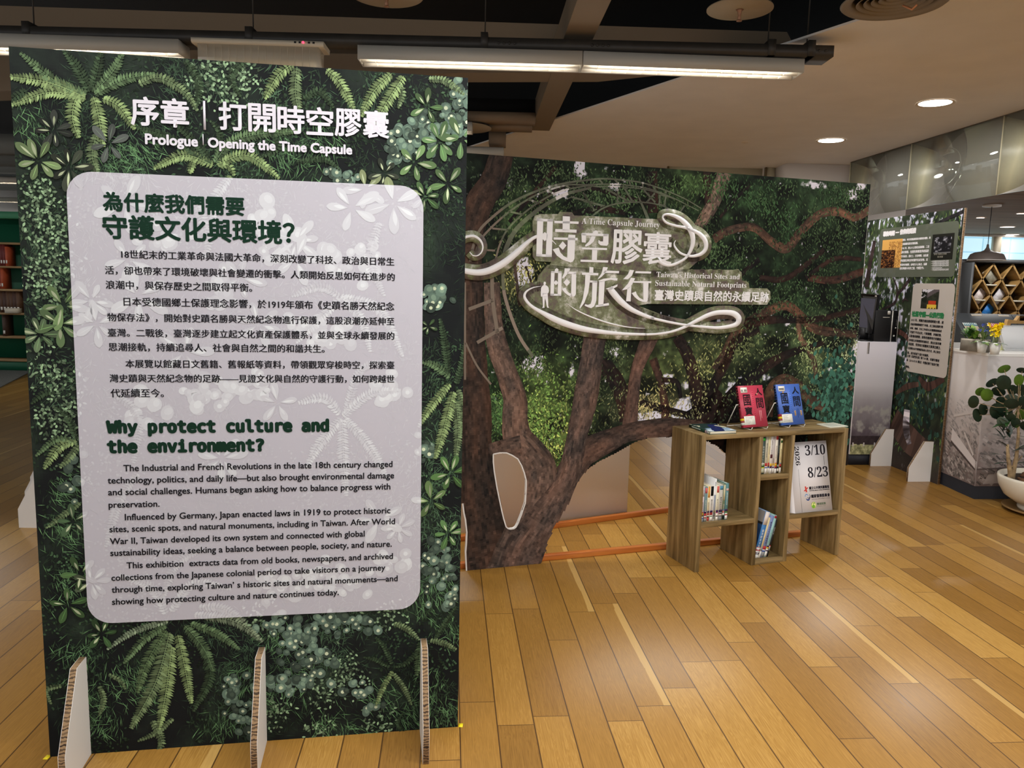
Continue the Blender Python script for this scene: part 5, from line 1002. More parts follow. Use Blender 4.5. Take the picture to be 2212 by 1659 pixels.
for lab, cov, w, h, ttl, top, bn in (
    ('dark green book with bright green dot, leftmost in upper middle compartment', (66, 84, 78), .024, .224, (.74, (200, 206, 196), 8), None, bands((WHT, .006), (GRN, .012), (BLK, .004), ((196, 206, 60), .008), (WHT, .006), ((196, 196, 170), .02), z=.064)),
    ('pale beige book beside the dark green one in upper middle compartment', (206, 200, 176), .017, .226, (.80, (110, 104, 90), 8), None, bands((RED, .018), (WHT, .006), (BLU, .006), (WHT, .03), z=.064)),
    ('thin cream book third from left in upper middle compartment', (226, 212, 168), .011, .225, (.72, (84, 70, 60), 7), None, bands((RED, .02), (BLK, .004), (BLU, .008), (WHT, .026), z=.066)),
    ('white book with dark vertical title in middle of upper compartment', (236, 230, 224), .015, .218, (.90, (60, 40, 44), 9), (.42, .52, (84, 40, 44)), bands((YEL, .016), (PUR, .012), (WHT, .028), z=.060)),
    ('grey-rose book in upper middle compartment, right of the white one', (196, 186, 182), .012, .226, (.40, (90, 80, 80), 5), None, bands((YEL, .014), (WHT, .006), (PUR, .008), (WHT, .026), z=.06)),
    ('cream book with dark red spine top in upper middle compartment', (238, 230, 214), .015, .226, (.72, (110, 96, 90), 8), (.88, .99, (168, 56, 62)), bands((RED, .004), (YEL, .016), (RED, .008), (PUR, .006), (WHT, .03), z=.062)),
    ('black spined book second from right in upper middle compartment', (34, 36, 34), .012, .205, (.80, (150, 160, 140), 6), None, bands((GRY, .012), (BLK, .01), (WHT, .018), z=.05)),
    ('short cream book with green band, rightmost in upper middle compartment', (228, 212, 160), .013, .203, (.70, (96, 80, 60), 8), (.88, .95, (60, 96, 56)), bands((GRY, .01), (RED, .014), (BLK, .006), (WHT, .03), z=.062))):
    t = book(lab, cov, w, h, .16, gu, bworld(xs_, .03, .533), BA, 0, ttl+(CJ,), bn, top); xs_ += w+.0035
    if 'dot' in lab: mb = MB(); mb.lathe([(0, 0), (.009, 0), (.009, .0006), (0, .0006)], 20); o = mb.build('round_sticker', mat('bright_green_sticker', (60, 200, 70), .5), t, loc=(w/2, -.0005, .205)); o.rotation_euler = (PI/2, 0, 0)
gm = 'leaning books in the lower middle compartment'
tl_ = .235; xx = .420
for lab, cov, w, h, ttl, bn, dz in (
    ('big blue and white book leaning leftmost in the lower middle compartment', (62, 126, 188), .030, .285, (.62, (230, 236, 240), 9), bands((RED, .004), (WHT, .01), (RED, .01), (WHT, .01), (PUR, .006), (GRY, .008), (WHT, .02), z=.07), 0),
    ('thin cream book leaning second in lower middle compartment', (226, 206, 156), .012, .245, None, bands((GRY, .02), (WHT, .04), z=.06), 0),
    ('lavender-blue book with dark title leaning in the lower middle compartment', (128, 144, 190), .022, .255, (.86, (36, 40, 60), 10), bands((RED, .02), (WHT, .006), (BLU, .008), (GRY, .03), z=.07), 0),
    ('pale mint book with red spine top leaning in lower compartment', (160, 204, 200), .016, .256, (.66, (90, 130, 130), 8), bands((PUR, .008), (YEL, .01), (WHT, .01), (PUR, .006), (WHT, .03), z=.07), 0),
    ('thin black book leaning rightmost in lower middle compartment', (38, 40, 44), .010, .225, (.8, (220, 220, 214), 7), bands((RED, .006), (WHT, .006), (GRY, .02), z=.07), 0)):
    t = book(lab, cov, w, h, .17, gm, bworld(xx, .028, .031), BA, tl_, (ttl+(CJ,)) if ttl else None, bn, (.93, .99, (170, 50, 60)) if 'mint' in lab else None); xx += (w+.002)/math.cos(tl_)
    if 'big' in lab:
        mb = MB(); mb.grid(.003, .167, .002, .283, 40, 60, lambda u, v: np.where((v > .205)[:, None], np.array((176, 172, 168.)), mixc((20, 40, 84), (70, 112, 160), np.clip((v-.05)/.2+.6*(fbm(u*30, v*30, 5)-.5), 0, 1)))*(1-.7*((np.abs(v-.205-.012*fbm(u*60, v*0, 8)) < .006) & (u < .12)))[:, None], m=0); 
        V = mb.v[0]; mb.v[0] = np.stack([np.full(len(V), -.0006), V[:, 0], V[:, 2]], 1); mb.build('cover_picture', PRINT, t)
        mb = MB(); mb.box(.0004, w-.0004, -.0008, 0, h*.72, h-.001); mb.build('spine_top', mat('cream_spine_top', (232, 222, 214), .5), t)

# display books on wire stands
M_WIRE = mat('white_coated_wire', (226, 220, 208), .35, spec=.5)
def display_book(lab, lab2, cov, dark, pxl, pxr, seals, spine_c):
    ul, ur = BP(*pxl)[0], BP(*pxr)[0]
    yb = .075; zt_ = BHt
    # put the book foot on the top panel, set back from the front edge
    pl = onz(*pxl, BHt+.008); pr_ = onz(*pxr, BHt+.008); d = pr_-pl; w = .150; a = math.atan2(d[1], d[0]); base = (pl[0], pl[1], BHt)
    h = .212; th = .019; lean = -.30
    st = thing('wire_book_stand', lab2, 'book stand', base, a, 'white wire book stands on the bookcase top'); st.scale = (1.20, 1, 1.12)
    mb = MB(); r = .0022; R_ = Matrix.Rotation(lean, 4, 'X')
    for x in (.035, w-.02):
        mb.tube([(x, -.030, .016), (x, -.022, r), (x, 0, r), (x, .13, r)], r, 8)
    mb.tube([(.02, .13, r), (w-.005, .13, r)], r, 8)
    mb.tube([(-.012, .128, r), (-.012, .052, .125)], r, 8); mb.tube([(w+.0, .128, r), (w+.0, .052, .125)], r, 8); mb.tube([(-.012, .128, r), (w, .128, r)], r, 8); mb.tube([(-.012, .052, .125), (w, .052, .125)], r, 8)
    mb.build('wire_frame', M_WIRE, st)
    t = thing('book', lab, 'book', (base[0], base[1], BHt+.0135), a, 'two calligraphy-titled books on display'); t.rotation_euler = (lean, 0, a); t.scale = (1.20, 1, 1.15)
    cm = mat('display_cover_%d' % cov[0], cov, .4); sp_ = mat('display_spine_%d' % cov[0], spine_c, .4)
    mb = MB(); mb.box(.002, w-.002, -th+.0015+.014, .014-.0015, .002, h-.002); mb.build('pages', M_PAPER, t)
    mb = MB(); y0, y1 = -th+.014, .014; mb.box(0, w, y0, y0+.0015, 0, h); mb.box(0, w, y1-.0015, y1, 0, h); cv = mb.build('cover', cm, t)
    mb = MB(); mb.box(-.0015, 0, y0, y1, 0, h); mb.build('spine', sp_, t)
    mb = MB(); yf = y0-.0005
    def ch(c, u, v, wd, hh, bold=.0012, col=dark): text(mb, c, u, v, wd, hh, bold, yf, res=2, col=col)
    ch('人', .098,   .160, .042, .036, .0011); ch('間', .098, .094, .042, .052, .0008); ch('國', .022, .110, .042, .056, .0009); ch('寶', .022, .062, .044, .040, .0009)
    mb.box(.076, .085, yf, yf+.0003, .040, .180, tuple(np.clip(np.array(cov)*1.12+14, 0, 255)))
    for k in range(13): mb.box(.0785, .0825, yf-.0002, yf+.0003, .172-.0098*k, .1765-.0098*k, tuple(np.array(cov)*.62))
    if seals:
        for u in (.094, .132): 
            mb.box(u, u+.009, yf, yf+.0003, .046, .072, (206, 178, 130)); [mb.box(u+.002, u+.007, yf-.0002, yf+.0003, .048+.008*k, .053+.008*k, (150, 90, 60)) for k in range(3)]
        for u, z0, z1 in ((.113, .035, .083), (.120, .045, .083)): mb.box(u, u+.002, yf, yf+.0003, z0, z1, tuple(np.array(cov)*.7))
        mb.poly([(.030, yf, .160), (.047, yf, .160), (.044, yf, .168), (.039, yf, .184), (.034, yf, .168)], (190, 150, 110))
    else:
        for u, z0, z1 in ((.109, .028, .082), (.118, .042, .082)): mb.box(u, u+.0028, yf, yf+.0003, z0, z1, (232, 170, 172))
        mb.disc = None; mb.box(.104, .112, yf-.002, yf+.0003, .163, .172, (226, 160, 140))
    mb.build('cover_title', PRINT, cv)
    mb = MB(); mb.box(.012, .052, yf-.0004, yf, .176, .203, (240, 238, 230))
    if seals: [mb.box(.016+.0024*k, .0174+.0024*k, yf-.0007, yf, .183, .193, (40, 40, 40)) for k in range(13)]
    else: [mb.box(.018+.008*k, .023+.008*k, yf-.0007, yf, .182, .193, (96, 100, 86)) for k in range(4) if k != 1]
    mb.build('barcode_sticker', PRINT, cv)
    mb = MB(); mb.box(.010, .075, yf-.0008, yf-.0004, .012, .056, (240, 238, 226)); [mb.box(.018, .018+random.uniform(.02, .045), yf-.0011, yf-.0006, .018+.006*k, .0195+.006*k, (150, 150, 150)) for k in range(6)]
    mb.build('paper_label', PRINT, cv)
    mb = MB(); 
    for z0, z1, c in ((.012, .024, (200, 200, 190)), (.024, .034, (150, 70, 70)), (.034, .045, (224, 190, 50)), (.045, .058, (140, 46, 56))): mb.box(-.0022, .012, yf-.0003, yf, z0, z1, c); mb.box(-.0024, -.0012, y0, y1, z0, z1, c)
    mb.build('spine_label', PRINT, cv)
    mb = MB()
    for k in range(8): mb.box(-.0022, -.0012, y0+.004, y1-.004, .196-.014*k, .205-.014*k, tuple(np.array(spine_c)*.35))
    mb.build('spine_title', PRINT, cv)
display_book('red book with black brush calligraphy on its cover, propped on bookcase', 'white wire stand holding the red book', (196, 62, 84), (34, 26, 30), (1605, 926), (1664, 922), False, (150, 40, 56))
display_book('blue book with black brush calligraphy on its cover, propped on bookcase', 'white wire stand holding the blue book', (74, 112, 198), (26, 28, 34), (1687, 921), (1746, 917), True, (44, 70, 132))
# book lying flat on the top left
pA_, pB_, pC_ = onz(1533.5, 939, BHt), onz(1475.5, 922, BHt), onz(1595, 936.5, BHt)
ax = (pC_-pA_); ww = np.linalg.norm(ax); an = math.atan2(ax[1], ax[0]); dd_ = .225
t = thing('book', 'dark green picture-covered book lying flat at left end of bookcase top', 'book', (pA_[0], pA_[1], BHt), an)
ww = min(ww, .17); 
mb = MB(); mb.box(.002, ww-.002, .002, dd_-.002, .0015, .0165); mb.build('pages', M_PAPER, t)
mb = MB(); mb.box(0, ww, 0, dd_, 0, .0015); mb.box(0, ww, 0, dd_, .0165, .018); mb.box(-.0015, 0, 0, dd_, 0, .018); cv = mb.build('cover', mat('dark_green_cover', (30, 62, 48), .35), t)
def flatpic(u, v):
    n = fbm(u*34, v*26, 201); c = mixc((24, 40, 40), (60, 84, 76), n); s_ = (u/ww)+.5*(v/dd_); c[(v < .10*dd_/.225*.9) & (u > .02)] = (150, 176, 200); c[(v < .05) & (n > .4)] = (214, 226, 230)
    c[(np.abs(u-.06-.35*v+.03*(n-.5)) < .035) & (v < .19)] = (34, 44, 96); c[(n > .64) & (v > .09)] = (210, 206, 178); return c
mb = MB(); mb.grid(0, ww, 0, dd_, 60, 80, flatpic); V = mb.v[0]; mb.v[0] = np.stack([V[:, 0], V[:, 2], np.full(len(V), .0184)], 1); mb.build('cover_picture', PRINT, cv)
mb = MB(); 
for y0, y1, c in ((.004, .018, (206, 206, 196)), (.022, .034, (200, 196, 204)), (.034, .038, (110, 40, 60)), (.040, .048, (206, 190, 196)), (.048, .052, (110, 30, 60))): mb.box(-.0021, -.0014, y0, y1, .002, .016, c)
for k in range(8): mb.box(-.0021, -.0014, .10+.012*k, .109+.012*k, .006, .013, (196, 206, 196))
mb.build('spine_label', PRINT, cv)
# printed slip at the right end
qa, qb, qc, qd = onz(1794, 924.5, BHt), onz(1832, 922, BHt), onz(1800, 914.5, BHt), onz(1763, 917.5, BHt)
mb = MB(); P4 = [qa, qb, qc, qd]; mb.prism([(q[0], q[1]) for q in P4], BHt+.0005, BHt+.0055, 'z', col=(222, 222, 206)); cc = sum(P4)/4
for k in range(5):
    f = .18+.15*k; a0, a1 = qd+(qa-qd)*f, qc+(qb-qc)*f; mb.poly([tuple((a0+(a1-a0)*t_)[:2])+(BHt+.006,) for t_ in (.12, .88)]+[tuple((a0+(qa-qd)*.07+(a1-a0)*t_)[:2])+(BHt+.006,) for t_ in (.88, .12)], (150, 158, 150))
o = mb.build('printed_card', PRINT); tag(o, 'thin pale printed card lying at right end of bookcase top', 'card')

# date sign
sx0, sx1 = .668, .918
zs = .284; sh, lean = .418, -.235
t = thing('date_sign', 'white sign with exhibition dates 3/10 to 8/23 leaning in right bay', 'sign', bworld(.684, .012, zs), BA); sw = .276
t.rotation_euler = (lean, 0, BA)
mb = MB(); mb.box(0, sw, 0, .012, .0, sh); mb.build('sign_board', mat('white_sign_card', (232, 228, 230), .5), t)
mb = MB(); mb.prism([(0, 0), (-.035, .03), (-.030, .03), (.004, .002)], .0, sh, 'z'); 
mb.build('folded_side_flap', mat('white_sign_card', (232, 228, 230), .5), t)
mb = MB(); ys = -.0006; bk = (34, 30, 38)
text(mb, serif('3/10'),   .112, .335, .150, .062, 0, ys, bottom=True, col=bk); text(mb, serif('8/23'),   .118, .202, .150, .062, 0, ys, col=bk)
mb.box(.246, .248, ys, ys+.0003, .272, .328, bk)
text(mb, serif('2026'), .036, .392, .112, .032, 0, ys, col=bk, rot=-PI/2)
mb.box(.0500, .0513, ys, ys+.0003, .002, .256, (70, 70, 76))
text(mb, '國立公共資訊圖書館', .118, .132, .148, .017, .0006, ys, col=bk); text(mb, 'NATIONAL LIBRARY of PUBLIC INFORMATION', .118, .122, .148, .0055, .0003, ys, col=bk, res=1)
text(mb, '國家發展委員會', .128, .082, .138, .019, .0008, ys, col=bk); text(mb, 'NATIONAL DEVELOPMENT COUNCIL', .129, .070, .137, .006, 0, ys, col=(90, 90, 96), res=1)
text(mb, '雙語政策', .164, .036, .066, .014, .0003, ys, col=(96, 112, 84)); text(mb, 'Bilingual 2030', .164, .026, .064, .006, 0, ys, col=(130, 140, 120), res=1)
mb.build('printed_dates', PRINT, t)
mb = MB(); rd = (206, 60, 52)
mb.poly([(.056, ys, .152), (.066, ys, .153), (.066, ys, .144), (.079, ys, .146), (.079, ys, .140), (.068, ys, .137), (.071, ys, .119), (.059, ys, .118), (.060, ys, .127), (.048, ys, .123), (.048, ys, .129), (.058, ys, .134)][::-1], rd); mb.build('library_emblem', PRINT, t, loc=(.03, 0, 0))
mb = MB()
def arc(c, r, a0, a1, w, col): ribbon(mb, [(c[0]+r*math.cos(a), c[1]+r*math.sin(a)) for a in np.linspace(a0, a1, 14)], w, ys, col, raw=True)
arc((.072, .087), .015, -2.8, -.3, [.002, .008, .003], (40, 56, 120)); arc((.078, .094), .012, -2.6, 1.2, [.002, .006, .001], (30, 34, 60)); arc((.064, .094), .011, -.2, 3.4, [.001, .005, .003], (96, 150, 210)); arc((.072, .084), .017, -2.6, -.5, [.001, .002, .001], (160, 170, 190)); mb.build('council_emblem', PRINT, t, loc=(.03, 0, 0))
mb = MB(); mb.poly([(.110+.018*math.cos(a), ys, .038+.020*math.sin(a)) for a in np.arange(28)*2*PI/28][::-1], (232, 232, 150)); arc((.110, .038), .0175, 0, 6.28, .003, (120, 170, 60))
mb.poly([(.108+.011*math.cos(a), ys-.0002, .031+.010*math.sin(a)) for a in np.arange(20)*2*PI/20][::-1], (120, 178, 50)); mb.poly([(.106, ys-.0002, .045), (.116, ys-.0002, .056), (.120, ys-.0002, .052), (.112, ys-.0002, .043)], (110, 160, 60)); arc((.100, .045), .009, -1.2, .4, .0018, (70, 84, 60)); mb.build('policy_emblem', PRINT, t, loc=(.03, 0, 0))

# ================================================================== COMPUTER PLINTH
k0 = onz(1830, 1003); KX0, KX1, KY, KZ = 3.122, 3.492, 7.0, 1.142
KY = 6.965
t = thing('plinth', 'tall narrow plinth wrapped in misty grey forest print, black foot', 'plinth', (KX0, KY, 0), .112)
kw = KX1-KX0
mb = MB(); mb.box(.004, kw+.002, .01, .38, 0, .105); mb.build('base', mat('near_black_plinth_base', (26, 28, 36), .6), t)
M_CLOTH = mat('pale_wrap', (224, 222, 230), .7)
mb = MB(); mb.box(0, kw, .002, .40, .100, KZ); mb.build('body', M_CLOTH, t, bevel=.004)
def misty(u, v):
    y = (v-.1)/(KZ-.1); n = fbm(u*14, v*10, 211); n2 = fbm(u*40, v*34, 215, 3)
    c = mixc((224, 222, 232), (176, 174, 176), np.clip((.95-y)*1.7, 0, 1)); dk = np.clip((.62-y)*2.2, 0, 1); c = mixc(c, (62, 50, 58), dk*(.72+.4*(n-.5)))
    for cx, cy, sx, sy in ((.30, .50, .09, .06), (.26, .33, .12, .07), (.06, .36, .08, .07), (.12, .52, .16, .05), (.33, .42, .07, .05), (.05, .22, .1, .05)):
        g = np.exp(-(((u-cx)/sx)**2+((v-cy)/sy)**2)); c = mixc(c, (166, 164, 156), np.clip(g*1.5+(n2-.6)*1.8-.55, 0, .75))
    g = (y < .17); c[g] = mixc((44, 36, 40), (70, 60, 60), n2[g]); w_ = (y < .072+.03*n2) & (y >= 0); c[w_] = mixc((110, 112, 80), (196, 194, 148), np.clip((n2[w_]-.35)*2.4, 0, 1)); p_ = (y > .075) & (y < .11) & (np.sin(u*60) > .9); c[p_] = (196, 190, 190); return c
mb = MB(); mb.grid(0, kw, .102, KZ-.002, 60, 150, misty, y=-.001); mb.build('wrap_print', PRINT, t)
mb = MB(); mb.prism([(.085, -.0016), (.105, -.0016), (.100, -.0016+.0008), (.088, -.0008)], KZ-.11, KZ-.005, 'z'); mb.build('wrap_fold', mat('fold_grey', (196, 192, 190), .7), t)

t = thing('monitor', 'black touch monitor turned left, standing on the forest-print plinth', 'monitor', (KX0, KY, KZ))
M_SCR = mat('dim_screen', (62, 60, 76), .25, spec=.5); M_BEZ = mat('dark_bezel', (44, 42, 40), .45)
def face(q, Y): return [ony(x, y, Y+dy)-np.array([KX0, KY, KZ]) for (x, y), dy in q]
F4 = [np.array(v) for v in face((((1858, 634), 7.12-7), ((1898, 637), 7.02-7), ((1884, 721), 7.02-7), ((1852, 716), 7.12-7)), 7.0)]
nrm = np.cross(F4[1]-F4[0], F4[3]-F4[0]); nrm /= np.linalg.norm(nrm); nrm = nrm if nrm[1] > 0 else -nrm
bk_ = [p+nrm*.035+np.array([.012, 0, 0]) for p in F4]
mb = MB(); mb.add(F4+bk_, [(0, 1, 2, 3), (4, 5, 6, 7), (0, 1, 5, 4), (1, 2, 6, 5), (2, 3, 7, 6), (3, 0, 4, 7)]); mb.build('casing', BLACK, t)
def inset(P, a, b, c, d, o): 
    f = lambda s, v: (P[0]*(1-s)+P[1]*s)*(1-v)+(P[3]*(1-s)+P[2]*s)*v
    return [f(a, c)-nrm*o, f(b, c)-nrm*o, f(b, d)-nrm*o, f(a, d)-nrm*o]
mb = MB(); q = inset(F4, .01, .965, .06, .90, .001); mb.poly(q); mb.build('bezel_glass', M_BEZ, t)
mb = MB(); q = inset(F4, .03, .88, .11, .87, .002); mb.poly(q); mb.build('screen', M_SCR, t)
mb = MB(); q = inset(F4, .82, .92, .02, .05, .002); mb.poly(q); mb.build('camera_mark', GREYM, t)
mb = MB(); mb.box(.055, .125, .10, .13, .012, .12); mb.box(.03, .14, .03, .20, 0, .012); mb.build('stand', BLACK, t)
for k in range(3): mb = MB(); mb.tube([(.0+.004*k, .06, .05-.012*k), (.02, .10, .03-.008*k), (.05, .12, .06)], .004, 6); mb.build('cable', BLACK, t)
t = thing('computer_tower', 'black desktop computer tower with silver edge strip beside the monitor', 'computer', (KX0+.212, KY+.05, KZ), .112)
mb = MB(); mb.box(-.06, .10, 0, .30, 0, .283); mb.build('case', BLACK, t, bevel=.003)
mb = MB(); mb.box(.098, .162, -.004, .30, 0, .283); mb.build('front_panel', mat('glossy_black_panel', (12, 12, 14), .25), t, bevel=.003)
mb = MB(); mb.box(.096, .104, -.006, .0, 0, .283); mb.box(.156, .160, -.006, 0, 0, .283); mb.build('silver_trim', mat('silver_strip', (206, 204, 196), .3, metal=.4), t)
mb = MB(); mb.box(.052, .078, -.003, .0, .248, .278, (226, 222, 214)); [mb.box(.055+.005*k, .057+.005*k, -.0035, 0, .254, .272, (120, 120, 116)) for k in range(4)]; mb.build('paper_sticker', PRINT, t)
mb = MB(); mb.box(.01, .075, -.002, 0, .218, .224); mb.build('drive_slot', GREYM, t)
for x, z, r in ((.138, .128, .006), (.128, .055, .008)): mb = MB(); mb.lathe([(0, 0), (r, 0), (r, .003), (0, .003)], 14); o = mb.build('power_button', mat('pale_button', (206, 206, 196), .4), t, loc=(x, -.004, z)); o.rotation_euler = (PI/2, 0, 0)
for k in range(5): mb = MB(); mb.box(.139, .147, -.0055, -.003, .15+.012*k, .152+.012*k); mb.build('vent_slit', GREYM, t)

# ================================================================== WHITE COUNTER WITH AERIAL VIEW
ck = onz(2100, 1078)+[.010, 0, 0]; CT = 1.125
la = math.atan2(.44, -.012)
Lv = np.array([math.cos(la), math.sin(la)]); Rv = np.array([math.cos(.085), math.sin(.085)])
c0 = ck[:2]; pL = c0+Lv*1.15; pR = c0+Rv*1.7; back = [pR+np.array([-.05, .7]), pL+np.array([.75, .1])]
t = thing('counter', 'white angular counter printed with a faded aerial town view, black base', 'counter', (c0[0], c0[1], 0))
loc2 = lambda p, k=0: (p[0]-c0[0], p[1]-c0[1])
ctr = (pL+pR)/2+np.array([.1, .3])
def shrink(P, f): return [tuple((np.array(p)-(ctr-c0))*f+(ctr-c0)) for p in P]
PR = [loc2(p) for p in (pL, c0, pR, *back)]
mb = MB(); mb.prism(shrink(PR, .997), 0, .108, 'z'); mb.build('base', mat('near_black_plinth_base', (26, 28, 36), .6), t)
mb = MB(); mb.prism(PR, .104, CT, 'z'); mb.build('body', mat('white_counter_print', (222, 218, 218), .6), t)
mb = MB(); mb.prism(shrink(PR, 1.006), CT, CT+.022, 'z'); mb.build('worktop', mat('white_worktop', (244, 243, 240), .35), t, bevel=.002)
def aerial(mb, org, dirv, L_, seed, sgn):
    n_ = np.array([-dirv[1], dirv[0]])*sgn
    def P(u, v, o): q = dirv*u+n_*o; return (q[0], q[1], v)
    def bgc(u, v):
        y = (v-.1)/(CT-.1); n = fbm(u*16, v*14, seed); c = mixc((226, 222, 222), (128, 112, 106), np.clip((.80-y)*1.7, 0, 1)*(.75+.5*(n-.5))); c = mixc(c, (96, 82, 80), np.clip((.30-y)*3, 0, 1)*(.5+.5*n)); return c
    g = MB(); g.grid(0, L_, .104, CT-.002, int(L_*120), 110, bgc); V = np.concatenate(g.v); mb.add([P(a, c, .0008) for a, b, c in V], g.f); mb.c[-len(g.c):] = g.c
    for k in range(int(900*L_)):
        v = .12+(.62*random.random()**1.25); u = random.uniform(.02, L_-.02); s_ = .018+.028*(1-v); a = random.uniform(-.25, .25)+.55*sgn; y = (v-.1)/(CT-.1); fade = np.clip((.80-y)*1.7, .05, 1)
        w_, h_ = s_*random.uniform(.6, 1.5), s_*random.uniform(.3, .6); tone = random.choice((84, 100, 116, 130, 150, 172)); c = np.array((tone, tone*.93, tone*.9))*fade+np.array((222, 218, 218))*(1-fade)
        q = [(-w_/2, -h_/2), (w_/2, -h_/2), (w_/2, h_/2), (-w_/2, h_/2)]; q = [(u+x*math.cos(a)-z*math.sin(a), v+x*math.sin(a)+z*math.cos(a)) for x, z in q]
        if min(x for x, z in q) < 0 or max(x for x, z in q) > L_ or min(z for x, z in q) < .106: continue
        mb.poly([P(x, z, .0012+random.random()*.001) for x, z in q], tuple(c))
    return P
mb = MB(); P = aerial(mb, c0, Lv, 1.15, 221, 1)
def strip(P, q, c, o=.003): mb.poly([P(x, z, o) for x, z in q], c)
strip(P, [(.015, .24), (.02, .30), (.36, .50), (.36, .40)], (206, 198, 196)); strip(P, [(.02, .225), (.02, .238), (.36, .395), (.36, .375)], (76, 66, 64)); strip(P, [(0.0, .20), (.015, .30), (.0, .30)], (190, 184, 182)); strip(P, [(.06, .33), (.05, .345), (.19, .50), (.20, .485)], (200, 192, 188)); strip(P, [(.02, .685), (.02, .70), (.36, .61), (.36, .59)], (196, 188, 184))
o = mb.build('aerial_print', PRINT, t)
mb = MB(); P = aerial(mb, c0, Rv, 1.7, 231, -1); strip(P, [(.0, .235), (.0, .245), (.5, .27), (.5, .255)], (96, 86, 84)); strip(P, [(.06, .12), (.10, .20), (.45, .21), (.45, .15)], (168, 158, 154), .0028)
mb.build('aerial_print', PRINT, t)

# things on the counter ------------------------------------------------
TZ = CT+.022
M_GREEN = [mat('plant_green_%d' % k, c, .5, var=.2, scale=20) for k, c in enumerate(((70, 110, 40), (104, 140, 52), (48, 84, 40), (130, 160, 84)))]
def leaf_mesh(mb, base, d, l, w, curl=.25, m=0, n=5, side=None, fold=.12, point=1.0):
    base = Vector(base); d = Vector(d).normalized(); s_ = Vector(side) if side else d.cross(Vector((0, 0, 1)))
    if s_.length < .05: s_ = Vector((1, 0, 0))
    s_.normalize(); u_ = s_.cross(d).normalized(); V = []; F = []
    for k in range(n+1):
        f = k/n; wd = w*.5*math.sin(PI*min(1, .04+.96*f)**point)**.75 if 0 < k < n else w*.02; c = base+d*(l*f)-u_*(curl*l*f*f)
        V += [tuple(c-s_*wd+u_*fold*wd), tuple(c), tuple(c+s_*wd+u_*fold*wd)]
    for k in range(n): a = k*3; F += [(a, a+1, a+4, a+3), (a+1, a+2, a+5, a+4)]
    mb.add(V, F, m=m)
def on_counter(px, py): return onz(px, py, TZ)
p0_, p1_ = on_counter(2073, 757), on_counter(2112, 760.5)
d = p1_-p0_; a = math.atan2(d[1], d[0]); L_ = np.linalg.norm(d)+.03
t = thing('planter_box', 'grey square planter with bushy green foliage on the white counter', 'planter', tuple(p0_), a)
hb = .098
mb = MB(); mb.prism([(0, 0), (L_, 0), (L_, .11), (0, .11)], 0, hb-.012, 'z'); mb.box(0, .006, 0, .11, 0, hb); mb.box(L_-.006, L_, 0, .11, 0, hb); mb.box(0, L_, 0, .006, 0, hb); mb.box(0, L_, .104, .11, 0, hb); mb.build('box', mat('stone_grey_planter', (168, 160, 146), .75, var=.1), t)
for k in range(46):
    mb = MB(); x, y = random.uniform(.01, L_-.01), random.uniform(.015, .095); dz = random.uniform(.3, 1.5); leaf_mesh(mb, (x, y, hb-.014+random.uniform(0, .07)), (random.uniform(-1, 1), random.uniform(-.9, .5), dz), random.uniform(.05, .085), random.uniform(.028, .042), .3); mb.build('leaf', M_GREEN[random.choice((0, 1, 2, 0, 3))], t, smooth=True)
for k in range(8): mb = MB(); x = L_*(k+.5)/8; mb.tube([(x, .05, hb-.014), (x+random.uniform(-.01, .01), .05, hb+random.uniform(.04, .09))], .002, 6); mb.build('stem', M_GREEN[2], t)
M_POT = mat('white_small_pot', (238, 238, 234), .4)
def flower_pot(px, py, lab, kind):
    b = on_counter(px, py); t = thing('flower_pot', lab, 'potted flower', tuple(b), 0, 'small flower pots on the counter'); h = .088
    mb = MB(); mb.lathe([(0, 0), (.028, 0), (.040, h), (.037, h), (.034, h-.012), (0, h-.014)], 28); mb.build('pot', M_POT, t, smooth=False)
    for k in range(9):
        mb = MB(); an = 2*PI*k/9+random.uniform(-.2, .2); leaf_mesh(mb, (0, 0, h-.012), (math.cos(an), math.sin(an), random.uniform(.25, .7)), random.uniform(.06, .10), .032, .5); mb.build('leaf', M_GREEN[random.choice((0, 2, 3))], t, smooth=True)
    fm = mat('yellow_petals', (252, 226, 30), .5) if kind == 'y' else mat('blue_petals', (92, 112, 200), .5)
    spots = [(random.gauss(0, .024), random.gauss(0, .018), random.uniform(.06, .135)) for k in range(24)] if kind == 'y' else [(-.022, 0, .085), (.004, -.01, .083), (.03, 0, .085), (-.012, 0, .125), (.0, .0, .13), (-.03, .01, .09)]
    for x, y, z in spots:
        mb = MB(); mb.tube([(x*.3, y*.3, h-.012), (x*.8, y*.8, h+z*.6), (x, y, h+z)], .0015, 6); mb.build('flower_stem', mat('pale_stem', (130, 140, 90), .5), t)
        mb = MB(); r = .021 if kind == 'y' else .012
        for j in range(5): an = 2*PI*j/5+x*40; leaf_mesh(mb, (x, y, h+z), (math.cos(an), -.35, math.sin(an)+.1), r*1.15, r, .1, n=4)
        mb.lathe([(0, h+z-.003), (.004, h+z), (0, h+z+.004)], 8, c=(x, y-.004)); mb.build('flower', fm, t)
flower_pot(2120, 762, 'small white pot with blue flowers, between planter box and yellow flowers', 'b')
flower_pot(2148, 765.5, 'small white pot of bright yellow flowers on the counter', 'y')
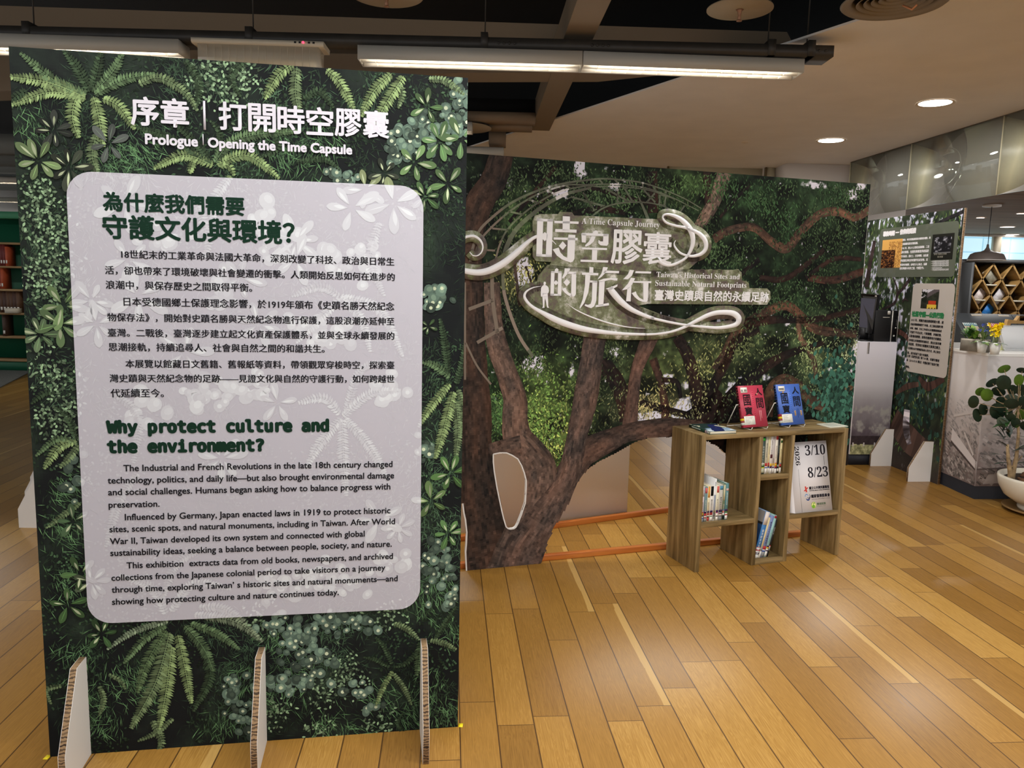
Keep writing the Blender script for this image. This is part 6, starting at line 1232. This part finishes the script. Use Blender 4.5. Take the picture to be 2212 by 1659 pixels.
# slanted clear leaflet stands and slip stacks
M_ACR = mat('clear_acrylic', (235, 238, 240), .08, alpha=.35, spec=.6)
b = on_counter(2172, 758); t = thing('leaflet_stand', 'slanted clear acrylic leaflet stand behind the yellow flowers', 'stand', tuple(b), .12)
mb = MB(); mb.prism([(0, .012), (.003, .012), (.105, .20), (.102, .20)], -.02, .28, 'x'); mb.build('sloping_panel', M_ACR, t)
mb = MB(); mb.box(-.02, .28, -.012, .14, 0, .003); mb.box(-.02, .28, -.012, -.009, 0, .016); mb.build('foot_plate', M_ACR, t)
mb = MB(); mb.prism([(.1, .20), (.103, .20), (.145, .003), (.141, .003)], -.02, .28, 'x'); mb.build('back_leg', M_ACR, t)
mb = MB(); mb.prism([(-.002, .014), (-.001, .014), (.094, .188), (.093, .188)], .0, .21, 'x'); mb.build('leaflet', mat('pale_grey_leaflet', (222, 224, 226), .6), t)
mb = MB(); mb.prism([(-.0005, .014), (.0, .014), (.095, .188), (.0945, .188)], .215, .275, 'x'); mb.build('yellow_leaflet', mat('pale_yellow_leaflet', (242, 240, 176), .6), t)
b = on_counter(2160, 757.5); t = thing('note_stack', 'stack of pale yellow slips beside the yellow flower pot', 'paper', tuple(b), .1); M_SLIP = mat('pale_yellow_leaflet', (242, 240, 176), .6)
for k in range(5): mb = MB(); mb.box(-.01, .05, .02, .09, .012*k, .012*k+.010); mb.build('slip_pad', M_SLIP, t)

# ---------------------------------------------------------- potted plant in front of the counter
sc_ = np.array([3.965, 5.56])
M_CER = mat('cream_glazed_ceramic', (226, 220, 204), .25, spec=.5); M_SAU = mat('brown_glazed_saucer', (134, 104, 64), .35)
mb = MB(); mb.lathe([(0, .012), (.20, .012), (.262, .034), (.268, .032), (.272, .026), (.21, .0), (0, 0)], 48); tag(mb.build('plant_saucer', M_SAU, smooth=True, loc=(sc_[0], sc_[1], 0)), 'brown glazed saucer under the big cream plant bowl', 'saucer')
t = thing('potted_plant', 'tall round-leaved green plant in a cream ceramic bowl, cut by right edge', 'plant', (sc_[0], sc_[1], .0125))
mb = MB(); mb.lathe([(0, .0), (.165, .0), (.172, .02), (.165, .042), (.19, .05), (.265, .10), (.305, .17), (.318, .235), (.314, .250), (.300, .252), (.292, .235), (.27, .20), (0, .20)], 56); mb.build('bowl', M_CER, t, smooth=True)
mb = MB(); mb.lathe([(0, .228), (.15, .226), (.29, .215)], 40); mb.build('soil', mat('dark_soil', (44, 34, 26), .95, var=.4, scale=40, bump=.8), t)
for k in range(26):
    a = random.uniform(0, 6.28); r = random.uniform(.05, .26); mb = MB(); q = random.uniform(.014, .03); mb.lathe([(0, -q*.5), (q*.8, -q*.2), (q, q*.2), (q*.5, q*.6), (0, q*.7)], 7); mb.build('bark_chip', mat('bark_chip', (96, 66, 44), .8, var=.3), t, loc=(r*math.cos(a), r*math.sin(a), .228))
def lp(px, py, dy=0): return tuple(ony(px, py, sc_[1]+dy)-np.array([sc_[0], sc_[1], .0125]))
M_TRK = mat('pale_plant_trunk', (150, 128, 96), .8, var=.2, scale=30)
mb = MB(); mb.tube([lp(2183, 1040), lp(2182, 1020), lp(2178, 990), lp(2176, 960)], [.020, .017, .013, .010], 10); mb.build('trunk', M_TRK, t, smooth=True)
mb = MB(); mb.tube([lp(2186, 1040), lp(2190, 1015), lp(2196, 985), lp(2200, 940), lp(2199, 900), lp(2203, 850)], [.018, .016, .013, .010, .007, .005], 10); mb.build('trunk', M_TRK, t, smooth=True)
mb = MB(); mb.tube([lp(2184, 1010), lp(2195, 1000), lp(2208, 985)], [.007, .005, .004], 8); mb.build('branch', M_TRK, t, smooth=True)
M_LFD = mat('dark_round_leaf', (30, 50, 36), .38, var=.2, scale=14, spec=.5); M_LFL = mat('light_round_leaf', (84, 116, 40), .4, var=.15, scale=14); M_LFG = mat('grey_green_leaf', (96, 112, 98), .4, var=.12, scale=14)
LFS = [(2169, 797, 30, 16, -.35, 'l'), (2208, 800, 26, 12, .1, 'd'), (2143, 827, 30, 16, -.5, 'd'), (2168, 826, 34, 32, 0, 'd'), (2201, 821, 22, 26, .3, 'l'), (2118, 846, 24, 18, -.3, 'l'), (2132, 853, 28, 28, .2, 'l'), (2157, 846, 32, 20, .2, 'd'), (2187, 842, 24, 22, 0, 'd'), (2205, 842, 24, 26, 0, 'd'), (2103, 868, 24, 28, .3, 'd'), (2186, 860, 32, 18, .1, 'g'), (2163, 868, 26, 22, .6, 'd'), (2185, 872, 34, 22, 0, 'd'), (2124, 884, 20, 26, -.2, 'd'), (2155, 888, 36, 36, 0, 'd'), (2111, 897, 20, 30, -.25, 'd'), (2166, 912, 28, 22, .5, 'g'), (2184, 902, 22, 18, .2, 'd'), (2206, 895, 26, 24, 0, 'l'), (2194, 913, 22, 22, 0, 'd'), (2210, 870, 24, 30, 0, 'd'), (2225, 850, 40, 36, 0, 'd'), (2235, 890, 40, 36, .2, 'd'), (2228, 815, 36, 30, .1, 'd'), (2215, 920, 26, 20, .3, 'd')]
def disc_leaf(c, w, h, rot, m, dy):
    mb = MB(); V = [lp(c[0], c[1], dy-.012)]; n = 16
    for k in range(n):
        a = 2*PI*k/n; x, y = w/2*math.cos(a), h/2*math.sin(a); X_, Y_ = x*math.cos(rot)-y*math.sin(rot), x*math.sin(rot)+y*math.cos(rot); V.append(lp(c[0]+X_, c[1]+Y_, dy+.02*math.sin(a)-.008*abs(math.cos(a))))
    mb.add(V, [(0, 1+k, 1+(k+1) % n) for k in range(n)]); return mb.build('leaf', m, t, smooth=True)
for x, y, w_, h_, r_, kd in LFS:
    dy = random.uniform(-.14, .14); disc_leaf((x, y), w_, h_, r_, {'d': M_LFD, 'l': M_LFL, 'g': M_LFG}[kd], dy)
    mb = MB(); e = lp(x, y, dy); hub = lp(2199, 880); mb.tube([e, tuple((np.array(e)+np.array(hub))/2+np.array([0, 0, -.02])), hub], .0022, 6); mb.build('leaf_stalk', M_TRK, t)
for k in range(34):
    c = lp(2178+random.gauss(0, 7), 925+random.uniform(-30, 30), random.uniform(-.05, .05)); mb = MB(); leaf_mesh(mb, c, (random.uniform(-1, .4), random.uniform(-.6, .6), random.uniform(-.1, .9)), random.uniform(.06, .12), random.uniform(.02, .034), .25); mb.build('leaf', random.choice((M_LFD, M_LFD, M_GREEN[2])), t, smooth=True)
for q in ((2165, 985, -1, .3), (2172, 1000, -1, .1), (2195, 975, 1, .5), (2205, 970, 1, .7), (2205, 1000, 1, .2), (2170, 965, -.9, .6)):
    mb = MB(); leaf_mesh(mb, lp(q[0]+8*(-q[2]), q[1], -.03), (q[2], -.2, q[3]), .13, .035, .15); mb.build('leaf', M_LFD, t, smooth=True)

# ================================================================== BEYOND THE COUNTER
# dark sloping magazine rack
YR = 8.4; r0, r1 = ony(2055, 676, YR+.35), ony(2215, 690, YR+.35); zt_ = r0[2]
t = thing('magazine_rack', 'dark grey sloping magazine rack behind the counter', 'magazine rack', (r0[0], YR, 0)); RW = 1.35
M_RK = mat('dark_grey_laminate', (62, 66, 70), .5)
zl = ony(2060, 733, YR)[2]
for k in range(2):
    mb = MB(); mb.prism([(0, zl), (.35, zt_), (.38, zt_), (.38, zl-.04), (0, zl-.04)], k*.675, k*.675+.668, 'x'); mb.build('sloping_panel', M_RK, t)
mb = MB(); mb.box(0, RW, -.05, 0, zl-.05, zl-.02); mb.build('ledge', M_RK, t)
mb = MB(); mb.box(0, RW, .02, .38, 0, zl-.05); mb.build('cabinet', mat('dark_oak_cabinet', (120, 90, 52), .6), t)
for k, (px, py) in enumerate(((2109, 682.5), (2167, 687.5))):
    u = ony(px, py, YR+.33)[0]-r0[0]; mb = MB(); f = .90; mb.prism([(.35*f-.002, zl+(zt_-zl)*f), (.35*.975-.002, zl+(zt_-zl)*.975), (.35*.975-.0045, zl+(zt_-zl)*.975), (.35*f-.0045, zl+(zt_-zl)*f)], u-.06, u+.06, 'x'); mb.build('shelf_label', mat('paper_shelf_label', (206, 196, 180), .6), t)
def magazine(px, py, lab, fn, w=.15, h=.235):
    u = ony(px, py, YR+.08); t2 = thing('magazine', lab, 'magazine', (u[0], YR+.03-.012, zl+.03), 0, 'magazines on the sloping rack'); sl = math.atan2(.35, zt_-zl); t2.rotation_euler = (-sl, 0, 0)
    mb = MB(); mb.box(0, w, 0, .006, 0, h); mb.build('pages', M_PAPER, t2); mb = MB(); mb.grid(0, w, 0, h, 30, 44, lambda a, b: fn(a/w, b/h), y=-.0008); mb.build('cover_picture', PRINT, t2)
def mg1(x, y):
    c = mixc((150, 140, 120), (206, 190, 170), fbm(x*6, y*6, 241)); c[y > .78] = (96, 132, 140); f = ((x-.5)/.24)**2+((y-.42)/.38)**2 < 1; c[f] = (44, 34, 34); g = ((x-.47)/.14)**2+((y-.5)/.18)**2 < 1; c[g] = (206, 166, 140); c[(y > .86) & (np.sin(x*46) > .2)] = (220, 224, 220); return c
def mg2(x, y):
    c = mixc((34, 28, 32), (80, 60, 56), fbm(x*7, y*7, 251)); c[(y > .68)] = (186, 66, 76); c[(y > .8) & (np.sin(x*40) > 0)] = (226, 196, 196); c[(y > .35) & (y < .66) & (np.abs(x-.6) < .25)] = (90, 44, 40); return c
magazine(2090, 726, 'magazine with dark-haired portrait cover on the sloping rack', mg1); magazine(2144, 722, 'magazine with red title block, right on the sloping rack', mg2)
# plywood holder at right edge
w_ = ony(2160, 716, 7.6); t = thing('plywood_stand', 'light plywood stand holding a grey panel, at right picture edge', 'stand', (w_[0], 7.6, 0)); M_PLY = mat_wood_plain('light_plywood', ((176, 134, 78), (196, 154, 94), (212, 174, 116)), 2, 14, .55, 'X')
zb, z1_ = ony(2160, 716, 7.6)[2], ony(2172, 692, 7.6)[2]; z2_ = ony(2200, 682, 7.6)[2]
mb = MB(); mb.prism([(0, zb-.25), (.05, zb-.25), (.10, z1_-.03), (.25, z1_-.03), (.25, z2_), (.18, z2_), (.15, z1_), (.07, z1_+.01)], .0, .05, 'y'); mb.box(.18, .5, 0, .05, z1_, z2_); mb.box(0, .04, 0, .3, 0, zb-.2); mb.box(.46, .5, 0, .3, 0, z2_); mb.build('frame', M_PLY, t)
mb = MB(); mb.box(.10, .5, -.03, -.01, zb-.2, z1_-.04); mb.build('grey_panel', mat('grey_card_panel', (110, 112, 110), .6), t)
mb = MB(); mb.box(.20, .30, -.034, -.03, z1_-.10, z1_-.06); mb.build('paper_label', mat('paper_shelf_label', (206, 196, 180), .6), t)
# diamond lattice bookshelf
YD = 11.0; d0, d1 = ony(2103, 566, YD), ony(2096, 690, YD)
DXL, DZT, DZB = d0[0], d0[2]-.005, .25; DW = 2.1
t = thing('lattice_bookshelf', 'dark bookshelf with oak diamond lattice compartments under the pendant lamp', 'bookshelf', (DXL, YD, 0))
M_DK = mat('dark_grey_carcass', (74, 76, 78), .5); M_IN = mat('deep_brown_interior', (58, 38, 22), .7); M_OAK = mat_wood_plain('oak_lattice', ((150, 116, 66), (172, 136, 82), (190, 154, 100)), 3, 20, .5, 'Y')
mb = MB(); mb.box(-.04, DW, -.03, .32, DZT, DZT+.05); mb.box(-.04, 0, -.03, .32, 0, DZT); mb.box(DW-.04, DW, -.03, .32, 0, DZT); mb.box(0, DW-.04, .30, .32, 0, DZT); mb.box(0, DW-.04, -.02, .32, 0, DZB); mb.build('carcass', M_DK, t)
mb = MB(); mb.box(0, DW-.04, .28, .30, DZB, DZT); mb.build('back_lining', M_IN, t)
def dl(px, py): q = ony(px, py, YD); return np.array((q[0]-DXL, q[2]))
n0 = dl(2122.5, 603); n1 = dl(2164, 604.5); n2 = dl(2142, 637); hx = (n1[0]-n0[0])/2; hz = n0[1]-n2[1]
xn, zn = n0
def lat(p, q):
    p, q = np.array(p), np.array(q); d = (q-p)/np.linalg.norm(q-p); n_ = np.array([-d[1], d[0]])*.011; mb = MB(); mb.prism([tuple(p-n_), tuple(q-n_), tuple(q+n_), tuple(p+n_)], 0, .27, 'y'); mb.build('lattice_board', M_OAK, t)
nodes = [(xn+hx*i, zn+hz*j) for i in range(-1, 12) for j in range(-4, 2)]
def okp(p): return -.001 <= p[0] <= DW-.04 and DZB <= p[1] <= DZT+.002
for i in range(-2, 13):
    for j in range(-5, 2):
        if (i+j) % 2: continue
        a = np.array((xn+hx*i, zn+hz*j))
        for dx in (-1, 1):
            b = a+np.array((dx*hx, hz)); p, q = a.copy(), b.copy()
            def cl(p, q):
                t0, t1 = 0, 1; d = q-p
                for ax_, lo, hi in ((0, .0, DW-.04), (1, DZB, DZT)):
                    if abs(d[ax_]) < 1e-9: continue
                    a0, a1 = (lo-p[ax_])/d[ax_], (hi-p[ax_])/d[ax_]; a0, a1 = min(a0, a1), max(a0, a1); t0, t1 = max(t0, a0), min(t1, a1)
                return (p+d*t0, p+d*t1) if t1-t0 > .08 else None
            r_ = cl(p, q)
            if r_: lat(*r_)
M_GLS = mat('grey_glass_back', (96, 104, 96), .3)
cells = [(1, 0), (3, 0), (0, -1), (2, -1), (4, -1), (1, -2)]
for i, j in cells:      # small clear ledge in each used diamond
    cx, cz = xn+hx*i, zn+hz*j-hz*.42; w2_ = hx*.55; mb = MB(); mb.box(cx-w2_, cx+w2_, .0, .2, cz, cz+.022); mb.build('ledge', mat('pale_ledge', (226, 220, 200), .4), t)
BKS = [('grey-green tilted books in the top left diamond', (1, 0), ((150, 146, 130), (112, 70, 56), (60, 58, 52))), ('white pictured book leaning in the left diamond', (0, -1), ((206, 194, 190), (232, 230, 226))), ('pale books leaning in the second-row middle diamond', (2, -1), ((200, 196, 200), (150, 150, 156))), ('blue book leaning in the lower diamond', (1, -2), ((40, 120, 196), (70, 150, 214)))]
names = {(1, 0): ('tilted beige book in top left lattice diamond', 'tilted brown book in top left lattice diamond', 'tilted dark book in top left lattice diamond'), (0, -1): ('pinkish-white pictured book in the leftmost lattice diamond', 'white book behind the pictured one in leftmost lattice diamond'), (2, -1): ('pale lilac book in the middle lattice diamond', 'grey book in the middle lattice diamond'), (1, -2): ('bright blue book in the lower lattice diamond', 'lighter blue book behind in the lower lattice diamond')}
for _, (i, j), cols in BKS:
    for k, c in enumerate(cols):
        cx, cz = xn+hx*i, zn+hz*j-hz*.42+.022; nm_ = names[(i, j)][k]; w2_, h2_ = .15, .20
        o = thing('book', nm_, 'book', (DXL+cx-.07+.045*k, YD+.05+.035*k, cz+.002), 0, 'books in the diamond lattice'); o.rotation_euler = (-.1, .62 if i != 1 or j else -.7+.5*k, 0)
        o.location.x += -.02 if i != 1 or j else .09
        mb = MB(); mb.box(0, w2_*.8, 0, .014, .0, h2_); mb.build('cover', mat('lattice_book_%d_%d_%d' % c, c, .5, var=.15, scale=18), o); mb = MB(); mb.box(.004, w2_*.8-.002, .002, .012, h2_-.004, h2_+.001); mb.build('pages', M_PAPER, o)
# pendant lamp
pc = ony(2131, 562, 9.5); rr_ = (ony(2167.5, 562, 9.5)[0]-ony(2094, 561, 9.5)[0])/2; cx = (ony(2167.5, 562, 9.5)[0]+ony(2094, 561, 9.5)[0])/2; zr = pc[2]; zs_ = ony(2134, 527, 9.5)[2]
t = thing('pendant_lamp', 'grey dome pendant lamp hanging in front of the daylight window', 'lamp', (cx, 9.5, zr)); hh = zs_-zr
mb = MB(); mb.lathe([(rr_, 0), (rr_*.99, .012), (rr_*.86, hh*.36), (rr_*.66, hh*.47), (rr_*.34, hh*.53), (rr_*.16, hh*.62), (rr_*.08, hh*.78), (rr_*.055, hh*.98), (0, hh)], 48); mb.lathe([(rr_*.985, .0), (rr_*.84, hh*.33), (rr_*.6, hh*.42), (0, hh*.45)], 48); mb.build('lamp_shade', mat('grey_lacquer', (120, 110, 104), .45), t, smooth=True)
mb = MB(); mb.lathe([(rr_*.9, -.004), (rr_*1.0, -.006), (rr_*1.0, .004)], 48); mb.build('white_rim', mat('white_lacquer', (240, 236, 230), .4), t)
mb = MB(); mb.tube([(0, 0, hh), (0, 0, 2.659-zr)], .004, 8); mb.build('cord', BLACK, t)
mb = MB(); mb.lathe([(0, 2.635-zr), (.10, 2.635-zr), (.10, 2.6595-zr), (0, 2.6595-zr)], 24); mb.build('ceiling_rose', mat('white_lacquer', (240, 236, 230), .4), t)
mb = MB(); mb.lathe([(0, .03), (.03, .04), (.04, .07), (.02, .10), (0, .11)], 16); mb.build('bulb', mat('lamp_bulb', (250, 244, 226), .4, emit=(255, 240, 214), es=2), t, smooth=True)

# ================================================================== TALL GREEN SHELVING AT FAR LEFT
M_GRN = mat('green_painted_steel', (26, 92, 66), .5); M_SHF = mat_wood_plain('pale_shelf_board', ((140, 112, 76), (160, 130, 92), (178, 148, 108)), 2, 20, .5, 'X')
YG = 12.2; gx1 = ony(60, 470, YG)[0]; gtop = ony(20, 466, YG)[2]; gx0 = gx1-2.6; gd = .32
t = thing('green_bookshelf', 'tall green steel bookshelf with timber shelves at the far left', 'bookshelf', (gx0, YG, .012)); GW = gx1-gx0
mb = MB(); mb.box(0, GW, gd, gd+.015, 0, gtop-.012); mb.build('back_sheet', M_GRN, t)
for x in (0, GW-.03): mb = MB(); mb.box(x, x+.03, 0, gd, 0, gtop-.012); mb.build('upright', M_GRN, t)
mb = MB(); mb.box(-.02, GW+.02, -.03, gd, gtop-.05, gtop+.05); mb.build('cornice', mat('light_green_cornice', (86, 160, 122), .5), t)
mb = MB(); mb.box(.03, GW-.03, .0, gd, 0, .14); mb.build('plinth_panel', M_GRN, t)
shz = [ony(30, y, YG)[2]-.012 for y in (524, 575, 625, 676, 727, 777)]
for z in shz: mb = MB(); mb.box(.03, GW-.03, -.01, gd, z-.03, z); mb.build('shelf', M_SHF, t)
gb = 'bound volumes on the green shelving'
def vol(x0, z, w, h, c, lab):
    o = thing('book', lab, 'book', (gx0+x0, YG+.03, z+.0125), 0, gb); mb = MB(); mb.box(0, w, 0, .2, 0, h); mb.build('cover', mat('volume_%d_%d_%d' % c, c, .6), o); mb = MB(); mb.box(.2*w, .8*w, -.002, 0, .04, .09); mb.build('call_number_label', mat('white_label', (224, 220, 212), .6), o)
xr_ = lambda px, z: ony(px, 600, YG)[0]-gx0
def shelf_row(zk, x_end, ws, cs, hs, nm_):
    x = x_end
    for k, w in enumerate(ws): x -= w+.002; vol(x, shz[zk], w, hs[k % len(hs)], cs[k % len(cs)], nm_ % ('rightmost', 'second from right', 'third from right', 'fourth from right', 'fifth from right', 'sixth from right', 'seventh from right')[k])
shelf_row(1, xr_(16.5, 0), (.035, .04, .04, .04), ((176, 78, 46), (104, 34, 30), (96, 30, 28), (112, 38, 32)), (.30, .35, .36), '%s of the red-brown volumes on the upper green shelf')
shelf_row(2, xr_(4.5, 0), (.04, .04), ((170, 74, 40), (150, 60, 40)), (.34,), '%s of the orange-brown volumes on the middle green shelf')
shelf_row(3, xr_(37, 0), (.055, .05, .05, .05, .05, .05), ((88, 60, 40), (70, 44, 34), (82, 54, 36)), (.33, .34), '%s of the dark brown volumes on the lower green shelf')
shelf_row(4, xr_(3, 0), (.05,), ((70, 50, 40),), (.36,), '%s volume, brown, on the second lowest green shelf')
mb = MB(); mb.box(-.10, .10, -.12, 0, 0, .075); o = mb.build('card_box', mat('pale_card_box', (196, 186, 168), .7), loc=(gx0+xr_(31, 0)-.02, YG+.12-.1, shz[3]+.0125)); tag(o, 'row of pale index boxes before the brown volumes, on green shelf', 'box')
t = thing('white_pier', 'plain white pier above and behind the green bookshelf', 'pier', (gx1-1.9, 14.9, 0)); mb = MB(); mb.box(-1.5, 1.35, 0, .28, 0, 3.3); mb.build('pier_face', M_WALL, t)
